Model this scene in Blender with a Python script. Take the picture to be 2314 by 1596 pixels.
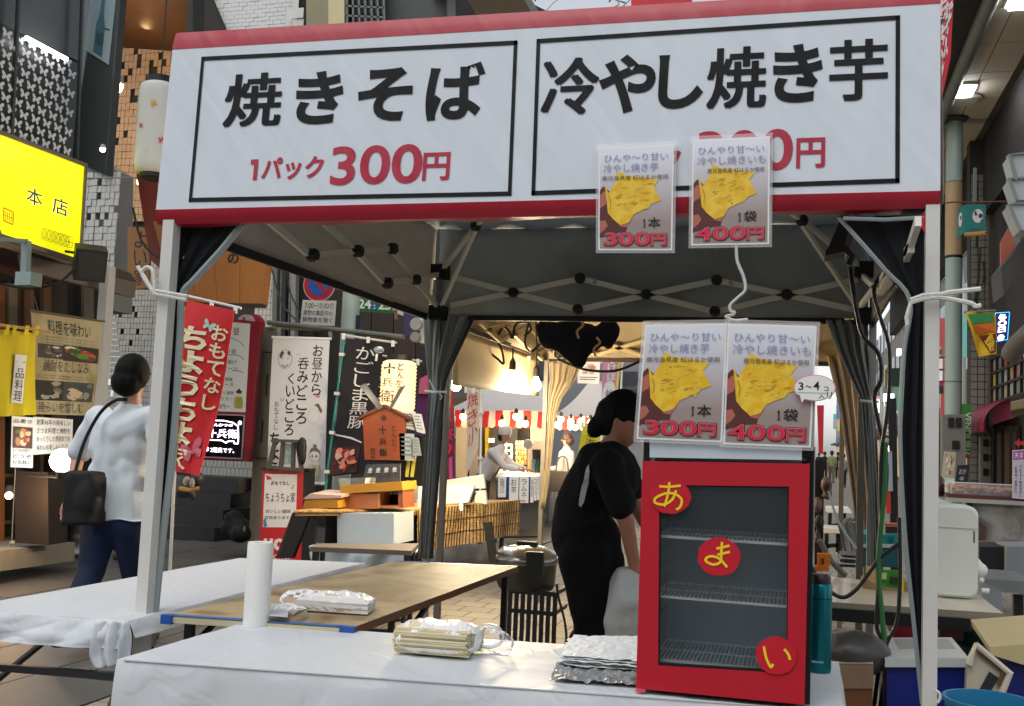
import bpy, math, random
from mathutils import Vector as V, Matrix, noise
from mathutils.geometry import tessellate_polygon
random.seed(7)
for o in list(bpy.data.objects): bpy.data.objects.remove(o)
SC = bpy.context.scene
COL = SC.collection

# ---------------------------------------------------------------- camera
CAM_H, FOC = 1.31, 2320.0
PITCH, ROLL, YAW = math.radians(4.9), math.radians(2.4), math.radians(15.75)
_F = V((-math.sin(YAW)*math.cos(PITCH), math.cos(YAW)*math.cos(PITCH), math.sin(PITCH)))
_R0 = V((math.cos(YAW), math.sin(YAW), 0)); _U0 = _R0.cross(_F)
_R = _R0*math.cos(ROLL) + _U0*math.sin(ROLL); _U = _R.cross(_F)
CO = V((0, 0, CAM_H))
cd = bpy.data.cameras.new('camera'); cam = bpy.data.objects.new('camera', cd); COL.objects.link(cam)
cam.matrix_world = Matrix(((_R.x, _U.x, -_F.x, CO.x), (_R.y, _U.y, -_F.y, CO.y), (_R.z, _U.z, -_F.z, CO.z), (0, 0, 0, 1)))
cd.sensor_width = 36; cd.lens = 36*FOC/2314; cd.clip_start = .05; cd.clip_end = 900
SC.camera = cam

# ---------------------------------------------------------------- world, sun, exposure
SUN_EL, SUN_AZ = math.radians(58), math.radians(200)
w = bpy.data.worlds.new('World'); SC.world = w; w.use_nodes = True
nt = w.node_tree; bg = nt.nodes['Background']
sky = nt.nodes.new('ShaderNodeTexSky'); sky.sky_type = 'NISHITA'; sky.sun_disc = False
sky.sun_elevation = SUN_EL; sky.sun_rotation = SUN_AZ; sky.dust_density = 1.5; sky.air_density = 1; sky.ozone_density = 1
hs = nt.nodes.new('ShaderNodeHueSaturation'); hs.inputs['Saturation'].default_value = .26
nt.links.new(sky.outputs[0], hs.inputs['Color']); nt.links.new(hs.outputs[0], bg.inputs['Color'])
bg.inputs['Strength'].default_value = .15
sl = bpy.data.lights.new('sun', 'SUN'); sl.energy = .6; sl.angle = math.radians(40); sl.color = (1, .98, .95)
so = bpy.data.objects.new('sun', sl); COL.objects.link(so)
so.rotation_euler = (math.pi/2 - SUN_EL, 0, math.pi - SUN_AZ)
SC.view_settings.view_transform = 'Standard'; SC.view_settings.look = 'None'
SC.view_settings.exposure = .42; SC.view_settings.gamma = 1; SC.view_settings.use_curve_mapping = False
SC.render.engine = 'CYCLES'; SC.cycles.use_denoising = True; SC.cycles.max_bounces = 7
SC.cycles.transparent_max_bounces = 16; SC.cycles.caustics_reflective = False; SC.cycles.caustics_refractive = False
SC.cycles.sample_clamp_indirect = 4

# ---------------------------------------------------------------- survey helpers (place points measured in the photo on real planes)
def PY(y): return (V((0, y, 0)), V((0, 1, 0)))
def PX(x): return (V((x, 0, 0)), V((1, 0, 0)))
def PZ(z): return (V((0, 0, z)), V((0, 0, 1)))
def PL(x, y, dx, dy): n = V((dy, -dx, 0)).normalized(); return (V((x, y, 0)), n)   # upright plane through (x,y) running along (dx,dy)
LEFT = lambda x=-6.3, y=7.5: PL(x, y, -.10, 1)
def at(x, y, pl, off=0):
    r = _F + _R*((x-1157)/FOC) - _U*((y-798)/FOC); p0, n = pl
    t = (p0-CO).dot(n)/r.dot(n); p = CO + r*t
    if off:
        p = p + (n if r.dot(n) < 0 else -n)*off
    return p
def toward(pl, x=1157, y=900):
    r = _F + _R*((x-1157)/FOC) - _U*((y-798)/FOC); n = pl[1]; return n if r.dot(n) < 0 else -n

# ---------------------------------------------------------------- materials
def lin(h):
    h = h.lstrip('#'); c = [int(h[i:i+2], 16)/255 for i in (0, 2, 4)]
    return [x/12.92 if x <= .04045 else ((x+.055)/1.055)**2.4 for x in c] + [1]
_mats = {}
def mat(col, rough=.6, metal=0, var=.12, vs=6, bump=.0, bs=60, alpha=1, trans=0, emit=0, coat=0, kind='', col2=None, two=0, ecol=None, spec=.5, tl=0):
    key = (col, rough, metal, var, vs, bump, bs, alpha, trans, emit, coat, kind, col2, two, ecol, spec, tl)
    if key in _mats: return _mats[key]
    m = bpy.data.materials.new('mat_%d' % len(_mats)); m.use_nodes = True; _mats[key] = m
    N, L = m.node_tree.nodes, m.node_tree.links; b = N['Principled BSDF']
    c = lin(col); b.inputs['Roughness'].default_value = rough; b.inputs['Metallic'].default_value = metal
    b.inputs['Alpha'].default_value = alpha; b.inputs['Transmission Weight'].default_value = trans
    b.inputs['Coat Weight'].default_value = coat; b.inputs['Coat Roughness'].default_value = .08; b.inputs['Specular IOR Level'].default_value = spec
    tc = N.new('ShaderNodeTexCoord'); co = tc.outputs['Object']
    src = None
    def nz(scale, det=5, vec=co, dist=0):
        n = N.new('ShaderNodeTexNoise'); n.inputs['Scale'].default_value = scale; n.inputs['Detail'].default_value = det
        n.inputs['Distortion'].default_value = dist; L.new(vec, n.inputs['Vector']); return n.outputs[0]
    def mp(scale, rot=(0, 0, 0)):
        g = N.new('ShaderNodeMapping'); g.inputs['Scale'].default_value = scale; g.inputs['Rotation'].default_value = rot
        L.new(co, g.inputs['Vector']); return g.outputs[0]
    def mix(a, bb, f):
        x = N.new('ShaderNodeMix'); x.data_type = 'RGBA'
        for s, q in ((6, a), (7, bb)):
            if isinstance(q, (list, tuple)): x.inputs[s].default_value = q
            else: L.new(q, x.inputs[s])
        if isinstance(f, float): x.inputs[0].default_value = f
        else: L.new(f, x.inputs[0])
        return x.outputs[2]
    def ramp(v, a, bb, c0=(0, 0, 0, 1), c1=(1, 1, 1, 1)):
        r = N.new('ShaderNodeValToRGB'); r.color_ramp.elements[0].position = a; r.color_ramp.elements[1].position = bb
        r.color_ramp.elements[0].color = c0; r.color_ramp.elements[1].color = c1; L.new(v, r.inputs[0]); return r.outputs[0]
    dk = [x*(1-var*1.6) for x in c[:3]]+[1]; lt = [min(1, x*(1+var)) for x in c[:3]]+[1]
    if kind == 'grad':      # printed artwork: colour runs down the sheet
        uv = N.new('ShaderNodeSeparateXYZ'); L.new(tc.outputs['UV'], uv.inputs[0])
        src = ramp(uv.outputs[1], .25, .95, c, lin(col2))
    elif kind == 'cloth':
        src = mix(dk, lt, nz(vs, 6))
    elif kind == 'blotch':
        src = mix(c, lin(col2), ramp(nz(vs, 3, dist=.6), .42, .62))
    elif kind == 'wood':
        src = mix(dk, lt, nz(vs, 5, mp((1, 1, .08))))
        if col2: src = mix(src, lin(col2), ramp(nz(2.2, 4), .45, .8))
    elif kind == 'brick':
        bt = N.new('ShaderNodeTexBrick'); g = mp((1, 1, 1), (math.pi/2, 0, math.pi/2) if two == 1 else ((math.pi/2, 0, 0) if two == 2 else (0, 0, 0)))
        L.new(g, bt.inputs['Vector']); bt.inputs['Scale'].default_value = vs; bt.inputs['Color1'].default_value = c
        bt.inputs['Color2'].default_value = dk; bt.inputs['Mortar'].default_value = lin(col2 or '#555555'); bt.inputs['Mortar Size'].default_value = .03
        bt.inputs['Brick Width'].default_value = 1; bt.inputs['Row Height'].default_value = 1 if two != 3 else .5
        if two == 3: pass
        src = bt.outputs[0]; src = mix(src, mix(src, [0.02, .02, .02, 1], .5), ramp(nz(1.2, 6), .45, .9))
    elif kind == 'stain':
        src = mix(mix(dk, lt, nz(vs, 6)), lin(col2), ramp(nz(3.2, 7, dist=1.2), .42, .66))
    elif var:
        src = mix(dk, lt, nz(vs, 6))
    if src is None: b.inputs['Base Color'].default_value = c
    else: L.new(src, b.inputs['Base Color'])
    if bump or kind in ('folds', 'cloth'):
        bp = N.new('ShaderNodeBump'); bp.inputs['Distance'].default_value = .01; bp.inputs['Strength'].default_value = bump
        if kind == 'cloth':
            g = N.new('ShaderNodeMapping'); g.vector_type = 'TEXTURE'; g.inputs['Scale'].default_value = (.5, .05, .3); g.inputs['Rotation'].default_value = (0, 0, .12); L.new(co, g.inputs['Vector'])
            g2 = N.new('ShaderNodeMapping'); g2.vector_type = 'TEXTURE'; g2.inputs['Scale'].default_value = (.16, .3, .12); g2.inputs['Rotation'].default_value = (0, .8, .7); L.new(co, g2.inputs['Vector'])
            a = N.new('ShaderNodeMath'); a.operation = 'ADD'; L.new(nz(1, 3, g.outputs[0], .6), a.inputs[0]); L.new(ramp(nz(1, 2, g2.outputs[0], 1.2), .45, .6), a.inputs[1]); L.new(a.outputs[0], bp.inputs['Height'])
            bp.inputs['Distance'].default_value = .02
        elif kind == 'folds':
            def tx(rot, sc):
                g = N.new('ShaderNodeMapping'); g.vector_type = 'TEXTURE'; g.inputs['Rotation'].default_value = (0, math.radians(rot), 0); g.inputs['Scale'].default_value = sc; L.new(co, g.inputs['Vector']); return g.outputs[0]
            h = nz(1.0, 2, tx(52, (1.1, 1, .11)), .25); h2 = nz(1.0, 2, tx(100, (1.6, 1, .16)), .4)
            a = N.new('ShaderNodeMath'); a.operation = 'ADD'; L.new(h, a.inputs[0]); L.new(h2, a.inputs[1]); L.new(a.outputs[0], bp.inputs['Height'])
            bp.inputs['Distance'].default_value = .09
        else: L.new(nz(bs, 4), bp.inputs['Height'])
        L.new(bp.outputs[0], b.inputs['Normal'])
    if emit:
        if ecol: b.inputs['Emission Color'].default_value = lin(ecol)
        elif src is not None and kind in ('', 'grad'): L.new(src, b.inputs['Emission Color'])
        else: b.inputs['Emission Color'].default_value = c
        b.inputs['Emission Strength'].default_value = emit
    if tl:      # thin cloth or paper lets some light through
        t_ = N.new('ShaderNodeBsdfTranslucent'); mx = N.new('ShaderNodeMixShader'); mx.inputs[0].default_value = tl; o_ = N['Material Output']
        if src is not None: L.new(src, t_.inputs[0])
        else: t_.inputs[0].default_value = c
        L.new(b.outputs[0], mx.inputs[1]); L.new(t_.outputs[0], mx.inputs[2]); L.new(mx.outputs[0], o_.inputs[0])
    if trans and not kind and alpha == 1: b.inputs['IOR'].default_value = 1.45
    return m
def film(col='#ffffff', a=.12, rough=.08, ior=1.45):      # thin glass / clear plastic: mostly see-through with gloss
    key = ('film', col, a, rough, ior)
    if key in _mats: return _mats[key]
    m = bpy.data.materials.new('film_%d' % len(_mats)); m.use_nodes = True; _mats[key] = m
    N, L = m.node_tree.nodes, m.node_tree.links; N.clear()
    out = N.new('ShaderNodeOutputMaterial'); tr = N.new('ShaderNodeBsdfTransparent'); pb = N.new('ShaderNodeBsdfPrincipled')
    pb.inputs['Base Color'].default_value = lin(col); pb.inputs['Roughness'].default_value = rough
    fr = N.new('ShaderNodeFresnel'); fr.inputs[0].default_value = ior
    ad = N.new('ShaderNodeMath'); ad.operation = 'ADD'; ad.use_clamp = True; ad.inputs[1].default_value = a; L.new(fr.outputs[0], ad.inputs[0])
    mx = N.new('ShaderNodeMixShader'); L.new(ad.outputs[0], mx.inputs[0]); L.new(tr.outputs[0], mx.inputs[1]); L.new(pb.outputs[0], mx.inputs[2])
    L.new(mx.outputs[0], out.inputs[0]); return m

# ---------------------------------------------------------------- mesh builder
class MB:
    def __init__(s): s.v, s.f, s.uv = [], [], {}
    def add(s, vs, fs):
        n = len(s.v); s.v += [V(p) for p in vs]; s.f += [tuple(i+n for i in f) for f in fs]; return s
    def box(s, a, b):
        x0, y0, z0 = a; x1, y1, z1 = b
        return s.add([(x0,y0,z0),(x1,y0,z0),(x1,y1,z0),(x0,y1,z0),(x0,y0,z1),(x1,y0,z1),(x1,y1,z1),(x0,y1,z1)],
              [(0,3,2,1),(4,5,6,7),(0,1,5,4),(1,2,6,5),(2,3,7,6),(3,0,4,7)])
    def hexa(s, q, d):      # quad of four points pushed by vector d
        q = [V(p) for p in q]; d = V(d)
        return s.add(q+[p+d for p in q], [(0,1,2,3),(7,6,5,4),(0,4,5,1),(1,5,6,2),(2,6,7,3),(3,7,4,0)])
    def bar(s, a, b, w, h=None, up=None):
        a, b = V(a), V(b); h = h or w; d = (b-a).normalized(); up = V(up) if up else (V((0,0,1)) if abs(d.z) < .95 else V((0,1,0)))
        x = d.cross(up).normalized()*w/2; y = x.cross(d).normalized()*h/2
        return s.add([a-x-y,a+x-y,a+x+y,a-x+y,b-x-y,b+x-y,b+x+y,b-x+y], [(0,3,2,1),(4,5,6,7),(0,1,5,4),(1,2,6,5),(2,3,7,6),(3,0,4,7)])
    def tube(s, pts, r, n=8, cap=True, smooth=0):
        pts = [V(p) for p in pts]
        if smooth:
            q = []
            for i in range(len(pts)-1):
                p0, p1, p2, p3 = pts[max(i-1,0)], pts[i], pts[i+1], pts[min(i+2,len(pts)-1)]
                for k in range(smooth):
                    t = k/smooth; q.append(.5*((2*p1)+(p2-p0)*t+(2*p0-5*p1+4*p2-p3)*t*t+(3*p1-p0-3*p2+p3)*t**3))
            pts = q+[pts[-1]]
        rs = r if isinstance(r, (list, tuple)) else [r]*len(pts)
        if len(rs) != len(pts): rs = [rs[min(int(i/len(pts)*len(rs)), len(rs)-1)] for i in range(len(pts))]
        base = len(s.v); x = None
        for i, p in enumerate(pts):
            d = (pts[min(i+1,len(pts)-1)]-pts[max(i-1,0)]); d = d.normalized() if d.length > 1e-9 else V((0,0,1))
            if x is None: x = d.orthogonal().normalized()
            x = (x-d*x.dot(d)); x = x.normalized() if x.length > 1e-6 else d.orthogonal().normalized(); y = d.cross(x)
            for k in range(n):
                a = 2*math.pi*k/n; s.v.append(p+(x*math.cos(a)+y*math.sin(a))*rs[i])
        for i in range(len(pts)-1):
            for k in range(n):
                a, b = base+i*n+k, base+i*n+(k+1)%n; s.f.append((a, b, b+n, a+n))
        if cap: s.f.append(tuple(base+k for k in range(n))[::-1]); s.f.append(tuple(base+(len(pts)-1)*n+k for k in range(n)))
        return s
    def lathe(s, c, prof, n=20, axis=None):
        c = V(c); base = len(s.v); ax = V(axis).normalized() if axis else V((0,0,1)); x = ax.orthogonal().normalized(); y = ax.cross(x)
        for r, z in prof:
            for k in range(n):
                a = 2*math.pi*k/n; s.v.append(c+(x*math.cos(a)+y*math.sin(a))*r+ax*z)
        for i in range(len(prof)-1):
            for k in range(n):
                a, b = base+i*n+k, base+i*n+(k+1)%n; s.f.append((a, b, b+n, a+n))
        s.f.append(tuple(base+k for k in range(n))[::-1]); s.f.append(tuple(base+(len(prof)-1)*n+k for k in range(n)))
        return s
    def ell(s, c, r, n=14, rot=None):
        c = V(c); rx, ry, rz = (r, r, r) if isinstance(r, (int, float)) else r; base = len(s.v); m = n//2
        for i in range(1, m):
            th = math.pi*i/m
            for k in range(n):
                a = 2*math.pi*k/n; p = V((rx*math.sin(th)*math.cos(a), ry*math.sin(th)*math.sin(a), rz*math.cos(th)))
                s.v.append(c+(rot@p if rot else p))
        t = V((0,0,rz)); s.v += [c+(rot@t if rot else t), c-(rot@t if rot else t)]; T = len(s.v)-2
        for i in range(m-2):
            for k in range(n):
                a, b = base+i*n+k, base+i*n+(k+1)%n; s.f.append((a, a+n, b+n, b))
        for k in range(n):
            s.f.append((T, base+k, base+(k+1)%n)); s.f.append((T+1, base+(m-2)*n+(k+1)%n, base+(m-2)*n+k))
        return s
    def cap(s, a, b, ra, rb, n=12):   # tapered limb with round ends
        a, b = V(a), V(b); d = (b-a); L_ = d.length; d = d/L_ if L_ > 1e-6 else V((0,0,1))
        pr = [(max(ra*math.sin(t), .0005), -ra*math.cos(t)) for t in [math.pi/2*i/4 for i in range(4)]]
        pr += [(ra, 0)] + [(rb, L_)] + [(max(rb*math.cos(t), .0005), L_+rb*math.sin(t)) for t in [math.pi/2*i/4 for i in range(1, 5)]]
        return s.lathe(a, pr, n, d)
    def poly(s, pts, d):      # flat outline with thickness d
        pts = [V(p) for p in pts]; d = V(d); n = len(pts); base = len(s.v)
        tri = tessellate_polygon([pts]); s.v += pts+[p+d for p in pts]
        for t in tri: s.f.append(tuple(base+i for i in t)); s.f.append(tuple(base+n+i for i in t[::-1]))
        for i in range(n): j = (i+1) % n; s.f.append((base+i, base+j, base+n+j, base+n+i))
        return s
    def flat(s, pts):
        pts = [V(p) for p in pts]; base = len(s.v); s.v += pts
        for t in tessellate_polygon([pts]): s.f.append(tuple(base+i for i in t))
        return s
    def grid(s, fn, nu, nv, thick=0, nrm=None):
        base = len(s.v)
        for j in range(nv+1):
            for i in range(nu+1):
                s.uv[len(s.v)] = (i/nu, j/nv); s.v.append(V(fn(i/nu, j/nv)))
        W = nu+1
        for j in range(nv):
            for i in range(nu):
                a = base+j*W+i; s.f.append((a, a+1, a+1+W, a+W))
        if thick:
            b2 = len(s.v); nn = V(nrm)
            for j in range(nv+1):
                for i in range(nu+1):
                    s.uv[len(s.v)] = (i/nu, j/nv); s.v.append(s.v[base+j*W+i]-nn*thick)
            for j in range(nv):
                for i in range(nu):
                    a = b2+j*W+i; s.f.append((a, a+W, a+1+W, a+1))
            rim = [(i, 0) for i in range(nu)]+[(nu, j) for j in range(nv)]+[(i, nv) for i in range(nu, 0, -1)]+[(0, j) for j in range(nv, 0, -1)]
            for k in range(len(rim)):
                (i, j), (i2, j2) = rim[k], rim[(k+1) % len(rim)]
                s.f.append((base+j*W+i, b2+j*W+i, b2+j2*W+i2, base+j2*W+i2))
        return s
    def sm(s): s.smooth = True; return s
    smooth = False

def wloc(p):
    q = V((0, 0, 0))
    while p is not None: q = q+p.location; p = p.parent
    return q
def put(name, mb, m, parent=None, smooth=None, kind=None, label=None):
    me = bpy.data.meshes.new(name); off = wloc(parent)
    me.from_pydata([tuple(p-off) for p in mb.v], [], mb.f)
    if mb.uv:
        ul = me.uv_layers.new(name='UVMap')
        for lp in me.loops:
            u = mb.uv.get(lp.vertex_index)
            if u: ul.data[lp.index].uv = u
    me.materials.append(m); o = bpy.data.objects.new(name, me); COL.objects.link(o)
    if smooth or mb.smooth: me.polygons.foreach_set('use_smooth', [True]*len(me.polygons)); 
    if (smooth or mb.smooth) and mb.smooth != 'all': me.set_sharp_from_angle(angle=math.radians(50))
    if parent: o.parent = parent
    if kind: o['kind'] = kind
    if label: o['label'] = label
    return o
def tag(o, label, cat, group=None):
    o['label'] = label; o['category'] = cat
    if group: o['group'] = group
    return o
def thing(name, label, cat, loc=(0,0,0), group=None):
    o = bpy.data.objects.new(name, None); COL.objects.link(o); o.location = loc; o.empty_display_size = .1
    return tag(o, label, cat, group)
def one(name, mb, m, label, cat, group=None, smooth=None): return tag(put(name, mb, m, None, smooth), label, cat, group)
def struct(name, mb, m, smooth=None): return put(name, mb, m, None, smooth, 'structure')
def share(src, name, parent, loc, scale=None, rotz=0, m=None):
    o = bpy.data.objects.new(name, src); COL.objects.link(o); o.parent = parent; o.location = V(loc)-wloc(parent)
    if scale: o.scale = scale
    if rotz: o.rotation_euler.z = rotz
    return o
def mesh_of(mb, m):
    me = bpy.data.meshes.new('piece'); me.from_pydata([tuple(p) for p in mb.v], [], mb.f); me.materials.append(m); return me
def copy_tree(o, loc=None, parent=None, label=None):
    c = o.copy(); COL.objects.link(c); c.parent = parent
    if loc is not None: c.location = loc
    if label: c['label'] = label
    for ch in o.children: copy_tree(ch, None, c)
    return c

# ---------------------------------------------------------------- lettering
_gl = {}
def dense(t): return any(ord(c) >= 0x4E00 and c not in '円十' for c in t)
def glyph(text, bold=0, res=2):
    if dense(text): bold = 0
    k = (text, bold, res)
    if k in _gl: return _gl[k]
    cu = bpy.data.curves.new('t', 'FONT'); cu.body = text; cu.offset = bold; cu.resolution_u = res; cu.fill_mode = 'FRONT'
    o = bpy.data.objects.new('t', cu); COL.objects.link(o)
    me = bpy.data.meshes.new_from_object(o.evaluated_get(bpy.context.evaluated_depsgraph_get()))
    vs = [(v.co.x, v.co.y) for v in me.vertices]; fs = [tuple(p.vertices) for p in me.polygons]
    bpy.data.objects.remove(o); bpy.data.curves.remove(cu); bpy.data.meshes.remove(me)
    if not vs: vs = [(0, 0), (1, 0), (1, 1)]; fs = []
    x0, x1 = min(v[0] for v in vs), max(v[0] for v in vs); y0, y1 = min(v[1] for v in vs), max(v[1] for v in vs)
    _gl[k] = ([((x-x0)/max(x1-x0, 1e-6), (y1-y)/max(y1-y0, 1e-6)) for x, y in vs], fs, (x1-x0)/max(y1-y0, 1e-6)); return _gl[k]

class Sheet:
    """A flat (or gently bent) panel given by four measured corners on one plane; prints are laid on it in its own s,t."""
    def __init__(s, px, pl, bend=None):
        s.c = [at(x, y, pl) for x, y in px]; s.n = toward(pl, *px[0]); s.pl = pl; s.bend = bend
    def p(s, u, v, d=0):
        a, b, c, e = s.c; q = (a*(1-u)+b*u)*(1-v)+(e*(1-u)+c*u)*v
        return q+s.n*(d+(s.bend(u, v) if s.bend else 0))
    def inv(s, x, y):
        q = at(x, y, s.pl); u = v = .5
        for _ in range(12):
            p = s.p(u, v)-(s.n*s.bend(u, v) if s.bend else V((0,0,0))); a, b, c, e = s.c
            du = (b-a)*(1-v)+(c-e)*v; dv = (e-a)*(1-u)+(c-b)*u; r = q-p
            A, B, C = du.dot(du), du.dot(dv), dv.dot(dv); D = A*C-B*B
            if abs(D) < 1e-12: break
            u += (r.dot(du)*C-r.dot(dv)*B)/D; v += (r.dot(dv)*A-r.dot(du)*B)/D
        return u, v
    def slab(s, name, m, parent=None, th=.006, n=(1, 1), label=None, u0=0, v0=0, u1=1, v1=1, d=0):
        mb = MB().grid(lambda a, b: s.p(u0+(u1-u0)*a, v0+(v1-v0)*b, d), n[0], n[1], th, s.n)
        return put(name, mb, m, parent, smooth=s.bend is not None, label=label)
class Ink:
    """collects the print of one sheet, one mesh per colour"""
    def __init__(s, sh, parent, lift=.0015): s.sh, s.par, s.d, s.l = sh, parent, {}, lift
    def _m(s, m, lay): return s.d.setdefault((m, lay), MB())
    def text(s, t, box, m, bold=0, lay=1, px=True, flip=None, res=2, _h=0):
        if px: (u0, v0), (u1, v1) = s.sh.inv(box[0], box[1]), s.sh.inv(box[2], box[3])
        else: u0, v0, u1, v1 = box
        if bold > .009 and dense(t) and not _h:
            for a_, b_ in ((-1, 0), (1, 0), (0, 1)): e = bold*.35/max(1, len(t)); w_ = u1-u0; h_ = (v1-v0)*bold*.35; s.text(t, (u0+a_*e*w_, v0+b_*h_, u1+a_*e*w_, v1+b_*h_), m, 0, lay+.02*a_+.01*b_, False, flip, res, 1)
            return
        vs, fs, _ = glyph(t, bold, res)
        if flip == 'r': vs = [(1-y, x) for x, y in vs]
        s._m(m, lay).add([s.sh.p(u0+(u1-u0)*x, v0+(v1-v0)*y, s.l*lay) for x, y in vs], fs)
    def one(s, box, m, serif=0, lay=1, px=True):
        if px: (u0, v0), (u1, v1) = s.sh.inv(box[0], box[1]), s.sh.inv(box[2], box[3])
        else: u0, v0, u1, v1 = box
        P = [(.1, .2), (.48, 0), (.68, 0), (.68, .94), (.95, .95), (.95, 1), (.1, 1), (.1, .95), (.42, .94), (.42, .18), (.1, .27)] if serif else [(.0, .0), (.98, 0), (.98, 1), (.46, 1), (.46, .24), (0, .24)]
        s.shape([(u0+(u1-u0)*x, v0+(v1-v0)*y) for x, y in P], m, lay)
    def heavy(s, t, box, m, bold, w, lay=1, px=True):      # struck several times with a small shift: a heavier weight of the same glyph
        if px: (u0, v0), (u1, v1) = s.sh.inv(box[0], box[1]), s.sh.inv(box[2], box[3])
        else: u0, v0, u1, v1 = box
        du, dv = (u1-u0)*w*.5, (v1-v0)*w*.4; u0 += du; u1 -= du; v0 += dv; v1 -= dv
        for k, (a, b) in enumerate(((-1, -.6), (-1, .6), (1, -.6), (1, .6), (0, 0))): s.text(t, (u0+a*du, v0+b*dv, u1+a*du, v1+b*dv), m, bold, lay+k*.06, False, res=4)
    def col(s, t, box, m, bold=0, lay=1, px=False, gap=.12):   # vertical writing
        if px: (u0, v0), (u1, v1) = s.sh.inv(box[0], box[1]), s.sh.inv(box[2], box[3]); 
        else: u0, v0, u1, v1 = box
        h = (v1-v0)/len(t)
        for i, ch in enumerate(t):
            if ch == ' ': continue
            a = glyph(ch, bold)[2]; k = min(1, a*1.1) if a < 1 else 1; y0, y1 = v0+h*i+h*gap/2, v0+h*(i+1)-h*gap/2
            if a > 1.4: c = (y0+y1)/2; hh = (y1-y0)/2/a*1.2; y0, y1 = c-hh, c+hh
            um, uw = (u0+u1)/2, (u1-u0)/2*k
            if ch in 'ー〜': um, uw = (u0+u1)/2, (u1-u0)*.12; s.shape([(um-uw, v0+h*i+h*.1), (um+uw, v0+h*i+h*.14), (um+uw, v0+h*(i+.9)), (um-uw, v0+h*(i+.86))], m, lay); continue
            s.text(ch, (um-uw, y0, um+uw, y1), m, bold, lay, False)
    def shape(s, pts, m, lay=1, px=False):
        if px: pts = [s.sh.inv(x, y) for x, y in pts]
        s._m(m, lay).flat([s.sh.p(u, v, s.l*lay) for u, v in pts])
    def rect(s, b, m, lay=1, px=False):
        s.shape([(b[0], b[1]), (b[2], b[1]), (b[2], b[3]), (b[0], b[3])], m, lay, px)
    def blob(s, cu, cv, ru, rv, m, lay=1, n=14, jit=0, a0=0, a1=2*math.pi):
        s.shape([(cu+ru*math.cos(a0+(a1-a0)*i/n)*(1+random.uniform(-jit, jit)), cv+rv*math.sin(a0+(a1-a0)*i/n)*(1+random.uniform(-jit, jit))) for i in range(n)], m, lay)
    def line(s, pts, w, m, lay=1, closed=False, asp=1):
        n = len(pts); rng = range(n if closed else n-1)
        for i in rng:
            (x0, y0), (x1, y1) = pts[i], pts[(i+1) % n]; dx, dy = (x1-x0), (y1-y0)*asp; L_ = math.hypot(dx, dy) or 1
            nx, ny = -dy/L_*w, dx/L_*w/asp
            s.shape([(x0-nx, y0-ny), (x1-nx, y1-ny), (x1+nx, y1+ny), (x0+nx, y0+ny)], m, lay)
    def done(s, name='lettering'):
        for (m, lay), mb in s.d.items():
            if mb.f: put(name, mb, m, s.par)
WING = [(0,.05),(.12,-.25),(.45,-.62),(.8,-.72),(.92,-.5),(.8,-.15),(.5,.05),(.72,.2),(.7,.5),(.5,.72),(.28,.55),(.08,.2),(0,.35)]
def butterfly(cx, cy, r, asp=1, rot=0, squash=1):
    pts = [(x*squash, y) for x, y in WING]+[(-x*squash, y) for x, y in WING[::-1][1:-1]]
    c, s_ = math.cos(rot), math.sin(rot)
    return [(cx+(x*c-y*s_)*r, cy+(x*s_+y*c)*r*asp) for x, y in pts]

def drape(rows, pl, folds=5, depth=.03, nu=40, nv=24, th=.002, phase=0, side=None):
    """hanging cloth gathered along measured rows (xl,yl,xr,yr,foldscale)"""
    n = toward(pl, rows[0][0], rows[0][1]); R = [(at(r[0], r[1], pl), at(r[2], r[3], pl), r[4]) for r in rows]
    def fn(u, v):
        t = v*(len(R)-1); i = min(int(t), len(R)-2); f = t-i; f2 = f*f*(3-2*f)*.35+f*.65
        a = R[i][0].lerp(R[i+1][0], f2); b = R[i][1].lerp(R[i+1][1], f2); k = R[i][2]*(1-f)+R[i+1][2]*f
        w_ = math.sin(u*folds*2*math.pi+phase+1.3*math.sin(v*2+phase))+.45*math.sin(u*folds*4.7*math.pi+v*3)
        return a.lerp(b, u)+n*(w_*depth*k)
    m = MB().grid(fn, nu, nv, th, n); m.smooth = 'all'; return m

# ---------------------------------------------------------------- fused bodies
def fuse(name, mb, m, parent, voxel=.014, smooth=6, fold=0, fs=9, zmin=None, zmax=None):
    me = bpy.data.meshes.new('f'); off = wloc(parent); me.from_pydata([tuple(p-off) for p in mb.v], [], mb.f)
    o = bpy.data.objects.new('f', me); COL.objects.link(o)
    r = o.modifiers.new('r', 'REMESH'); r.mode = 'VOXEL'; r.voxel_size = voxel; r.use_smooth_shade = True
    s = o.modifiers.new('s', 'SMOOTH'); s.factor = .5; s.iterations = smooth
    out = bpy.data.meshes.new_from_object(o.evaluated_get(bpy.context.evaluated_depsgraph_get())); bpy.data.objects.remove(o)
    if fold:
        nl = [v.normal.copy() for v in out.vertices]
        for v, nn in zip(out.vertices, nl):
            p = v.co; w_ = noise.noise(V((p.x*fs, p.y*fs, p.z*fs*.45)))+.5*noise.noise(V((p.x*fs*2, p.y*fs*2, p.z*fs*1.3+5)))
            v.co = p+nn*w_*fold
    if zmin is not None:
        for v in out.vertices:
            zc = zmin-off.z+.006*math.sin(v.co.x*40)
            if v.co.z < zc: d_ = zc-v.co.z; v.co.z = zc-.1*min(d_, .1)
    out.materials.clear(); out.materials.append(m); out.name = name
    q = bpy.data.objects.new(name, out); COL.objects.link(q); q.parent = parent
    out.polygons.foreach_set('use_smooth', [True]*len(out.polygons)); return q
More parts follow.
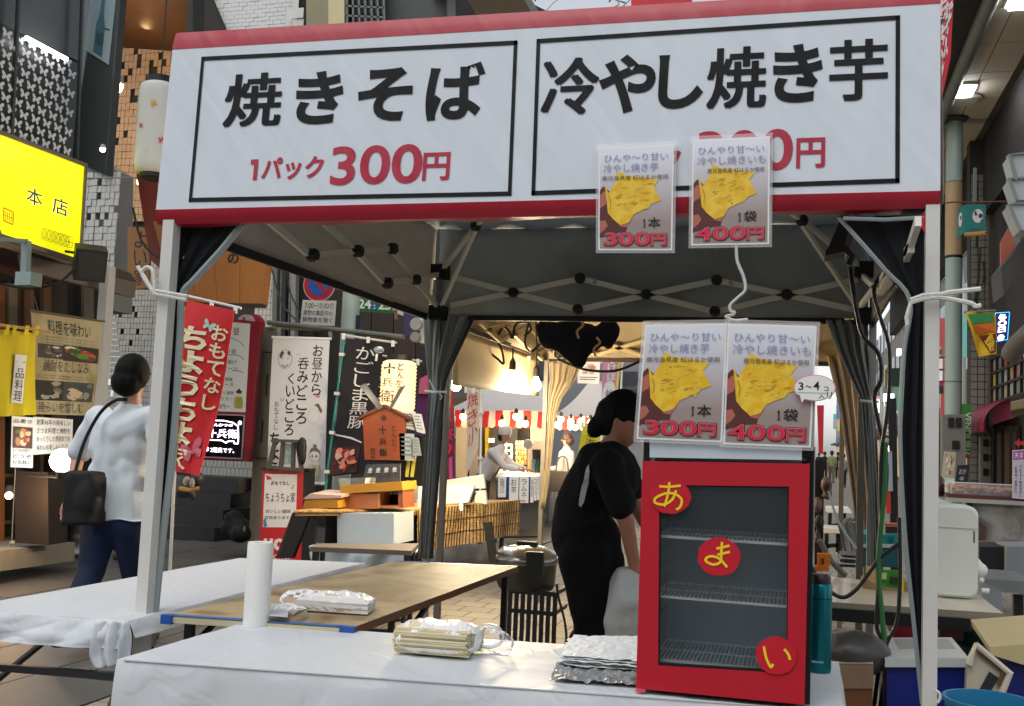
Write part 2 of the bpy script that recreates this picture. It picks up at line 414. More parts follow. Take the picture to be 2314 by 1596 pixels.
def hand(mb, wrist, d, side, s=1.0, curl=.5):
    """palm with five fingers; d = direction of the fingers, side = towards the thumb"""
    wrist, d, side = V(wrist), V(d).normalized(), V(side).normalized(); side = (side-d*side.dot(d)).normalized(); pn = d.cross(side)
    k = .19*s
    mb.cap(wrist, wrist+d*k*.22, .024*s, .03*s)
    for i in range(4):
        o = side*(.030-.020*i)*s; a = wrist+d*k*.2+o*.6; b = wrist+d*k*.5+o; mb.cap(a, b, .015*s, .011*s, 8)
        ln = (.38, .44, .41, .32)[i]*k; c = b+(d*math.cos(curl*.6)+pn*math.sin(curl*.6))*ln*.55; e = c+(d*math.cos(curl*1.5)+pn*math.sin(curl*1.5))*ln*.5
        mb.cap(b, c, .0095*s, .0085*s, 8); mb.cap(c, e, .0085*s, .007*s, 8)
    a = wrist+d*k*.12+side*.02*s; b = a+(d*.6+side*.8)*.04*s; mb.cap(a, b, .014*s, .011*s, 8); mb.cap(b, b+(d*.85+side*.35+pn*.3)*.035*s, .0105*s, .008*s, 8)
# ================================================================ palette
WHITE = mat('#e6e6e4', .5, var=.04); PAPER = mat('#ecebe6', .55, var=.03); CLOTHW = mat('#dfe2e4', .62, var=.02, vs=3)
STEELW = mat('#d3d2cc', .42, var=.05, vs=14, bump=.05); BLACKP = mat('#121212', .5, var=.2); BLACKC = mat('#0a0c16', .85, var=.3, vs=4, bump=.3, bs=25)
INK = mat('#16161a', .5, var=.05); INKR = mat('#a8122c', .5, var=.05); RED = mat('#c01226', .5, var=.05); REDD = mat('#9c1226', .55, var=.08)
GREYF0 = mat('#8d9296', .85, var=.1, vs=3, bump=.35, bs=14); CREAM = mat('#efe6c6', .6, var=.05); WOODO = mat('#a5602a', .55, kind='wood', var=.25, vs=9)
ALU = mat('#9a9c9c', .35, metal=.8, var=.08); GREYP = mat('#6d7070', .6, var=.12, vs=5, bump=.1); DARKW = mat('#2c1f16', .6, kind='wood', var=.3, vs=7)
CONC = mat('#77766f', .85, var=.16, vs=4, bump=.3, bs=40); GLASS = film('#c8d4d8', .06, .03); CLEAR = film('#ffffff', .1, .12)
DARK = mat('#1a1a1b', .8, var=.3, vs=2); ROPE = mat('#dcdad2', .7, var=.08, vs=30, bump=.4, bs=200)
PINKC = mat('#d06a78', .5); MINT = mat('#a8cbbd', .6); GOLD = mat('#d8b040', .5); BLUEP = mat('#2456a8', .45)

# ================================================================ ground, sky and street
struct('ground', MB().box((-300, -300, -.3), (300, 400, 0)), mat('#8f887a', .7, kind='brick', vs=4.2, col2='#4d4a44', var=.1, bump=.1))
struct('pavement', MB().box((-16, -12, .001), (-3.15, 60, .006)), mat('#4c4c4b', .5, kind='blotch', col2='#40403f', vs=1.4, bump=.15, bs=90))
gm = bpy.data.objects.get('ground')
pv = [mesh_of(MB().box((-.047, -.047, 0), (.047, .047, .014)), mat(c, .7, var=.14, vs=9, bump=.2, bs=60)) for c in ('#a39a82', '#978d76', '#8b8472')]
k = 0
for j in range(26):
    for i in range(14):
        if k >= 300: break
        x, y = -3.10+i*.1, 3.2+j*.1
        o = share(random.choice(pv), 'paver', gm, (x+random.uniform(-.002, .002), y, random.uniform(-.003, 0)), rotz=random.uniform(-.02, .02)); k += 1
slab_m = mesh_of(MB().box((0, 0, 0), (.585, .885, .012)), mat('#545453', .5, var=.12, vs=5, bump=.15, bs=70))
pvm = bpy.data.objects.get('pavement')
for j in range(11):
    for i in range(6): share(slab_m, 'paving_slab', pvm, (-6.75+i*.6+(.003*j), 3.4+j*.9+(.3 if i % 2 else 0), .004))

def tiles(root, name, pl, x0, y0, x1, y1, tw, thh, m, skip=.0, budget=300, dep=.012, gap=.006, jit=.004, stag=False, back=None):
    a, b = at(x0, y0, pl), at(x1, y1, pl); n = toward(pl, x0, y0); u = V((-n.y, n.x, 0)); 
    if (b-a).dot(u) < 0: u = -u
    W, H = (b-a).dot(u), a.z-b.z; nu, nv = max(1, int(W/tw)), max(1, int(H/thh)); tw, thh = W/nu, H/nv
    rot = math.atan2(u.y, u.x)
    me = [mesh_of(MB().hexa([(gap/2, 0, -gap/2), (tw-gap/2, 0, -gap/2), (tw-gap/2, 0, -thh+gap/2), (gap/2, 0, -thh+gap/2)], (0, dep*s, 0)), m) for s in ((1, 1.5) if (V((0,1,0)).dot(n)*math.cos(rot) - n.x*math.sin(rot)) > 0 else (-1, -1.5))]
    rest = MB(); c = 0
    for j in range(nv):
        for i in range(nu):
            if random.random() < skip: continue
            p = a+u*(tw*i+(tw/2 if stag and j % 2 else 0))-V((0, 0, thh*j))+n*random.uniform(0, jit)
            if c < budget: share(random.choice(me), name, root, p, rotz=rot); c += 1
            else:
                q = [p+u*gap/2, p+u*(tw-gap/2), p+u*(tw-gap/2)-V((0,0,thh-gap)), p+u*gap/2-V((0,0,thh-gap))]; rest.hexa([z+n*dep*random.uniform(.8, 1.5) for z in q], -n*dep)
    if rest.f: put(name, rest, m, root, kind='stuff')
    return c
def panel(name, px, pl, m, parent=None, th=.05, off=0):
    n = toward(pl, *px[0]); return put(name, MB().hexa([at(x, y, pl, off) for x, y in px], -n*th), m, parent)
def pbar(mb, x0, y0, x1, y1, pl, w, pl2=None, h=None): return mb.bar(at(x0, y0, pl), at(x1, y1, pl2 or pl), w, h)

# ================================================================ left: tiled building with stairs
TILE = mat('#cfcec8', .45, var=.12, vs=5); TILEG = mat('#9c9c95', .5, var=.15, vs=5); JOINT = mat('#3a3936', .9, var=.2)
tb = thing('tiled_building', 'building clad in uneven white tiles behind the scroll banners, with a stairway', 'building', (-6.5, 12.5, 0))
P12 = PY(12.5)
panel('wall', [(130, -300), (436, -300), (436, 1262), (330, 1262)], PY(12.56), JOINT, tb, .3); panel('wall', [(436, 470), (700, 470), (660, 1262), (436, 1262)], PY(12.57), JOINT, tb, .3)
tiles(tb, 'tile', P12, 586, 560, 652, 770, .055, .085, TILE, .05, 150)
tiles(tb, 'tile', P12, 440, 1035, 590, 1250, .06, .11, TILEG, .03, 110, stag=True)
tiles(tb, 'tile', P12, 240, 655, 440, 1035, .05, .08, TILEG, .08, 40)
tiles(tb, 'tile', P12, 222, 100, 400, 500, .07, .1, mat('#a88a66', .5, var=.2, vs=4), .1, 0)  # tan tile colour carries part of the warm lamp light on this wall
tiles(tb, 'tile', P12, 340, 480, 586, 655, .06, .1, TILEG, .06, 0)
st = MB()
for i in range(4):
    a = at(330, 1215, PZ(.0)); 
    st.box((-8.6, 10.6+i*.42, 0), (-6.45-.16*i, 12.5, .17*(i+1)))
put('stairs', st, mat('#191817', .45, var=.3, vs=8), tb)
# rounded white tile pillar, nearer the street
pl9 = PY(9.4)
pr = thing('tiled_pillar', 'white pillar of jagged tiles right of the yellow signboard', 'pillar', at(215, 1262, PZ(0)))
panel('core', [(172, 330), (250, 380), (247, 700), (172, 700)], PY(9.45), mat('#8d8c86', .8), pr, .4)
tiles(pr, 'tile', pl9, 176, 392, 252, 700, .055, .075, mat('#c6c6c0', .5, var=.1), .06, 290, jit=.014)
# brown soffit in the top left corner
struct('canopy_ceiling', MB().hexa([at(235, 105, PY(12.3)), at(420, 118, PY(12.3)), at(430, -200, PY(8.5)), at(190, -200, PY(8.5))], (0, 0, .15)), mat('#4a2d18', .6, kind='wood', var=.3, vs=3))
# dark upper wall left of the glass, and restaurant body
rb = thing('restaurant', 'restaurant front with dark timber lattice doors under the yellow signboard', 'restaurant', at(60, 1250, PZ(0)))
LF = LEFT(); LB = LEFT(-6.75)
panel('upper_wall', [(-120, -260), (200, -260), (170, 420), (-120, 420)], LB, mat('#26282a', .6, var=.2), rb, .3)
panel('wall', [(-120, 600), (238, 640), (232, 1236), (-120, 1262)], LB, mat('#191411', .8, var=.3), rb, .3)
panel('fascia', [(-60, 545), (120, 585), (118, 640), (-60, 605)], LEFT(-6.4), mat('#3c1c18', .6), rb, .06)
panel('awning_beam', [(52, 575), (308, 639), (304, 673), (58, 612)], LEFT(-6.1), mat('#6d6863', .5, var=.12, vs=3), rb, .05)
panel('awning_top', [(52, 574), (308, 638), (296, 618), (130, 560)], LEFT(-6.12), mat('#4b4642', .5), rb, .04)
for (x0, x1, c) in ((-8, 12, '#7a4a22'), (118, 152, '#2b2018'), (92, 100, '#3a2a1c'), (40, 47, '#3a2a1c')):
    panel('door_post', [(x0, 640), (x1, 640), (x1-2, 1236), (x0-2, 1240)], LEFT(-6.6), mat(c, .5, kind='wood', var=.2, vs=8), rb, .09)
for y in (1072, 1122, 1178, 1215): panel('lattice_bar', [(-8, y), (118, y-6), (118, y+1), (-8, y+8)], LEFT(-6.62), mat('#3a2c1e', .6), rb, .05)
panel('door_glass', [(-20, 650), (120, 655), (118, 1230), (-20, 1236)], LEFT(-6.68), mat('#1d2220', .12, var=.3, vs=3), rb, .01)
for i, x in enumerate((20, 55, 95, 190)): panel('wall_board', [(x, 640), (x+22, 645), (x+22, 740), (x, 735)], LEFT(-6.6), mat(('#6b6252', '#5a3d24', '#6d5436', '#57534c')[i], .6, kind='wood', var=.2, vs=7), rb, .03)
sl_ = panel('step', [(-150, 1262), (170, 1226), (168, 1268), (-150, 1312)], LEFT(-6.1, 7.7), CONC, rb, .75)
panel('white_column', [(246, 600), (262, 604), (240, 935), (222, 930)], LEFT(-5.95, 8), mat('#b9bbbb', .5, var=.05), None, .08)
wc = bpy.data.objects['white_column']; tag(wc, 'slim white steel column beside the restaurant poster banner', 'column')
panel('dark_post', [(108, 1068), (153, 1072), (152, 1226), (110, 1232)], LEFT(-5.9, 7.8), mat('#1c1411', .6, kind='wood', var=.2), None, .3)
tag(bpy.data.objects['dark_post'], 'dark brown wooden box by the restaurant step under the globe lamp', 'box')
# beer kegs
def keg(px, py, r, h, lab):
    c = at(px, py, PZ(.02)); m = MB().lathe(c, [(r*.9, 0), (r, .02), (r, h*.12), (r*.95, h*.15), (r*.98, h*.45), (r, h*.5), (r*.98, h*.55), (r*.95, h*.85), (r, h*.88), (r, h*.98), (r*.86, h), (r*.84, h*.93), (r*.2, h*.92)], 24); m.smooth = True
    t = thing('beer_keg', lab, 'keg', c, 'steel beer kegs'); put('barrel', m, mat('#8d8d8b', .3, metal=.9, var=.1), t)
    put('valve', MB().lathe(c+V((0, 0, h*.92)), [(.03, 0), (.03, .03), (.02, .05)], 12), ALU, t)
keg(178, 1255, .19, .36, 'squat steel beer keg left of the walking man')
keg(300, 1262, .19, .3, 'squat steel beer keg partly behind the walking man')
for (px_, lab) in ((176, 'short steel beer keg standing on top of another keg'),):
    c = at(178, 1255, PZ(.02))+V((0, 0, .38)); m = MB().lathe(c, [(.17, 0), (.18, .02), (.18, .3), (.16, .34), (.15, .3), (.03, .3)], 24)
    t = thing('beer_keg', lab, 'keg', c, 'steel beer kegs'); put('barrel', m.sm(), mat('#55565a', .35, metal=.8), t); put('label', MB().hexa([c+V((-.06, -.181, .1)), c+V((.08, -.181, .1)), c+V((.08, -.181, .2)), c+V((-.06, -.181, .2))], (0, .01, 0)), mat('#8a8a8a', .5), t)

# ---------------------------------------------------------------- butterfly window box
PB = LEFT(-6.05)
bw = thing('display_window', 'upstairs glass display window with rows of white butterflies above the yellow signboard', 'window', at(90, 350, PB))
panel('back_panel', [(-60, 20), (179, 145), (164, 362), (-60, 280)], LEFT(-6.12), mat('#131416', .35), bw, .04)
panel('top_panel', [(-60, -200), (196, -160), (180, 140), (-60, 22)], LEFT(-6.12), mat('#3d4242', .3, var=.15, vs=2), bw, .04)
S = Sheet([(-60, 30), (178, 144), (163, 359), (-60, 283)], PB)
for r in range(10):
    for c in range(10):
        u = .05+c*.118+(.059 if r % 2 else 0); v = .04+r*.1
        if u > .99 or v > .99: continue
        mb = MB().flat([S.p(a, b, .001) for a, b in butterfly(u, v, .060, asp=1.0, rot=.12, squash=.8)]); put('butterfly', mb, mat('#cfd2d2', .5, var=.03), bw)
for x, y0, y1 in ((31, 60, 330), (179, -60, 362)): pbar(m_ := MB(), x+12, y0-90, x-6, y1, PB, .025); put('mullion', m_, mat('#4d5553', .3, metal=.5), bw)
panel('side_glass', [(196, -80), (272, -60), (236, 396), (165, 360)], PL(-5.9, 7.9, -.9, .35), film('#59605e', .55, .05), bw, .02)
panel('side_wall', [(196, -80), (272, -60), (236, 396), (165, 360)], PL(-6.3, 8.9, -.9, .35), mat('#3a3e3e', .5, var=.2), bw, .1)
put('tube_lamp', MB().tube([at(52, 86, PB, .03), at(143, 134, PB, .03)], .018, 10), mat('#ffffff', emit=9), bw)
SP = Sheet([(205, -10), (262, -10), (245, 147), (191, 112)], PL(-5.88, 7.88, -.9, .35))
wp = thing('bottle_poster', 'pale blue poster of a bottle in the upstairs window corner', 'poster', SP.p(.5, .5)); SP.slab('sheet', mat('#a9c4c6', .5, kind='grad', col2='#c4d6d6'), wp, .004)
I = Ink(SP, wp); I.shape([(.35, .95), (.35, .5), (.45, .3), (.47, .02), (.6, .02), (.62, .3), (.72, .5), (.72, .95)], mat('#5f8894', .4)); I.rect((.4, .6, .68, .8), mat('#8fb3bb')); I.rect((.6, .5, .9, .52), INK); I.done('bottle_print')
SN = Sheet([(180, 130), (214, 146), (210, 216), (185, 205)], PL(-6.0, 7.95, -.9, .35)); tag(SN.slab('notice', mat('#8d9090', .5), None, .003), 'pale paper notice below the bottle poster in the window', 'notice')
# ---------------------------------------------------------------- yellow signboard
PS = LEFT(-5.98, 7.5)
SG = Sheet([(-60, 279), (191, 376), (178, 588), (-60, 511)], PS)
ys = thing('signboard', 'big lit yellow signboard with black lettering on the left building', 'signboard', SG.p(.5, 1))
YEL = mat('#f4ee0a', .35, var=0, emit=.62)
SG.slab('face', YEL, ys, .02); 
n = SG.n; put('housing', MB().hexa([SG.p(-.004, -.012, -.021), SG.p(1.01, -.02, -.021), SG.p(1.01, 1.03, -.021), SG.p(-.004, 1.02, -.021)], -n*.25), mat('#a9a49a', .5), ys)
put('edge_trim', MB().bar(SG.p(0, -.01, .005), SG.p(1.01, -.012, .005), .03).bar(SG.p(1.005, 0, .005), SG.p(1.005, 1.01, .005), .025).bar(SG.p(0, 1.02, .005), SG.p(1, 1.02, .005), .04), mat('#6c6558', .5), ys)
I = Ink(SG, ys, .002); WE = mat('#f5f5e8', .5, var=0, emit=.5)
for ch, b in (('本', (60, 421, 94, 470)), ('店', (119, 443, 151, 491)), ('ハ', (-22, 505, 4, 533))):
    I.text(ch, b, WE, .075, 1); I.text(ch, b, INK, .012, 2)
OR = mat('#c98a12', .5)
I.line([(.25, .72), (.335, .735), (.335, .86), (.25, .85)], .004, OR, 1, True, .6)
for k_ in range(4): I.line([(.262+.02*k_, .75), (.268+.018*k_, .84)], .003, OR, 1); 
I.line([(.25, .79), (.33, .8)], .003, OR)
for k_ in range(7):
    cx = .60+k_*.048; a = (mat('#b9b53a'), mat('#9a9a34'), mat('#7a7c30'), mat('#5d6230'), mat('#3f4a30'), mat('#2b3830'), mat('#1c2a2c'))[k_]
    I.line([(cx+.038*math.cos(t*math.pi/8), .845+.062*math.sin(t*math.pi/8)) for t in range(16)], .0025, a, 1, True, 1)
    I.line([(cx, .785), (cx, .905)], .002, a); 
I.line([(.85, .845), (.925, .845)], .003, INK); I.done()
pbar(m_ := MB(), 60, 545, 57, 630, LEFT(-5.7, 7.4), .05); pbar(m_, -20, 540, 60, 545, LEFT(-5.7, 7.4), .03); m_.box(*(at(62, 632, LEFT(-5.7, 7.4))+V(q) for q in ((-.06, -.06, -.05), (.08, .06, .05)))); one('bracket', m_, mat('#8d9c9a', .4, metal=.4), 'grey metal bracket hanging below the yellow signboard', 'bracket')
# black cube speaker
c = at(203, 594, LEFT(-5.7, 7.9)); m_ = MB().box((-.12, -.12, -.13), (.12, .12, .13)); 
sp = thing('speaker', 'small black cube speaker tilted under the right end of the yellow signboard', 'speaker', c)
R_ = Matrix.Rotation(.75, 3, 'Z') @ Matrix.Rotation(.35, 3, 'X'); m_.v = [c+R_@p for p in m_.v]; put('body', m_, mat('#161616', .5, var=.2), sp)
put('arm', MB().tube([c, c+V((-.2, .1, .1)), c+V((-.35, .1, .12))], .012), BLACKP, sp)
put('grille', MB().hexa([c+R_@V(q) for q in ((-.1, -.125, -.11), (.1, -.125, -.11), (.1, -.125, .11), (-.1, -.125, .11))], R_@V((0, .01, 0))), mat('#242426', .7), sp)

# ---------------------------------------------------------------- noren, poster banner, notes
PN = LEFT(-5.75, 7.3)
nr = thing('noren_curtain', 'yellow shop curtain with a white strip of black characters on a bamboo rod', 'curtain', at(0, 740, PN))
SW = Sheet([(-60, 738), (82, 753), (77, 938), (-60, 944)], PN, lambda u, v: .018*math.sin(u*24+v*2)*(.3+v))
SW.slab('cloth', mat('#d9c40e', .7, var=.08, vs=3), nr, .004, (40, 14))
put('rod', MB().tube([at(-60, 728, PN, .03), at(105, 749, PN, .03)], .012, 8), mat('#b98a52', .5, kind='wood'), nr)
for x in (6, 22, 50, 74): put('loop', MB().hexa([at(x-4, 735, PN, .045), at(x+4, 736, PN, .045), at(x+4, 758, PN, .03), at(x-4, 757, PN, .03)], (0, .004, 0)), mat('#d9c40e', .7), nr)
SW2 = Sheet([(27, 800), (54, 804), (44, 912), (17, 910)], PN, lambda u, v: .03+.006*math.sin(u*5)); SW2.slab('white_strip', PAPER, nr, .002, (6, 3))
I = Ink(SW2, nr); I.col('一品料理', (.12, .03, .88, .97), INK, .01); I.done()
PP = LEFT(-5.8, 7.6)
pb = thing('poster_banner', 'hanging banner with food photographs and brush writing beside the yellow curtain', 'banner', at(150, 940, PP))
SB = Sheet([(70, 704), (230, 728), (213, 940), (76, 936)], PP, lambda u, v: .01*math.sin(v*5))
SB.slab('cloth', mat('#b4a987', .6, kind='blotch', col2='#9a8c62', vs=2.5), pb, .003, (4, 10))
I = Ink(SB, pb)
for t, b, c_ in (('料理を味わい', (.2, .05, .82, .2), INK), ('焼酎をたしなみ', (.14, .45, .83, .57), INK), ('語らいを愉しむ', (.08, .87, .8, .98), INK)):
    I.text(t, b, mat('#e6dfc0'), .06, 2, False); I.text(t, b, c_, .012, 3, False)
for y in (.215, .245, .275): I.text('ここ鹿児島の味を心ゆくまでお愉しみください', (.1, y, .92, y+.02), INK, 0, 2, False)
for y in (.6, .625): I.text('黒ぢょかで味わう本格焼酎とともにゆったりと', (.05, y, .92, y+.018), INK, 0, 2, False)
def food(I, u0, v0, u1, v1, cols, n=14, lay=1, seed=1, r=(.1, .28)):
    rs = random.Random(seed); W, H = u1-u0, v1-v0
    for k in range(n):
        ru, rv = W*rs.uniform(*r), H*rs.uniform(*r); cu, cv = rs.uniform(u0+ru, u1-ru), rs.uniform(v0+rv, v1-rv); a = rs.uniform(0, 3)
        pts = [(cu+ru*math.cos(a+t*.7)*rs.uniform(.6, 1), cv+rv*math.sin(a+t*.7)*rs.uniform(.6, 1)) for t in range(9)]
        I.shape(pts, mat(rs.choice(cols), .5), lay+k*.04)
I.rect((.06, .3, .42, .44), mat('#3a3834')); food(I, .06, .3, .42, .44, ['#c9c4b8', '#55504a', '#8d8477', '#222222'], 16, 1.2, 3, (.06, .2))
I.rect((.42, .29, .97, .45), mat('#2c2a22')); food(I, .42, .29, .97, .45, ['#b3252a', '#4f8a2e', '#6b3f22', '#c95a2a', '#2f4d2a', '#d8cbb0', '#7a1f20'], 22, 1.2, 4)
I.rect((.02, .66, .46, .86), mat('#1d1b1a')); food(I, .02, .66, .46, .86, ['#3a3734', '#15140f', '#6b6558', '#9b9484'], 14, 1.2, 5)
I.rect((.46, .66, .95, .86), mat('#3f4440')); food(I, .46, .66, .95, .86, ['#6b7a78', '#c9b896', '#39423f', '#8f8b7a'], 16, 1.2, 6)
I.done('print')
put('top_rod', MB().tube([at(66, 702, PP, .01), at(234, 727, PP, .01)], .009), mat('#5b5248'), pb)
put('cord', MB().tube([at(72, 660, PP, .01), at(84, 708, PP, .01)], .004, 5).tube([at(68, 655, PP), at(78, 706, PP)], .004, 5), INK, pb)
def scribble(I, x0, y0, x1, y1, m, lines, words, bold=0):
    for i, wd in enumerate(words):
        a = y0+(y1-y0)*i/len(words); b = a+(y1-y0)/len(words)*.68; I.text(wd, (x0, a, x1, b), m, bold, 1, False)
for nm, q, wd, lab in (('handwritten_notice', [(76, 942), (165, 948), (163, 1022), (76, 1028)], ['創業46年の美味しい', 'さつま料理と焼酎を', 'ゆっくりした雰囲気でお', '味わいお楽しみください'], 'handwritten white notice hanging under the food poster banner'),
                     ('menu_notice', [(27, 940), (76, 944), (74, 1058), (24, 1056)], ['一品料理', '', '', '', '', 'おすすめの料理です', 'どうぞ', 'お気軽に'], 'tall paper menu with a food photo left of the handwritten notice')):
    q_ = Sheet(q, LEFT(-5.82, 7.5)); t = thing(nm, lab, 'notice', q_.p(.5, 1)); q_.slab('paper', PAPER, t, .002); I = Ink(q_, t)
    scribble(I, .07, .05, .93, .97, INK, 4, [w_ for w_ in wd] if nm[0] == 'h' else ['品書き']+wd[1:], .015)
    if nm[0] == 'm': I.rect((.05, .2, .95, .62), mat('#5a3a30'), 2); food(I, .05, .2, .95, .62, ['#b04a3a', '#d8c9a8', '#4f7a3a', '#c98a5a'], 14, 2.1, 9)
    I.done('print')
one('yellow_tag', MB().hexa([at(x, y, LEFT(-6.3, 7.5)) for x, y in ((94, 1190), (116, 1178), (116, 1210), (104, 1212))], (0, .01, 0)), mat('#b9c24a', .6), 'small yellow green paper tag stuck to the dark lattice door', 'tag')
one('pull_cord', MB().tube([at(35, 1058, PN), at(31, 1130, PN), at(27, 1222, PN)], .004, 5).ell(at(27, 1228, PN), .02, 8), mat('#a8a08c'), 'thin cord with a weight hanging below the paper menu', 'cord')
# globe lamp
c = at(140, 1041, LEFT(-5.5, 7.4)); gl = thing('globe_lamp', 'glowing white globe lamp beside the handwritten notice', 'lamp', c)
put('globe', MB().ell(c, .09, 20).sm(), mat('#ffffff', .3, emit=12, var=0), gl); put('holder', MB().lathe(c-V((0, 0, .14)), [(.03, 0), (.04, .05), (.03, .06)], 12).tube([c-V((0, 0, .13)), c+V((-.4, .1, -.13))], .01), BLACKP, gl)
# small spot lights in the window and on the orange-lit wall
def spotlamp(px, py, pl, lab, r=.05, warm='#ffd9a0', e=14, arm=None):
    c = at(px, py, pl); t = thing('spot_lamp', lab, 'lamp', c, 'small lit lamps'); put('bulb', MB().ell(c, r, 12).sm(), mat(warm, emit=e, var=0), t)
    put('shade', MB().lathe(c+V((0, 0, r*.4)), [(r*1.1, 0), (r*.9, r*1.1), (r*.3, r*1.6)], 14), mat('#a9a49a', .4), t)
    if arm: put('arm', MB().tube([c+V((0, 0, r*1.2)), at(*arm, pl)], .008, 6), mat('#8d8a84', .4), t)
    return t
def plight(name, loc, e, col, r=.08, parent=None):
    l = bpy.data.lights.new(name, 'POINT'); l.energy = e; l.color = col; l.shadow_soft_size = r
    o = bpy.data.objects.new(name, l); COL.objects.link(o); o.location = V(loc)-wloc(parent)
    if parent: o.parent = parent
t = spotlamp(262, 196, PY(10.6), 'bright warm lamp glowing against the orange-lit tiled wall', .085, '#ffd08a', 18); plight('lamp_light', at(262, 215, PY(10.9)), 60, (1, .62, .28), .1, t); plight('lamp_light', at(330, 60, PY(11.6)), 25, (1, .62, .28), .1, t)
spotlamp(232, 338, LEFT(-5.6, 8.2), 'tiny white lamp glinting in the dark side of the window', .022, '#ffffff', 14)
spotlamp(318, 412, PY(9.2), 'swan neck lamp on a long arm below the white paper lantern', .042, '#ffe8c8', 14, (190, 403))
# ---------------------------------------------------------------- white paper lantern with butterflies
def lantern(name, lab, x0, y0, x1, y1, pl, paper, ribs, caps=BLACKP):
    c = (at(x0, y1, pl)+at(x1, y1, pl))/2; tp = at((x0+x1)/2, y0, pl); H = tp.z-c.z; R_ = (at(x1, y1, pl)-at(x0, y1, pl)).length/2
    t = thing(name, lab, 'lantern', c); pr = []
    for i in range(ribs*2+1):
        f = i/(ribs*2); e = min(f, 1-f); r = R_*(.72+.28*min(1, math.sqrt(max(0, 1-(1-min(1, e/.13))**2)))); pr.append((r*(1 if i % 2 else .945), H*f))
    m = MB().lathe(c, pr, 32); m.smooth = 'all'; put('paper_body', m, paper, t)
    put('top_cap', MB().lathe(c+V((0, 0, H)), [(R_*.7, -.01), (R_*.72, .06*R_/.2), (R_*.55, .065*R_/.2)], 24), caps, t)
    put('bottom_cap', MB().lathe(c-V((0, 0, .05*R_/.2)), [(R_*.55, 0), (R_*.68, .01), (R_*.68, .055*R_/.2)], 24), caps, t)
    def on(u, v, d=.003):      # angle u (radians from the camera side), height v 0..1
        dr = (CO-c); dr.z = 0; dr.normalize(); s_ = V((-dr.y, dr.x, 0)); a = dr*math.cos(u)+s_*math.sin(u); e = min(v, 1-v)
        r = R_*(.72+.28*min(1, math.sqrt(max(0, 1-(1-min(1, e/.13))**2)))); return c+a*(r+d)+V((0, 0, H*v))
    return t, on, R_, H, c
t, on, R_, H, c = lantern('paper_lantern', 'tall white ribbed paper lantern with coloured butterflies beside the banner', 308, 192, 388, 395, PY(7.2), mat('#c9c9c6', .6, var=.04), 24)
put('hanging_wire', MB().tube([c+V((0, 0, H)), c+V((0, 0, H+1.4))], .006), INK, t)
for (px, py, col_, r) in ((338, 248, '#c79a28', .040), (318, 297, '#b0282c', .028), (357, 328, '#cc3a3e', .036), (330, 352, '#d8b9a0', .02)):
    u = (348-px)/40; u = math.asin(max(-.95, min(.95, u))); v = (395-py)/203
    put('butterfly', MB().flat([on(-u+a/R_, v+b/H, .004) for a, b in butterfly(0, 0, r, rot=.3, squash=.7)]), mat(col_, .5), t)
# big timber hanging sign (orange) with one character visible, plus its left side panel
PO = PY(8.6)
ws = thing('timber_sign', 'large orange brown timber signboard with a brushed character behind the stall post', 'signboard', at(500, 660, PO))
SO = Sheet([(345, 500), (612, 500), (591, 688), (395, 684)], PO)
for i in range(4): SO.slab('plank', mat('#96602f', .5, kind='wood', var=.22, vs=8+i), ws, .12, (1, 1), None, i/4+.002, 0, (i+1)/4-.002, 1)
I = Ink(SO, ws, .003); I.text('の', (514, 572, 540, 597), INK, .03); I.done()
put('bottom_rail', MB().bar(SO.p(0, 1.01, -.05), SO.p(1, 1.01, -.05), .1, .03), DARKW, ws)
tag(panel('timber_signboard', [(308, 392), (352, 400), (395, 640), (338, 585)], PY(8.7), mat('#7c2f16', .5, kind='wood', var=.3, vs=6), None, .15), 'dark red timber panel below the white paper lantern', 'panel')
SL = Sheet([(288, 512), (340, 515), (334, 650), (288, 655)], PY(9.3)); t = thing('wooden_plaque', 'amber wooden name plaque with brushed characters behind the white pillar', 'plaque', SL.p(.5, 1)); SL.slab('board', mat('#9b6a30', .5, kind='wood', var=.15), t, .04); I = Ink(SL, t); I.col('ょい家', (.3, .05, .9, .97), mat('#3a1c10')); I.done()
SL = Sheet([(315, 826), (400, 832), (398, 865), (315, 860)], PY(9.8)); t = thing('place_name_sign', 'small sign reading kagoshima behind the head of the walking man', 'sign', SL.p(.5, 1)); SL.slab('board', mat('#b7bab2', .5), t, .03); I = Ink(SL, t); I.text('かごしま', (.12, .2, .98, .85), INK, .02, 1, False); I.done()
# top centre background: white tiled gable, columns, lattice window, ceiling, sky banner
gb = thing('tiled_gable', 'white tiled building front rising behind the top of the banner', 'building', at(560, 60, PY(18)))
panel('wall', [(380, -120), (700, -120), (690, 680), (450, 680)], PY(18.1), JOINT, gb, .4)
GT = [at(436, 66, PY(18)), at(560, 66, PY(17.9)), at(655, 66, PY(18))]
tiles(gb, 'tile', PX(at(640, 60, PY(18)).x-3.2), 560, -60, 655, 90, .3, .09, TILE, 0, 0)
tiles(gb, 'tile', PY(18), 395, -70, 660, 90, .17, .085, mat('#cfd0cc', .4, var=.05), 0, 300, stag=True)
panel('dark_edge', [(380, -120), (450, -60), (505, 66), (455, 300)], PY(17.8), mat('#2c2620', .8), gb, .2)
tiles(gb, 'tile', PY(17.7), 655, -70, 685, 90, .1, .2, TILE, .1, 0, jit=.05)
for x0, x1, col_, lab in ((692, 742, '#8d8466', 'weathered olive pilaster above the left banner'), (742, 778, '#c9bd92', 'pale cream round column above the left banner')):
    o = panel('column', [(x0, -80), (x1, -80), (x1, 690), (x0, 690)], PY(17), mat(col_, .6, var=.15, vs=3), None, .4); tag(o, lab, 'column')
bk = thing('lattice_window', 'dark window with grey lattice bars above the left banner', 'window', at(820, 60, PY(17)))
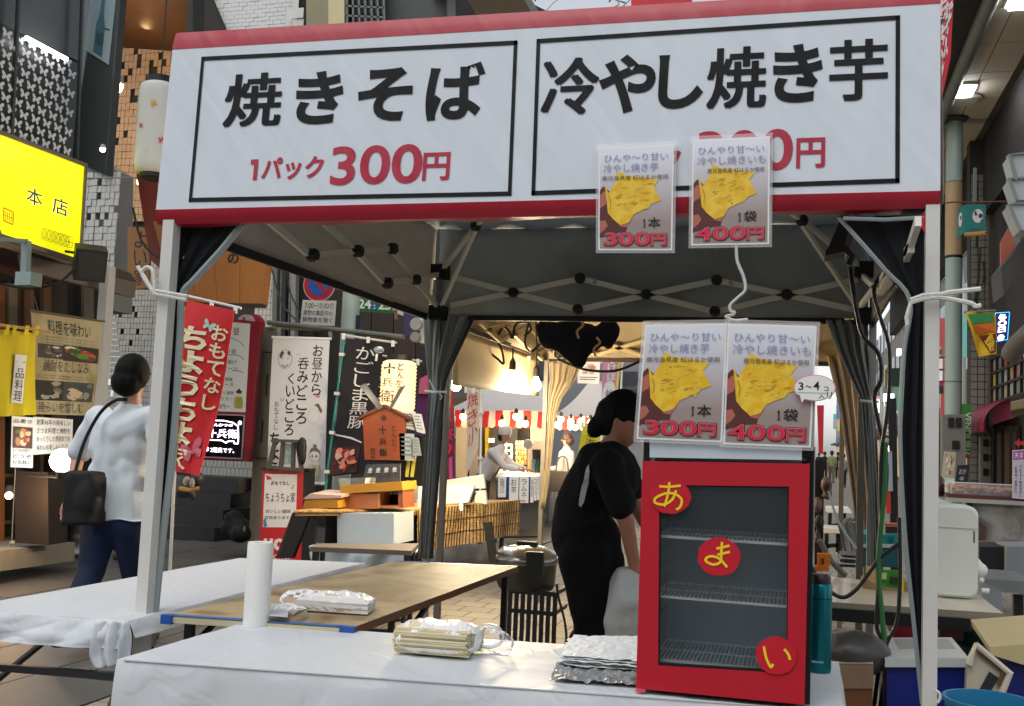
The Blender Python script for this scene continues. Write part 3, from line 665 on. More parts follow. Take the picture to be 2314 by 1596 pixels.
panel('pane', [(780, -80), (866, -80), (866, 690), (780, 690)], PY(17.2), mat('#15161a', .2), bk, .1)
for i in range(7): put('bar', pbar(MB(), 782+i*14, -60, 786+i*14, 80, PY(17), .035), GREYP, bk)
for i in range(5): put('bar', pbar(MB(), 780, -30+i*22, 868, -26+i*22, PY(17), .035), GREYP, bk)
o = panel('grey_facade', [(866, -120), (1010, -120), (1010, 690), (866, 690)], PY(17.5), mat('#4e5152', .7, var=.1), None, .5); tag(o, 'flat grey facade above the gap between the banner panels', 'facade')
struct('soffit_left', MB().hexa([at(1000, -40, PY(16)), at(1240, 60, PY(26)), at(1195, 60, PY(26)), at(920, 60, PY(22))], (0, 0, .4)), mat('#1b1c1d', .8))
panel('soffit_ceiling', [(1020, -90), (1150, -90), (1225, 40), (1110, 60)], PZ(8.2), mat('#8f8b80', .8, var=.08), None, -.2); bpy.data.objects['soffit_ceiling']['kind'] = 'structure'
for x, y in ((1163, 8), (1177, 30)):
    c = at(x, y, PY(20)); t = thing('ceiling_spotlight', 'dazzling white spotlight in the ceiling just above the banner, the %s one' % ('upper' if y < 20 else 'lower'), 'spotlight', c, 'ceiling spotlights above the banner'); put('lens', MB().ell(c, .1, 12).sm(), mat('#ffffff', emit=30, var=0), t); put('can', MB().lathe(c+V((0, 0, .04)), [(.11, 0), (.12, .12), (.05, .14)], 14), WHITE, t)
SR = Sheet([(1425, -30), (1565, -38), (1562, 60), (1428, 66)], PY(9)); t = thing('red_street_banner', 'plain red cloth glimpsed above the middle of the tent banner', 'banner', SR.p(.5, 1)); SR.slab('cloth', RED, t, .01)
put('hanging_line', MB().tube([at(1300, -60, PY(9)), at(1425, -34, PY(9)), at(1565, -42, PY(9)), at(2140, -120, PY(9))], .008, 6), INK, t)
SR.c = [at(x, y, PY(9)) for x, y in ((1425, -30), (1565, -38), (1562, 60), (1428, 66))]
tw = MB(); rs = random.Random(4)
for i in range(26):
    a = at(rs.uniform(1200, 1420), rs.uniform(-60, 40), PY(24)); p = [a]
    for k in range(3): p.append(p[-1]+V((rs.uniform(-.3, .3), 0, rs.uniform(.05, .35))))
    tw.tube(p, [.02, .012, .008, .004], 5)
o = put('bare_twigs', tw, mat('#4a443c', .8)); tag(o, 'bare dark twigs against the white sky above the banner', 'branches')
# ================================================================ the stall tent
TX0, TX1, TY0, TY1, ZV, ZE = -2.05, .34, 2.97, 5.60, 1.99, 2.53
tent = thing('event_tent', 'grey lined folding event tent with white frame over the counter', 'tent', (-.85, 4.2, 0))
GREYR = mat('#a4abb0', .8, kind='folds', bump=.35, var=.1, tl=.45); GREYV = mat('#c4beb8', .85, kind='folds', bump=.25, var=.1, tl=.4)
def leg(x, y, z1, w=.038, m=STEELW):
    o = put('leg', MB().bar((x, y, 0), (x, y, z1), w), m, tent); put('foot_plate', MB().box((x-.05, y-.05, 0), (x+.05, y+.05, .006)), BLACKP, o); return o
a = at(325, 1400, PY(TY0)); xl = a.x; xr = at(2103, 1000, PY(TY0)).x
leg(xl, TY0, 2.05, .042); leg(xr, TY0, 2.05, .036)
lb = at(968, 1200, PY(TY1)).x; rb_ = at(1968, 1100, PY(TY1)).x
for x in (lb, rb_): leg(x, TY1, 2.3, .036, mat('#8b9291', .4, metal=.3))
# inner legs of the upper half
GREYT = mat('#e0ded2', .4, metal=.1, var=.04)
PXl, PXr, PB2 = PX(TX0+.03), PX(TX1-.03), PY(TY1-.03)
def truss(pl, segs, w=.026):
    for x0, y0, x1, y1 in segs:
        put('truss_bar', pbar(MB(), x0, y0, x1, y1, pl, w*.6, None, w), GREYT, tent)
def joints(pl, pts, s=.03):
    for x, y in pts:
        c = at(x, y, pl, .012); put('joint', MB().lathe(c-toward(pl)*.02, [(s*.8, 0), (s, .008), (s, .035), (s*.75, .045)], 10, toward(pl)), BLACKP, tent)
truss(PXl, [(560, 460, 700, 577), (700, 577, 803, 568), (803, 568, 882, 562), (705, 480, 803, 568), (803, 568, 870, 640), (882, 562, 935, 632), (935, 632, 988, 692), (870, 640, 935, 632), (935, 632, 992, 620), (420, 590, 560, 470), (420, 470, 560, 470)], .028)
joints(PXl, [(700, 577), (803, 568), (882, 562), (870, 640), (935, 632)])
truss(PB2, [(1025, 626, 1161, 662), (1161, 662, 1312, 630), (1019, 690, 1161, 662), (1161, 662, 1307, 700), (1312, 630, 1461, 667), (1461, 667, 1616, 705), (1307, 700, 1461, 667), (1461, 667, 1620, 634), (1620, 634, 1778, 667), (1778, 667, 1943, 703), (1616, 705, 1778, 667), (1778, 667, 1938, 632)], .03)
joints(PB2, [(1161, 662), (1312, 630), (1307, 700), (1461, 667), (1620, 634), (1616, 705), (1778, 667)])
PRt = PX(TX1-.06); truss(PRt, [(1945, 690, 1985, 640), (1985, 640, 2010, 610), (1950, 625, 1990, 660), (1990, 660, 2030, 560), (2010, 610, 2060, 560), (2030, 640, 2075, 500)], .026)
for i in range(6): put('tent_peg_hook', MB().bar(at(1290+i*0, 0, PB2), at(1290, 0, PB2)+V((0, 0, .001)), .001), GREYT, tent) if False else None
for x, y in ((1345, 638), (1652, 641)): put('cloth_clip', MB().box(*(at(x, y, PB2)+V(q) for q in ((-.012, -.01, -.012), (.012, .01, .02)))), mat('#b7b7b0'), tent)
# corner brackets and roof ribs
pk = V((-.85, 4.28, 2.98))
for cx, cy, px in ((TX0+.03, TY1-.04, (1004, 611)), (TX1-.03, TY1-.04, (1950, 640)), (TX0+.03, TY0+.04, (430, 430)), (TX1-.03, TY0+.04, (2090, 430))):
    for z in (2.03, 2.27): put('corner_bracket', MB().box((cx-.045, cy-.045, z-.04), (cx+.045, cy+.045, z+.04)), BLACKP, tent)
    c0 = V((cx, cy, 2.27)); md = c0.lerp(pk, .27)+V((0, 0, .0)); put('roof_rib', MB().bar(c0, md, .022), GREYT, tent); put('roof_rib', MB().bar(md, pk-V((0, 0, .05)), .022), GREYT, tent)
    put('joint', MB().ell(md, .032, 10), BLACKP, tent); put('roof_strut', MB().bar((cx, cy, 2.03), md-V((0, 0, .02)), .02), GREYT, tent)
# roof: four sagging slopes, outside red, seen grey from inside
def slope(a, b):
    a, b = V(a), V(b)
    def fn(u, v):
        p = a.lerp(b, u).lerp(pk, v); return p-V((0, 0, .10*math.sin(math.pi*v)*(.4+math.sin(math.pi*u)*.6)))+V((0, 0, .012*math.sin(u*40)*(1-v)))
    m = MB().grid(fn, 24, 12, .003, (0, 0, -1)); m.smooth = 'all'; return m
O = .03
cs = [(TX0-O, TY0+.01, ZE), (TX1+O, TY0+.01, ZE), (TX1+O, TY1+O, ZE), (TX0-O, TY1+O, ZE)]
for i in range(4): put('roof_slope', slope(cs[i], cs[(i+1) % 4]), GREYR, tent)
# side and back valances
def wallgrid(a, b, z0, z1, amp=.012, f=9, nu=40):
    a, b = V(a), V(b); n = (b-a).cross(V((0, 0, 1))).normalized()
    def fn(u, v): p = a.lerp(b, u); return V((p.x, p.y, z1+(z0-z1)*v))+n*amp*math.sin(u*f+v*2)*(v*.8+.2)
    m = MB().grid(fn, nu, 8, .002, n); m.smooth = 'all'; return m
put('side_valance', wallgrid((TX0-.02, TY0, 0), (TX0-.02, TY1, 0), ZV+.02, ZE), GREYV, tent)
put('side_valance', wallgrid((TX1+.02, TY0, 0), (TX1+.02, TY1, 0), ZV+.02, ZE), GREYV, tent)
put('back_valance', wallgrid((TX0, TY1+.02, 0), (TX1, TY1+.02, 0), ZV+.035, ZE), GREYR, tent)
put('valance_hem', MB().bar((TX0-.02, TY0, ZV), (TX0-.02, TY1-.1, ZV+.01), .012, .035), BLACKP, tent)
put('valance_hem', MB().bar((TX0+.14, TY1+.02, ZV+.02), (TX1-.12, TY1+.02, ZV+.02), .012, .03), BLACKP, tent)
put('valance_hem', MB().bar((TX1+.02, TY0, ZV), (TX1+.02, TY1, ZV), .012, .03), BLACKP, tent)
# front banner
PF = PY(TY0-.03)
BN = Sheet([(394, 72), (2125, -33), (2125, 467), (349, 505)], PF)
bn = put('banner', MB().grid(lambda a, b: BN.p(a, .095-.011*a+(.93-.095+.011*a)*b), 60, 10, .004, BN.n), mat('#d5dce3', .5, kind='folds', bump=.10, var=.02, vs=3, coat=0), tent, smooth=True)
REDB = mat('#a81c30', .4, kind='folds', bump=.1, var=.06, coat=0)
put('top_band', MB().grid(lambda a, b: BN.p(a, (.095-.011*a)*b, .001)+V((0, .012*(1-b)**2, 0)), 60, 3, .004, BN.n), REDB, bn, smooth=True)
put('bottom_band', MB().grid(lambda a, b: BN.p(a, .93+.07*b, .001)+V((0, .02*b*b, 0)), 60, 3, .004, BN.n), REDB, bn, smooth=True)
put('bottom_return', MB().grid(lambda a, b: BN.p(a, 1.0)+V((0, .02+.04*b, -.004*math.sin(a*30)*b)), 60, 2, .003, (0, 0, -1)), REDB, bn, smooth=True)
BI = mat('#0f1015', .5, spec=.25, kind='folds', bump=.15, var=.03); RI = mat('#b01f3c', .4, kind='folds', bump=.15, var=.03)
I = Ink(BN, bn, .0022)
for q in ([(456, 129), (1170, 92), (1156, 443), (427, 457)], [(1213, 89), (2034, 35), (2033, 414), (1201, 442)]):
    P4 = [BN.inv(x, y) for x, y in q]
    for i in range(4):
        (x0, y0), (x1, y1) = P4[i], P4[(i+1) % 4]; hw = .0024 if i % 2 else .0105
        if i % 2 == 0: s_ = 1 if i == 0 else -1; I.shape([(x0, y0), (x1, y1), (x1+(-s_*.0001), y1+s_*hw*2), (x0, y0+s_*hw*2)], BI)
        else: s_ = -1 if i == 1 else 1; I.shape([(x0, y0), (x1, y1), (x1+s_*hw*2, y1), (x0+s_*hw*2, y0)], BI)
for ch, b in (('焼', (514, 168, 633, 285)), ('き', (674, 164, 771, 279)), ('そ', (814, 157, 928, 272)), ('ば', (968, 146, 1091, 269)),
              ('冷', (1228, 133, 1351, 259)), ('や', (1356, 127, 1479, 254)), ('し', (1490, 126, 1588, 244)), ('焼', (1600, 109, 1731, 244)), ('き', (1748, 103, 1858, 230)), ('芋', (1875, 92, 2006, 226))):
    if ch in '焼冷芋': I.heavy(ch, b, BI, 0, .05)
    else: I.text(ch, b, BI, .034, 1, res=5)
for t, b, bo in (('@', (568, 361, 581, 407), .012), ('パック', (594, 357, 730, 404), .03), ('300', (752, 332, 952, 414), .018), ('円', (958, 346, 1015, 407), .022),
                 ('@', (1355, 338, 1368, 386), .012), ('パック', (1383, 338, 1538, 386), .03), ('300', (1578, 298, 1791, 384), .018), ('円', (1800, 313, 1864, 379), .022)):
    if t == '@': I.one(b, RI)
    else: I.text(t, b, RI, bo, 1, res=5)
I.done()

# curtains of the front corners
cl = put('curtain', drape([(388, 500, 550, 500, 1), (388, 560, 490, 562, 1), (382, 620, 440, 622, .8), (378, 664, 412, 668, .35), (366, 760, 408, 760, .5), (352, 1000, 392, 1000, .7), (340, 1250, 364, 1250, .6), (334, 1470, 345, 1470, .4)], PY(TY0+.05), 2.5, .009, 30, 60), BLACKC, tent)
HEM = mat('#8f9a9a', .6, var=.06)
put('curtain_hem', MB().tube([at(x, y, PY(TY0+.03)) for x, y in ((548, 506), (500, 566), (440, 632), (412, 668), (407, 760), (392, 1000), (364, 1250), (343, 1460))], .012, 6, smooth=4), HEM, cl)
cr = put('curtain', drape([(1893, 488, 2094, 488, 1), (1950, 560, 2094, 560, 1), (2010, 630, 2092, 630, .8), (2056, 680, 2092, 680, .5), (2048, 780, 2092, 780, .8), (2036, 1000, 2090, 1000, 1), (2048, 1250, 2088, 1250, .8), (2072, 1500, 2088, 1500, .5), (2082, 1650, 2090, 1650, .4)], PY(TY0+.05), 2, .008, 30, 60), BLACKC, tent)
put('curtain_hem', MB().tube([at(x, y, PY(TY0+.02)) for x, y in ((1895, 492), (1930, 530), (2000, 610), (2057, 680), (2042, 800), (2034, 980), (2044, 1200), (2064, 1400), (2084, 1590))], .006, 6, smooth=4), HEM, cr)
put('curtain_cord', MB().tube([at(x, y, PY(TY0)) for x, y in ((1905, 494), (2000, 497), (2088, 492))], .006, 6), HEM, cr)
put('red_tag', MB().poly([at(x, y, PY(TY0-.005)) for x, y in ((2086, 480), (2092, 480), (2090, 528), (2079, 506))], (0, .004, 0)), RED, tent)
# back corner curtains (grey)
GC = mat('#9da19e', .8, var=.12, vs=2, bump=.2, bs=10, tl=.15)
put('curtain', drape([(958, 706, 1068, 712, 1), (962, 770, 1040, 780, 1), (968, 830, 1012, 840, .8), (972, 882, 1004, 884, .3), (966, 960, 996, 960, .7), (958, 1100, 988, 1100, .8), (948, 1262, 978, 1262, .8)], PY(TY1-.01), 4, .03, 34, 50), GC, tent)
put('curtain_hem', MB().tube([at(x, y, PY(TY1-.05)) for x, y in ((1070, 716), (1040, 782), (1014, 838), (1002, 880), (995, 1000), (984, 1130), (974, 1262))], .012, 6, smooth=4), mat('#1c1d1e', .8), tent)
put('curtain', drape([(1866, 724, 1962, 722, 1), (1890, 790, 1962, 790, 1), (1918, 850, 1968, 850, .8), (1946, 904, 1974, 908, .4), (1952, 1000, 1982, 1000, .7), (1960, 1140, 1990, 1140, .8), (1966, 1310, 1996, 1310, .8)], PY(TY1-.01), 4, .03, 34, 50), GC, tent)
for x0, y0, x1, y1, pl in ((960, 884, 1010, 886, PY(TY1-.06)), (1944, 905, 1985, 908, PY(TY1-.06))):
    put('tie_cord', MB().tube([at(x0, y0, pl), at((x0+x1)/2, y0+3, pl, .02), at(x1, y1, pl)], .007, 6), ROPE, tent)
put('tie_cord', MB().tube([at(x, y, PY(TY1-.07)) for x, y in ((985, 886), (975, 868), (970, 858))], .004, 5).tube([at(x, y, PY(TY1-.07)) for x, y in ((990, 886), (999, 896), (995, 904))], .004, 5), ROPE, tent)
# white ropes on the front legs
R1 = PY(TY0-.045)
rp = thing('white_rope', 'white cotton rope tied in a loop round the left front tent leg', 'rope', at(350, 660, R1), 'ropes tied round the tent legs')
put('band', MB().tube([at(x, y, R1) for x, y in ((346, 656), (380, 662), (424, 670))], .006, 6).tube([at(x, y, R1) for x, y in ((346, 664), (380, 670), (422, 678))], .006, 6), ROPE, rp)
put('loop', MB().tube([at(x, y, R1) for x, y in ((311, 602), (330, 632), (347, 660), (349, 640), (345, 612), (334, 604), (324, 610), (322, 622), (338, 648), (352, 664))], .0065, 6, smooth=4), ROPE, rp)
rp = thing('white_rope', 'white cotton rope round the right front tent leg with two loose ends', 'rope', at(2060, 680, R1), 'ropes tied round the tent legs')
put('band', MB().tube([at(x, y, R1) for x, y in ((2058, 678), (2085, 668), (2120, 665))], .006, 6).tube([at(x, y, R1) for x, y in ((2058, 684), (2085, 676), (2120, 672))], .006, 6), ROPE, rp)
put('loose_end', MB().tube([at(x, y, R1) for x, y in ((2118, 668), (2140, 662), (2180, 657), (2216, 653))], .0065, 6, smooth=3), ROPE, rp)
put('loose_end', MB().tube([at(x, y, R1) for x, y in ((2118, 672), (2150, 677), (2195, 686), (2204, 693), (2217, 690))], .0065, 6, smooth=3), ROPE, rp)
put('hanging_end', MB().tube([at(x, y, R1) for x, y in ((2058, 684), (2053, 700), (2048, 718), (2050, 735))], .005, 6), ROPE, rp)
o = put('white_string', MB().tube([at(x, y, PY(2.9)) for x, y in ((1664, 552), (1666, 590), (1680, 625), (1684, 655), (1668, 672), (1650, 690), (1652, 704), (1660, 706), (1655, 712), (1640, 716), (1660, 724), (1690, 722))], .0045, 6, smooth=5), mat('#c9c9c2', .6))
tag(o, 'thin white cord dangling below the right hand price poster on the banner', 'cord')
# clamp spotlight under the roof, right
c = at(1893, 545, PY(3.6)); cs_ = thing('clamp_spotlight', 'black clamp spotlight hanging under the tent roof at the right', 'spotlight', c)
put('housing', MB().hexa([at(x, y, PY(3.6)) for x, y in ((1898, 497), (1926, 493), (1906, 560), (1868, 568))], (.02, .12, 0)), mat('#0e0e0f', .5), cs_)
put('lens_rim', MB().hexa([at(x, y, PY(3.59)) for x, y in ((1868, 562), (1908, 554), (1912, 568), (1864, 578))], (0, .12, 0)), mat('#202022', .3), cs_)
put('bracket', MB().tube([at(x, y, PY(3.6)) for x, y in ((1905, 560), (1925, 580), (1918, 600))], .012, 6), BLACKP, cs_)
cb = put('cable', MB().tube([at(x, y, PY(4.2)) for x, y in ((1915, 560), (1925, 640), (1935, 700), (1950, 760), (1985, 800), (1990, 860), (1975, 900), (1990, 980), (2003, 1060), (1995, 1150), (1985, 1250))], .009, 6, smooth=4), BLACKP, cs_)
for pts, m, lab in (([(1990, 620), (1975, 660), (1990, 720), (2008, 780), (2010, 860), (2004, 940), (1990, 1040), (1992, 1180)], BLACKP, 'black power cable running down the right rear tent leg'),
                    ([(2002, 1000), (1998, 1100), (1990, 1200), (1985, 1290), (1992, 1380), (2000, 1460), (2010, 1596), (2012, 1650)], mat('#2c6b34', .5), 'thick green cable hanging beside the right tent curtain'),
                    ([(1826, 1265), (1850, 1310), (1880, 1340), (1908, 1350), (1935, 1332), (1960, 1300), (1990, 1260), (2030, 1230)], BLACKP, 'black cable sagging over the cream table from behind the refrigerator'),
                    ([(2032, 1170), (2034, 1300), (2028, 1400), (2008, 1445), (1990, 1490), (1975, 1600)], BLACKP, 'thin black cable hanging down to the blue cooler box'),
                    ([(1985, 1330), (1982, 1420), (2005, 1465), (1998, 1540), (1985, 1620)], BLACKP, 'doubled black cable below the cream table beside the green one')):
    one('cable', MB().tube([at(x, y, PY(3.95)) for x, y in pts], .010 if m is not BLACKP else .0075, 7, smooth=5), m, lab, 'cable', 'cables hanging at the right of the tent', smooth=True)

# ================================================================ front counter
ZT = .70
CT = [at(x, y, PZ(ZT)) for x, y in ((265, 1490), (1907, 1608), (1895, 1495), (545, 1409))]
ft = thing('counter_table', 'long folding table hidden under the white cloth in front', 'table', (CT[0]+CT[2])/2-V((0, 0, ZT)))
put('tabletop', MB().hexa([p-V((0, 0, .012)) for p in CT], (0, 0, -.03)), mat('#6b6156', .5, kind='wood'), ft)
for i in range(4):
    c = CT[i].lerp((CT[0]+CT[2])/2, .08); put('leg', MB().bar((c.x, c.y, 0), (c.x, c.y, ZT-.04), .025), BLACKP, ft)
def clothtop(u, v):
    p = CT[3].lerp(CT[2], u).lerp(CT[0].lerp(CT[1], u), v)
    cr_ = sum(.0022*math.exp(-abs(u-a_+.004*math.sin(v*9))*150) for a_ in (.13, .36, .62, .86))+.0018*math.exp(-abs(v-.52+.01*math.sin(u*12))*60)
    return p+V((0, 0, cr_+.002*noise.noise(V((u*9, v*4, 0)))+.0012*noise.noise(V((u*30, v*6, 4)))))
cm = MB().grid(clothtop, 200, 36); cm.smooth = 'all'
tc_ = thing('tablecloth', 'white vinyl cloth draped over the front counter', 'tablecloth', (CT[0]+CT[1])/2)
CLOTHV = mat('#d3d8dc', .5, var=.02, vs=3, kind='cloth', bump=.13)
def skirt(a, b, L_, f, amp, diag=0):
    a, b = V(a), V(b); n = (b-a).cross(V((0, 0, 1))).normalized()
    def fn(u, v):
        p = a.lerp(b, u); w_ = amp*(v**.8)*(.5*abs(noise.noise(V((u*f*.5+v*diag*.6, v*1.2, 7))))**.7*4-.6+math.sin(u*f+v*diag)+.5*math.sin(u*f*2.3+1+v*diag*2)+.6*noise.noise(V((u*4-v*diag*.3, v*2.5, 1))))
        rr = .006; q = v*L_
        return p+n*(rr*(1-math.exp(-q*60))+w_+.02*v)+V((0, 0, -q))
    m = MB().grid(fn, 90, 26); m.smooth = 'all'; return m
put('cloth_top', cm, CLOTHV, tc_); put('front_drop', skirt(CT[0], CT[1], .52, 22, .018, 5), CLOTHV, tc_)
put('left_drop', skirt(CT[3], CT[0], .3, 12, .02, 3), CLOTHV, tc_); put('right_drop', skirt(CT[1], CT[2], .3, 12, .015, 3), CLOTHV, tc_)
put('fold_line', MB().bar(CT[0]+V((.02, 0, .0005)), CT[1]+V((0, 0, .0005)), .006, .003), CLOTHV, tc_)

# kitchen paper roll
c = at(577, 1414, PZ(ZT)); pr_ = thing('paper_roll', 'tall roll of white kitchen paper standing at the left of the counter', 'paper roll', c)
hr = (at(583, 1225, PY(c.y)).z-c.z); r_ = .039
put('roll', MB().lathe(c, [(r_*.98, .001), (r_, .004), (r_*1.01, hr*.5), (r_, hr-.004), (r_*.97, hr), (.019, hr-.001), (.018, hr-.03)], 40).sm(), mat('#efefe8', .9, var=.02, bump=.35, bs=300), pr_)
put('loose_edge', MB().hexa([c+V((r_+.0005, -.004, .003)), c+V((r_+.0012, .012, .003)), c+V((r_+.0012, .012, hr-.004)), c+V((r_+.0005, -.004, hr-.004))], (.0008, 0, 0)), mat('#e5e5de', .9), pr_)

# chopstick bundles in clear plastic
cb0, cb1 = at(888, 1482, PZ(ZT)), at(1078, 1497, PZ(ZT))
ax = (cb1-cb0); ax.z = 0; ax.normalize(); sd = V((-ax.y, ax.x, 0))
if sd.y < 0: sd = -sd
ck = thing('chopstick_packs', 'clear bag of bundled pale wooden disposable chopsticks on the counter', 'chopsticks', cb0)
STK = [mat(c_, .6, kind='wood', var=.06, vs=30) for c_ in ('#d8cba4', '#cfc196', '#e0d5b2')]
me_s = [mesh_of(MB().box((0, -.0052, -.0026), (.21, -.0002, .0026)).box((0, .0002, -.0026), (.21, .0052, .0026)), m) for m in STK]
rot = math.atan2(ax.y, ax.x); rs = random.Random(2); n_ = 0
for bi, (ox, oy, nr_, nc) in enumerate(((0, 0, 11, 8), (.012, .098, 10, 7))):
    for r in range(nr_):
        for q in range(nc):
            yy = oy+(q+.5*(r % 2))*.0115; zz = .012+r*.0062
            e = ((q-nc/2+.5)/(nc/2))**2+((r-nr_/2+.5)/(nr_/2))**2
            if e > 1.35: continue
            p = cb0+ax*(ox+rs.uniform(-.006, .006))+sd*yy+V((0, 0, zz))
            o = share(rs.choice(me_s), 'chopstick_pair', ck, p, rotz=rot+rs.uniform(-.02, .02)); n_ += 1
def bagmesh(c, ux, uy, L_, W_, H_, seed, amp=.012, n=(28, 20)):
    def fn(u, v):
        a = v*2*math.pi; t = u; e = 1-abs(2*t-1)**6; rr = e**.5 if e > 0 else 0
        p = c+ux*(L_*(t))+uy*(W_*.5*math.cos(a)*rr)+V((0, 0, H_*.5+H_*.5*math.sin(a)*rr))
        k = noise.noise(V((p.x*22+seed, p.y*22, p.z*22)))+.6*noise.noise(V((p.x*60, p.y*60+seed, p.z*60)))
        q = p+(p-(c+ux*L_*t+V((0, 0, H_*.5)))).normalized()*k*amp
        q.z = max(q.z, c.z+.0015); return q
    m = MB().grid(fn, *n); m.smooth = False; return m
put('plastic_bag', bagmesh(cb0-ax*.012+sd*.085, ax, sd, .245, .225, .088, 1, .008), film('#ffffff', .04, .2, 1.12), ck)
put('bag_knot', bagmesh(cb0+ax*.2+sd*.13, ax, sd, .12, .07, .065, 5, .016), film('#ffffff', .1, .25, 1.12), ck)
def fn(u, v):
    a = v*2*math.pi; p = cb0+ax*(.24+.045*math.cos(u*2*math.pi))+sd*(.15+.015*math.cos(a))+V((0, 0, .045+.03*math.sin(u*2*math.pi)+.006*math.sin(a))); return p
put('bag_handle', MB().grid(fn, 20, 6).sm(), film('#ffffff', .08, .12, 1.3), ck)

# bag of napkins on the griddle table + foil sheets on the counter
c = at(650, 1395, PZ(.715)); bx, by = V((1, .05, 0)).normalized(), V((0, 1, 0))
# foil and white wrapping sheets
fc = at(1255, 1530, PZ(ZT+.002)); fs_ = thing('foil_sheets', 'pile of white paper sheets on crumpled silver foil left of the refrigerator', 'foil sheets', fc)
FQ = [at(x, y, PZ(ZT+.003)) for x, y in ((1240, 1541), (1470, 1556), (1470, 1470), (1286, 1466))]
def crump(q, amp, seed, z, nx=34, ny=18):
    def fn(u, v):
        p = q[0].lerp(q[1], u).lerp(q[3].lerp(q[2], u), v); k = noise.noise(V((p.x*38+seed, p.y*38, 0)))+.6*noise.noise(V((p.x*90, p.y*90+seed, 3)))
        e = min(u, 1-u, v, 1-v); wob = noise.noise(V((u*9, v*9, seed)))*.008*(1 if e < .05 else 0)
        return p+V((wob, wob, z+amp*(k+.8)))
    return MB().grid(fn, nx, ny, .0006, (0, 0, 1))
put('foil', crump(FQ, .011, 3, .0, 60, 30), mat('#e2e4e6', .3, metal=.7, var=.05), fs_)
FQ2 = [at(x, y, PZ(ZT+.012)) for x, y in ((1268, 1506), (1465, 1522), (1440, 1460), (1286, 1458))]
for i in range(5):
    q = [p+V((rs.uniform(-.012, .012), rs.uniform(-.01, .01), 0)) for p in FQ2]; put('paper_sheet', crump(q, .0036, 10+i*4, .004+i*.0055, 26, 16), mat('#f2f4f4', .6, var=.02), fs_)

# ================================================================ refrigerator
PFR = PY(2.60)
f_tl, f_tr = at(1452, 1040, PFR), at(1828, 1047, PFR)
FX0, FX1 = f_tl.x, f_tr.x; FZ1 = (f_tl.z+f_tr.z)/2; FB = [at(1438, 1557, PY(2.6)), at(1815, 1590, PY(2.6))]
fr = thing('display_refrigerator', 'small glass door refrigerator framed in red card with yellow hiragana, on the counter', 'refrigerator', ((FX0+FX1)/2, 2.8, ZT))
DOOR = [(1452, 1042), (1830, 1048), (1818, 1593), (1437, 1556)]
DS = Sheet(DOOR, PFR)
p = [DS.p(0, 0), DS.p(1, 0), DS.p(1, 1), DS.p(0, 1)]
top = at(1460, 985, PFR).z+.0
z0, z1 = ZT+.012, 1.47; X0, X1 = p[0].x+.002, p[1].x+.006; YB = 2.99
CAB = mat('#1b1c1f', .4, var=.1); LIN = mat('#9aa2a6', .4, var=.04)
m = MB(); m.box((X0-.004, 2.625, z0), (X0+.012, YB, z1)).box((X1-.012, 2.625, z0), (X1+.004, YB, z1)).box((X0+.012, 2.625, z1-.02), (X1-.012, YB, z1)).box((X0+.012, 2.625, z0), (X1-.012, YB, z0+.03)).box((X0+.012, YB-.015, z0+.03), (X1-.012, YB, z1-.02))
put('cabinet', m, CAB, fr)
m = MB(); m.box((X0+.0125, 2.63, z0+.031), (X0+.025, YB-.03, 1.29)).box((X1-.025, 2.63, z0+.031), (X1-.0125, YB-.03, 1.29)).box((X0+.025, YB-.03, z0+.031), (X1-.025, YB-.016, 1.29)).box((X0+.025, 2.63, z0+.031), (X1-.025, YB-.031, z0+.04)).box((X0+.0125, 2.63, 1.285), (X1-.0125, YB-.03, 1.30))
put('inner_liner', m, mat('#aab9c4', .35, var=.08, vs=2), fr)
for i in range(11): put('side_rib', MB().box((X0+.025, 2.66+i*.0, .78+i*.042), (X0+.031, YB-.04, .786+i*.042)), LIN, fr)
put('header', MB().box((X0+.004, 2.60, 1.302), (X1-.004, 2.624, 1.468)), mat('#16171a', .3), fr)
HS = Sheet([(1468, 985), (1812, 990), (1812, 1040), (1468, 1034)], PY(2.596)); HS.slab('header_panel', mat('#b4bcc4', .3, emit=.12), fr, .003)
for x in (X0+.04, X1-.04):
    for y in (2.66, 2.94): put('foot', MB().lathe((x, y, ZT+.001), [(.014, 0), (.016, .012)], 10), BLACKP, fr)
# shelves of wire
for zpx, (ya, yb) in enumerate(((1206, 1216), (1338, 1356), (1478, 1502))):
    z = at(1490, (ya+yb)/2, PY(2.66)).z; x0, x1 = X0+.03, X1-.03; m = MB()
    m.bar((x0, 2.655, z), (x1, 2.655, z), .006, .006).bar((x0, YB-.05, z), (x1, YB-.05, z), .004).bar((x0, 2.66, z), (x0, YB-.05, z), .004).bar((x1, 2.66, z), (x1, YB-.05, z), .004).bar((x0, 2.70, z-.006), (x1, 2.70, z-.006), .004).bar((x0, 2.82, z-.003), (x1, 2.82, z-.003), .003)
    sh_ = put('shelf', m, mat('#eef3f6', .3), fr)
    for i in range(34):
        x = x0+(x1-x0)*(i+.5)/34; put('wire', MB().bar((x, 2.662, z+.003), (x, YB-.052, z+.003), .0028), mat('#eef3f6', .3), sh_)
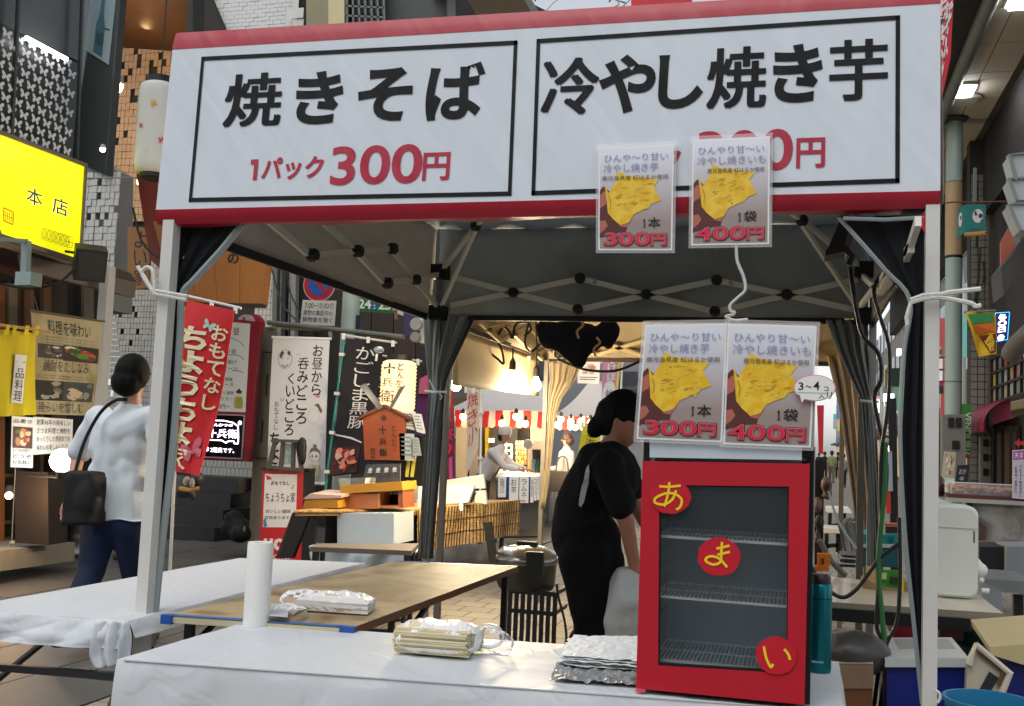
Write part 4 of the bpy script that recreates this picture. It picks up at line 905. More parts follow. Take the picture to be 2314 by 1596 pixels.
# door: glass, dark inner frame, red card frame
OP = [(1490, 1096), (1783, 1100), (1779, 1522), (1487, 1504)]
OS = [DS.inv(x, y) for x, y in OP]
REDC = mat('#b80f26', .5, var=.05, vs=5, bump=.05, bs=30)
(au, av), (bu, bv), (cu, cv), (du, dv) = OS
door = put('door_frame', MB(), CAB, fr)
def ring(outer, inner, d, th):
    m = MB()
    for i in range(4):
        j = (i+1) % 4; m.hexa([DS.p(*outer[i], d), DS.p(*outer[j], d), DS.p(*inner[j], d), DS.p(*inner[i], d)], -DS.n*th)
    return m
bpy.data.objects.remove(door)
E0 = [(0, 0), (1, 0), (1, 1), (0, 1)]
door = put('door_frame', ring([(.0, .0), (1.012, .0), (1.012, .995), (.0, .995)], [(au+.006, av+.006), (bu-.006, bv+.006), (cu-.006, cv-.006), (du+.006, dv-.006)], -.003, .022), mat('#0c0c0e', .3), fr)
put('card_frame', ring([(0, 0), (1, .0), (1, 1), (0, 1)], OS, .0, .002), REDC, door)
put('card_side', MB().hexa([DS.p(1.001, .0, -.0), DS.p(1.001, 1, 0), DS.p(1.012, 1.0, -.022), DS.p(1.012, 0.0, -.022)], (.001, 0, 0)), mat('#141416', .35), door)
put('glass', MB().hexa([DS.p(au, av, -.008), DS.p(bu, bv, -.008), DS.p(cu, cv, -.008), DS.p(du, dv, -.008)], -DS.n*.004), film('#c0ccd2', .0, .02, 1.35), door)
put('card_tab', MB().hexa([DS.p(0, .995, .001), DS.p(.06, 1.0, .001), DS.p(.06, 1.012, .004), DS.p(.0, 1.012, .008)], (0, .001, 0)), REDC, door)
YI = mat('#f2d21a', .5, var=.03)
def circ(cx, cy, rx, ry, ch, box, jit):
    u, v = DS.inv(cx, cy); u1, v1 = DS.inv(cx+rx, cy); u2, v2 = DS.inv(cx, cy+ry); ru, rv = u1-u, v2-v
    rs2 = random.Random(int(cx)); pts = [DS.p(u+ru*math.cos(t*.2856)*(1+rs2.uniform(-jit, jit)), v+rv*math.sin(t*.2856)*(1+rs2.uniform(-jit, jit)), .004) for t in range(22)]
    dk = put('round_card', MB().poly(pts, DS.n*-.0012), mat('#c21028', .5, var=.04), door)
    return dk
d1 = circ(1515, 1122, 47, 39, 'あ', None, .03); d2 = circ(1625, 1258, 49, 44, 'ま', None, .03); d3 = circ(1754, 1481, 47, 43, 'い', None, .03)
def brush(strokes, par, w=.006):
    m = MB()
    for st_ in strokes:
        pts = []
        q = [V((*DS.inv(x, y), 0)) for x, y in st_]
        for i in range(len(q)-1):
            p0, p1, p2, p3 = q[max(i-1, 0)], q[i], q[i+1], q[min(i+2, len(q)-1)]
            for k in range(5):
                t = k/5; pts.append(.5*((2*p1)+(p2-p0)*t+(2*p0-5*p1+4*p2-p3)*t*t+(3*p1-p0-3*p2+p3)*t**3))
        pts.append(q[-1]); P3 = [DS.p(p_.x, p_.y, .0050+.0004*strokes.index(st_)+.00035*i_/len(pts)) for i_, p_ in enumerate(pts)]; ww = w/2
        L_, R2 = [], []
        for i, p_ in enumerate(P3):
            d = (P3[min(i+1, len(P3)-1)]-P3[max(i-1, 0)]).normalized(); s_ = d.cross(DS.n)*ww; L_.append(p_+s_); R2.append(p_-s_)
        b = len(m.v); m.v += L_+R2; n2 = len(P3)
        for i in range(n2-1): m.f.append((b+i, b+i+1, b+n2+i+1, b+n2+i))
    put('lettering', m, YI, par)
def zz(pts): return [(x*.5097+1216.6, y*.5097+782) for x, y in pts]
brush([zz([(537, 622), (580, 624), (632, 619)]), zz([(582, 604), (577, 650), (560, 712)]), zz([(612, 640), (595, 680), (560, 702), (522, 696), (520, 675), (560, 655), (605, 655), (636, 680), (630, 712), (612, 726)])], d1)
brush([zz([(790, 898), (825, 890), (848, 884)]), zz([(795, 925), (850, 912)]), zz([(815, 868), (812, 910), (808, 955), (775, 968), (742, 950), (760, 932), (800, 940), (838, 980)])], d2)
brush([zz([(1000, 1330), (1010, 1380), (1030, 1422), (1040, 1408)]), zz([(1090, 1342), (1108, 1365), (1116, 1390)])], d3)

# ---------------------------------------------------------------- price posters
SKIN = mat('#b56a58', .5); SKD = mat('#5a2a26', .6); POT = mat('#e6b81c', .45, kind='blotch', col2='#f0ca40', vs=30); POTL = mat('#e8c648', .45); POTD = mat('#b58018', .5); POTD2 = mat('#c9941a', .5); POTM = mat('#dca820', .5)
LAV = mat('#8d92bd', .5); BGP = mat('#a2928c', .22, kind='grad', col2='#e6e8f0', coat=.6); WHP = mat('#eef0f0', .2, coat=.5, var=.02); OUTL = mat('#3c2228', .5); PNK = mat('#d2304a', .4, var=.05); PNK2 = mat('#e88a92', .4)
def price_poster(q, pl, l1, l2, unit, price, lab, l2w=.93, l3x=.05, glare=False):
    S_ = Sheet(q, pl, None); t = thing('price_poster', lab, 'poster', S_.p(.5, 1), 'laminated sweet potato price posters')
    fm = MB().grid(lambda a, b: S_.p(-.035+1.07*a, -.035+1.06*b, -.001), 4, 6, .0008, S_.n); put('laminate', fm, film('#ffffff', .15, .1), t)
    S_.slab('border', WHP, t, .0012, (4, 6)); m_ = MB().grid(lambda a, b: S_.p(.022+.956*a, .018+.964*b, .0008), 4, 8); 
    for i_ in m_.uv: m_.uv[i_] = (m_.uv[i_][0], 1-m_.uv[i_][1])
    put('picture', m_, BGP, t); I = Ink(S_, t, .0009)
    I.text(l1, (.08, .075, .93, .15), LAV, .004, 4, False); I.text(l2, (.07, .17, l2w, .25), LAV, .006, 4, False); I.text('鹿児島県産 紅はるか使用', (l3x, .285, .93, .33), mat('#3a3430'), 0, 5, False)
    I.shape([(.02, .42), (.07, .38), (.16, .44), (.13, .56), (.30, .70), (.40, .74), (.38, .82), (.2, .84), (.02, .88)], SKD, 2)
    I.shape([(.02, .47), (.08, .43), (.13, .47), (.1, .56), (.05, .58), (.02, .6)], SKIN, 2.2); I.shape([(.02, .72), (.09, .71), (.13, .76), (.08, .81), (.02, .84)], SKIN, 2.2); I.shape([(.28, .68), (.42, .66), (.45, .71), (.38, .78), (.30, .77)], SKIN, 2.2)
    I.shape([(.08, .36), (.14, .45), (.22, .36), (.27, .24), (.36, .28), (.5, .30), (.66, .31), (.81, .34), (.74, .40), (.84, .53), (.72, .56), (.68, .60), (.60, .62), (.48, .66), (.42, .73), (.30, .76), (.20, .70), (.13, .64), (.11, .5)], POT, 2.5)
    rs3 = random.Random(len(lab))
    for k_ in range(46):
        a_, b_ = rs3.uniform(.2, .66), rs3.uniform(.34, .62); l_ = rs3.uniform(.03, .12); t_ = rs3.uniform(-.6, .1); dx_, dy_ = l_*math.cos(t_), l_*math.sin(t_)*.6; w_ = rs3.uniform(.004, .014)
        I.shape([(a_, b_), (a_+dx_*.5-dy_*.1, b_+dy_*.5-w_), (a_+dx_, b_+dy_), (a_+dx_*.5, b_+dy_*.5+w_)], rs3.choice((POTL, POTD2, POTM, POTL)), 2.6+k_*.02)
    I.line([(.14, .47), (.17, .53), (.16, .6)], .004, POTD, 3.7)
    I.one((unit[1]-.005, .705, unit[1]+.05, .785), INK, 1, 3, False); I.heavy(unit[0], (unit[1]+.075, .69, unit[1]+.24, .79), INK, 0, .03, 3, False)
    cs_ = price+'円'; b = (.08, .27, .49, .71, .93) if price == '300' else (.05, .27, .49, .71, .94)
    for i_, ch in enumerate(cs_):
        bx = (b[i_]+.01, .835 if ch != '円' else .85, b[i_+1]-.01, .955)
        I.text(ch, (bx[0]-.014, bx[1]-.010, bx[2]+.014, bx[3]+.010), OUTL, .055, 3, False, res=3); I.text(ch, (bx[0]-.004, bx[1]-.004, bx[2]+.004, bx[3]+.004), PNK2, .036, 4, False, res=3); I.text(ch, bx, PNK, .014, 5, False, res=3)
    I.done('print'); return t, S_
price_poster([(1353, 334), (1523, 326), (1519, 566), (1352, 566)], PY(2.925), 'ひんや〜り甘い', '冷やし焼き芋', ('本', .60), '300', 'left one of the two laminated potato posters overlapping the bottom of the tent banner', .8)
price_poster([(1565, 316), (1740, 308), (1738, 552), (1562, 555)], PY(2.925), 'ひんやり甘〜い', '冷やし焼きいも', ('袋', .60), '400', 'right one of the two laminated potato posters overlapping the tent banner, above the white cord', .95, .2)
price_poster([(1458, 734), (1643, 731), (1632, 1000), (1438, 992)], PY(2.585), 'ひんや〜り甘い', '冷やし焼き芋', ('本', .62), '300', 'laminated potato poster on top of the refrigerator, beside the woman in black', .8)
price_poster([(1645, 731), (1846, 737), (1832, 1012), (1634, 1004)], PY(2.585), 'ひんやり甘〜い', '冷やし焼きいも', ('袋', .60), '400', 'laminated potato poster on top of the refrigerator with a speech bubble card on it', .95, .2)
PBB = PY(2.572); SBu = Sheet([(1790, 848), (1900, 850), (1900, 915), (1790, 912)], PBB); t = thing('speech_bubble_card', 'white speech bubble card edged pink with handwriting on the right poster', 'card', SBu.p(.5, 1))
def bub(k): return [at(1841+47*k*math.cos(a*.26), 877+29*k*math.sin(a*.26), PBB) for a in range(5, 13)]+[at(1841+47*k*math.cos(a*.26), 877+29*k*math.sin(a*.26), PBB) for a in range(13, 25)]+[at(1841+47*k*math.cos(a*.26), 877+29*k*math.sin(a*.26), PBB) for a in range(1, 5)]
ol = [(1841+48*math.cos(a*.2618), 877+30*math.sin(a*.2618)) for a in range(24)]; ol = ol[:9]+[(1811, 912), (1806, 894)]+ol[10:]
put('edge', MB().poly([at(x, y, PBB) for x, y in ol], (0, .001, 0)), mat('#e08aa8'), t)
put('card', MB().poly([at(1841+(x-1841)*.95, 877+(y-877)*.94, PBB, .0008) for x, y in ol], (0, .0006, 0)), PAPER, t)
I = Ink(SBu, t, .0014)
for ch, b in (('3', (1804, 864, 1816, 882)), ('〜', (1820, 871, 1834, 877)), ('4', (1838, 862, 1852, 882)), ('コ', (1862, 874, 1872, 884)), ('入', (1850, 890, 1863, 901)), ('リ', (1869, 886, 1880, 903))): I.text(ch, b, INK, .01)
I.line([SBu.inv(1802, 887), SBu.inv(1870, 889)], .012, mat('#8fb8c8')); I.done()

# thermos
c = at(1850, 1518, PZ(ZT)); th = thing('thermos_flask', 'metallic teal thermos flask with dark lid right of the refrigerator', 'flask', c)
H_ = at(1850, 1318, PY(c.y)).z-c.z; r = .0335
put('body', MB().lathe(c, [(r*.95, .001), (r, .006), (r, H_-.04), (r*.99, H_-.038), (r*.99, H_-.006), (r*.9, H_)], 36).sm(), mat('#15747f', .28, metal=.7, var=.05), th)
put('lid', MB().lathe(c+V((0, 0, H_)), [(r*.88, 0), (r*.9, .018), (r*.7, .026)], 24).sm(), mat('#2a1418', .4), th)
put('seam', MB().lathe(c+V((0, 0, H_-.042)), [(r*1.012, 0), (r*1.012, .003)], 36), mat('#0e5058', .3, metal=.7), th)
put('printed_mark', MB().box((c.x-.02, c.y-r-.0012, .0+c.z+.03), (c.x+.012, c.y-r*.93, c.z+.035)), mat('#8fb8bc'), th)
# ================================================================ tables inside the stall
def table_at(px, z, name, lab, topm, legm=BLACKP, th=.03, cat='table', zpl=None, legs=True):
    q = [at(x, y, PZ(z)) for x, y in px]; c = sum(q, V())/4; t = thing(name, lab, cat, (c.x, c.y, 0))
    put('tabletop', MB().hexa(q, (0, 0, -th)), topm, t)
    if legs:
        L = [p.lerp(c, .1) for p in q]
        for p in L: put('leg', MB().bar((p.x, p.y, 0), (p.x, p.y, z-th), .026), legm, t)
        for i, j in ((0, 1), (2, 3)): put('crossbar', MB().bar((L[i].x, L[i].y, .1), (L[j].x, L[j].y, .1), .02), legm, t)
        for i, j in ((0, 3), (1, 2)): put('brace', MB().bar((L[i].x, L[i].y, z-.3), V((L[j].x, L[j].y, z-th)).lerp(V((L[i].x, L[i].y, z-th)), .6), .016), legm, t)
    return t, q
T3 = [(-118, 1379), (290, 1403), (823, 1272), (542, 1261)]
t3, q3 = table_at([(-112, 1380), (286, 1403), (815, 1273), (544, 1262)], .69, 'folding_table', 'long folding table under white cloth at the left of the stall', mat('#6b6156'))
Q = [at(x, y, PZ(.703)) for x, y in T3]
tc3 = thing('tablecloth', 'white cloth over the long table at the left, its near corner hanging low', 'tablecloth', sum(Q, V())/4)
cm = MB().grid(lambda u, v: Q[0].lerp(Q[1], u).lerp(Q[3].lerp(Q[2], u), v)+V((0, 0, .0018*noise.noise(V((u*5, v*9, 2))))), 40, 30); cm.smooth = 'all'
put('cloth_top', cm, CLOTHV, tc3); put('near_drop', skirt(Q[0], Q[1], .085, 9, .010, 2), CLOTHV, tc3); put('right_drop', skirt(Q[1], Q[2], .05, 14, .004), CLOTHV, tc3); put('far_drop', skirt(Q[3], Q[0], .1, 9, .01), CLOTHV, tc3)
put('corner_drop', drape([(214, 1404, 290, 1404, .3), (216, 1440, 292, 1440, 1), (214, 1480, 290, 1480, 1), (224, 1512, 286, 1500, .8)], PY(Q[1].y-.03), 2.5, .02, 24, 14), CLOTHV, tc3)
pbl = put('low_rail', MB().bar(at(-30, 1506, PY(2.9)), at(268, 1529, PY(2.75)), .022), BLACKP, t3)
# griddle board table
BQ = [(373, 1390), (797, 1418), (1169, 1280), (895, 1268)]
t4, q4 = table_at(BQ, .715, 'griddle_table', 'folding table topped by a stained tan board edged with blue tape', mat('#b3a07c', .6, kind='stain', col2='#77592f', var=.07, vs=14, bump=.05), th=.022)
put('board_rim', MB().hexa([q4[1]+V((.001, 0, 0)), q4[2]+V((.001, 0, 0)), q4[2]+V((.006, 0, -.024)), q4[1]+V((.006, 0, -.024))], (.002, 0, 0)), mat('#6b4424', .6, kind='wood'), t4)
put('pale_rim', MB().hexa([q4[0]+V((0, -.002, -.004)), q4[1]+V((0, -.002, -.004)), q4[1]+V((0, -.002, -.022)), q4[0]+V((0, -.002, -.022))], (0, -.004, 0)), mat('#c8bd9c', .5), t4)
TAPE = mat('#2f6fb5', .4, var=.08, vs=20)
put('blue_tape', MB().hexa([q4[0]+V((0, -.004, .0015)), q4[1]+V((0, -.004, .0015)), q4[1]+V((0, .022, .0015)), q4[0]+V((0, .022, .0015))], (0, 0, -.002)), TAPE, t4)
put('blue_tape', MB().hexa([q4[3]+V((0, -.02, .0015)), q4[2]+V((0, -.02, .0015)), q4[2]+V((0, .004, .0015)), q4[3]+V((0, .004, .0015))], (0, 0, -.002)), TAPE, t4)
put('tape_corner', MB().box(*(q4[1]+V(q) for q in ((-.05, -.012, -.026), (.008, .01, .002)))), mat('#1d4ea0', .4), t4)
put('tape_corner', MB().box(*(q4[0]+V(q) for q in ((-.008, -.012, -.026), (.03, .01, .002)))), mat('#1d4ea0', .4), t4)
# napkins bag
a, b = at(655, 1380, PZ(.716)), at(830, 1392, PZ(.716)); nb = thing('napkin_bag', 'clear bag of white paper napkins lying on the stained board', 'bag', a)
u_ = (b-a); L_ = u_.length; u_.normalize(); s_ = V((-u_.y, u_.x, 0)); s_ = s_ if s_.y > 0 else -s_
for i in range(7): put('napkin', MB().hexa([a+u_*.02+s_*.0+V((.002*(i % 3), .002*(i % 2), .004+i*.005)), a+u_*(L_-.0)+V((0, .002*(i % 3), .004+i*.005)), a+u_*(L_-.01)+s_*.13+V((0, 0, .004+i*.005)), a+u_*.02+s_*.13+V((0, 0, .004+i*.005))], (0, 0, .0045)), mat('#e9e9e6', .8), nb)
put('plastic_bag', bagmesh(a-u_*.05-V((0, 0, 0))+s_*.06, u_, s_, L_+.05, .17, .062, 4, .010, (40, 24)), film('#ffffff', .06, .22, 1.12), nb)
put('bag_tail', bagmesh(a-u_*.02-s_*.07, u_, s_, .1, .09, .03, 7, .012), film('#ffffff', .12, .25, 1.15), nb)
put('label_strip', MB().hexa([at(x, y, PZ(.735)) for x, y in ((607, 1392), (650, 1395), (655, 1366), (612, 1366))], (0, 0, .002)), mat('#c9ccd6', .4), nb)
put('printed_mark', MB().hexa([at(x, y, PZ(.739)) for x, y in ((660, 1395), (690, 1380), (702, 1374), (670, 1384))], (0, 0, .001)), INK, nb)
# cream table on the right
t5, q5 = table_at([(1826, 1357), (2267, 1386), (2200, 1337), (1826, 1298)], .70, 'cream_table', 'cream topped work table right of the refrigerator', mat('#d9d0bd', .4, var=.05, vs=3, coat=.2), th=.022)
put('table_edge', MB().hexa([q5[0]+V((0, -.003, .0)), q5[1]+V((0, -.003, 0)), q5[1]+V((0, -.003, -.03)), q5[0]+V((0, -.003, -.03))], (0, -.006, 0)), mat('#8d8672', .4), t5)
put('under_rail', MB().bar(at(1850, 1385, PY(4.4)), at(2190, 1412, PY(4.4)), .03, .05), BLACKP, t5)

# ================================================================ people
SKINP = mat('#c08d72', .55, var=.04); HAIR = mat('#090706', .75, var=.3, vs=30, spec=.2); EYEM = mat('#100c0a', .2); LIPM = mat('#a45a50', .5)
def limbs(mb, pts, rs):
    for (a, b), (ra, rb) in zip(zip(pts, pts[1:]), zip(rs, rs[1:])): mb.cap(a, b, ra, rb)
def face(mb_skin, par, c, f, up, r):
    """nose, ears and jaw added to the body; eyes and mouth as parts; f = facing direction"""
    f = V(f).normalized(); up = V(up).normalized(); s = f.cross(up).normalized()
    mb_skin.ell(c, (r*.78, r*.9, r*1.08)); mb_skin.ell(c+f*r*.25-up*r*.55, (r*.5, r*.55, r*.5))
    mb_skin.cap(c+f*r*.85-up*r*.02, c+f*r*1.12-up*r*.3, r*.1, r*.15, 8)
    for k in (-1, 1):
        mb_skin.ell(c+s*k*r*.8-up*r*.1, (r*.14, r*.2, r*.28))
        put('eye', MB().ell(c+f*r*.86+s*k*r*.32-up*r*.02, (r*.11, r*.11, r*.06), 8).sm(), EYEM, par)
    put('mouth', MB().cap(c+f*r*.84-up*r*.55+s*r*.16, c+f*r*.84-up*r*.55-s*r*.16, r*.05, r*.05, 6).sm(), LIPM, par)

# --- walking man, seen from behind
YM = 5.2; J = lambda x, y, d=0: at(x, y, PY(YM+d))
man = thing('person', 'man walking away in a white t-shirt and jeans with a black shoulder bag', 'person', (J(230, 1200).x, YM, 0), 'passers-by and stall staff')
hd = J(300, 851); fdir = V((.12, 1, 0)).normalized(); r = .105
sk = MB(); face(sk, man, hd, fdir, (0, 0, 1), r)
nk = J(298, 905); shL, shR = J(218, 945, .04), J(352, 940, -.02); ch = J(272, 985); wa = J(258, 1110); hp = J(255, 1160)
elL, wrL = J(176, 1035, .05), J(158, 1120, -.08); elR, wrR = J(372, 1035, -.05), J(352, 1110, .12)
hL, hR = J(225, 1185), J(290, 1185); kL, kR = J(208, 1290, -.05), J(308, 1300, .12); aL, aR = J(146, 1420, -.28), J(300, 1415, .22); aL.z = max(aL.z, .13); aR.z = .09
limbs(sk, [hd-V((0, 0, .08)), nk, ch, wa, hp], [.05, .055, .095, .085, .095]); limbs(sk, [ch, shL, elL, wrL], [.09, .056, .042, .03]); limbs(sk, [ch, shR, elR, wrR], [.09, .056, .042, .03])
limbs(sk, [hp, hL, kL, aL], [.1, .08, .055, .04]); limbs(sk, [hp, hR, kR, aR], [.1, .08, .055, .04]); hand(sk, wrL, (-.1, -.2, -1), (.3, .9, 0)); hand(sk, wrR, (0, .3, -1), (-.3, .9, 0))
fuse('body', sk, SKINP, man, .012, 4)
ts = MB(); limbs(ts, [J(295, 925), ch+V((0, 0, .02)), J(262, 1050), wa, J(256, 1175)], [.065, .125, .125, .135, .16])
for s_, sh, el in ((0, shL, elL), (1, shR, elR)): ts.cap(ch, sh, .12, .078); ts.cap(sh, sh.lerp(el, .85), .078, .072)
ts.ell(J(238, 1000), (.09, .1, .16)); ts.ell(J(300, 1000), (.12, .1, .18)); ts.cap(J(238, 1060), J(234, 1190), .09, .115); ts.cap(J(292, 1060), J(292, 1190), .1, .12)
fuse('t_shirt', ts, mat('#d3dade', .9, var=.03), man, .012, 4, .022, 8, zmin=J(258, 1168).z)
tr = MB(); limbs(tr, [hp, hL, kL, aL], [.15, .105, .078, .062]); limbs(tr, [hp, hR, kR, aR], [.15, .105, .078, .062]); tr.ell(J(256, 1172), (.15, .12, .09))
fuse('jeans', tr, mat('#10141f', .9, kind='blotch', col2='#1c3260', vs=1.5), man, .014, 4, .008, 10)
for k, (an, d) in enumerate(((aL, V((-.12, .2, -.5))), (aR, V((.1, .22, 0))))):
    sm_ = MB(); t_ = an+V((.03, .18, -.05)) if k else an+V((.02, .16, -.10)); sm_.cap(an-V((0, .05, .05)), t_, .045, .035); sm_.ell(an-V((0, .03, .06)), (.05, .08, .04))
    fuse('shoe', sm_, mat('#33302e', .6), man, .012, 3)
hm = MB(); hm.ell(hd+V((0, -.008, .022)), (.098, .112, .118)); hm.ell(hd-fdir*.045-V((0, 0, .035)), (.094, .085, .09)); hm.ell(hd-fdir*.01+V((0, 0, .0)), (.108, .09, .09)); fuse('hair', hm, HAIR, man, .01, 3, .003, 40)
bg_ = MB(); q = [J(146, 1062, -.34), J(200, 1066, -.3), J(198, 1190, -.3), J(134, 1188, -.34)]; bg_.hexa(q[::-1], (.03, .13, 0)); bg_.ell((q[0]+q[2])/2+V((.02, .06, 0)), (.08, .07, .15))
bag = put('shoulder_bag', MB(), BLACKC, man); bpy.data.objects.remove(bag); b_ = fuse('shoulder_bag', bg_, mat('#0c0c0e', .7, var=.3), man, .014, 6, .008)
put('strap', MB().tube([J(168, 1075, -.3), J(190, 1000, -.2), J(225, 935, -.14), J(262, 905, -.12), J(300, 905, .0)], .010, 6, smooth=4), BLACKC, man)

# --- woman in black leaning behind the counter
YW = 4.35; J = lambda x, y, d=0: at(x, y, PY(YW+d))
wm = thing('person', 'woman in black t-shirt with tied back hair bending behind the refrigerator', 'person', (J(1340, 1300).x, YW, 0), 'passers-by and stall staff')
hd = J(1412, 952); fdir = V((.93, -.25, -.3)).normalized(); up = V((.28, 0, 1)).normalized(); r = .098
sk = MB(); face(sk, wm, hd, fdir, up, r)
nk = J(1378, 1012); ch = J(1372, 1075); wa = J(1325, 1165); hp = J(1330, 1235)
shN, shF = J(1368, 1052, -.16), J(1395, 1045, .14); elN, wrN = J(1412, 1168, -.16), J(1434, 1278, -.1); elF, wrF = J(1432, 1130, .18), J(1460, 1190, .12)
hN, hF = J(1322, 1260, -.09), J(1340, 1260, .09); kN, kF = J(1346, 1405, -.1), J(1352, 1400, .1); aN, aF = V((kN.x-.02, YW-.06, .09)), V((kF.x+.03, YW+.12, .09))
limbs(sk, [hd-V((.0, 0, .06)), nk, ch, wa, hp], [.05, .05, .08, .06, .09]); limbs(sk, [ch, shN, elN, wrN], [.08, .05, .037, .026]); limbs(sk, [ch, shF, elF, wrF], [.08, .05, .037, .026])
limbs(sk, [hp, hN, kN, aN], [.1, .08, .05, .036]); limbs(sk, [hp, hF, kF, aF], [.1, .08, .05, .036]); hand(sk, wrN, (.15, 0, -1), (.6, .8, 0), .95, 1.0); hand(sk, wrF, (.5, -.2, -.8), (.3, 1, 0), .95)
fuse('body', sk, mat('#a8735a', .55, var=.04), wm, .011, 4)
BT = mat('#111114', .9, var=.3, vs=5, bump=.2, bs=20, spec=.25)
ts = MB(); limbs(ts, [J(1382, 1025), J(1352, 1080), J(1318, 1150), J(1315, 1215)], [.065, .128, .125, .135]); ts.ell(J(1350, 1062), (.11, .15, .12)); ts.ell(J(1312, 1190), (.115, .14, .12))
for sh, el in ((shN, elN), (shF, elF)): ts.cap(ch, sh, .11, .072); ts.cap(sh, sh.lerp(el, .72), .072, .068)
ts.ell(J(1385, 1075), (.11, .14, .14))
fuse('t_shirt', ts, BT, wm, .011, 4, .018, 8)
tr = MB(); limbs(tr, [hp, hN, kN, aN], [.14, .115, .09, .08]); limbs(tr, [hp, hF, kF, aF], [.14, .115, .09, .08]); tr.ell(J(1327, 1222), (.155, .15, .14)); tr.ell(J(1350, 1280), (.12, .15, .18)); fuse('trousers', tr, mat('#08080a', .9, var=.3, spec=.2), wm, .014, 5, .01, 8)
for a_ in (aN, aF): s_ = MB(); s_.cap(a_-V((.02, 0, .045)), a_+V((.14, -.01, -.055)), .042, .032); fuse('shoe', s_, BLACKP, wm, .012, 3)
hm = MB(); hm.ell(hd+up*.028-fdir*.02, (.1, .1, .108)); hm.ell(hd-fdir*.05+up*.005, (.092, .092, .095)); hm.ell(hd+fdir*.035+up*.07, (.06, .075, .045)); hm.ell(J(1352, 962, 0), (.05, .05, .042)); hm.ell(J(1343, 975, -.01), (.035, .03, .03)); hm.cap(J(1375, 948), J(1354, 962), .05, .03)
hm.cap(hd+up*.06+fdir*.05, hd+up*.01+fdir*.072, .045, .02); fuse('hair', hm, HAIR, wm, .009, 6, .002, 50)
pr_pts = [(1333, 1046), (1340, 1052), (1337, 1078), (1327, 1100), (1322, 1118), (1319, 1138), (1313, 1146), (1308, 1140), (1309, 1118), (1316, 1092), (1322, 1066)]
ins = [J(x, y, -.20) for x, y in pr_pts]
pm = MB().poly(ins, (0, .0, 0)) if False else None
bvh_o = [c for c in wm.children if c.name.startswith('t_shirt')][0]
def onto(objs, pts2, lift=.004, dens=3):
    """lay a printed outline on a garment: points cast along the horizontal from the stall front"""
    me = objs.data; from mathutils.bvhtree import BVHTree
    off = wloc(objs); bv = BVHTree.FromPolygons([v.co+off for v in me.vertices], [p.vertices for p in me.polygons]); out = []
    for x, y in pts2:
        p = at(x, y, PY(3)); h = bv.ray_cast(CO, (p-CO).normalized())
        if h[0] is not None: out.append(h[0]+h[1]*lift)
    return out
P_ = onto(bvh_o, [(x, y) for x, y in ((1336, 1050), (1338, 1062), (1336, 1078), (1331, 1092), (1327, 1106), (1324, 1120), (1320, 1134), (1313, 1146), (1309, 1142), (1311, 1128), (1314, 1112), (1317, 1098), (1321, 1084), (1325, 1070), (1330, 1058))], .012)
if len(P_) > 6: put('back_print', MB().flat(P_), mat('#aeb2b4', .7), wm)
wbag = MB(); wbag.ell(J(1418, 1385, -.1), (.13, .09, .19)); wbag.cap(J(1438, 1310, -.1), J(1425, 1350, -.1), .04, .1); o = thing('plastic_sack', 'big translucent white sack in the hand of the woman in black', 'bag', J(1415, 1470, -.1)); fuse('sack', wbag, mat('#b9bab6', .5, var=.06, bump=.4, bs=18), o, .014, 3, .014, 14)

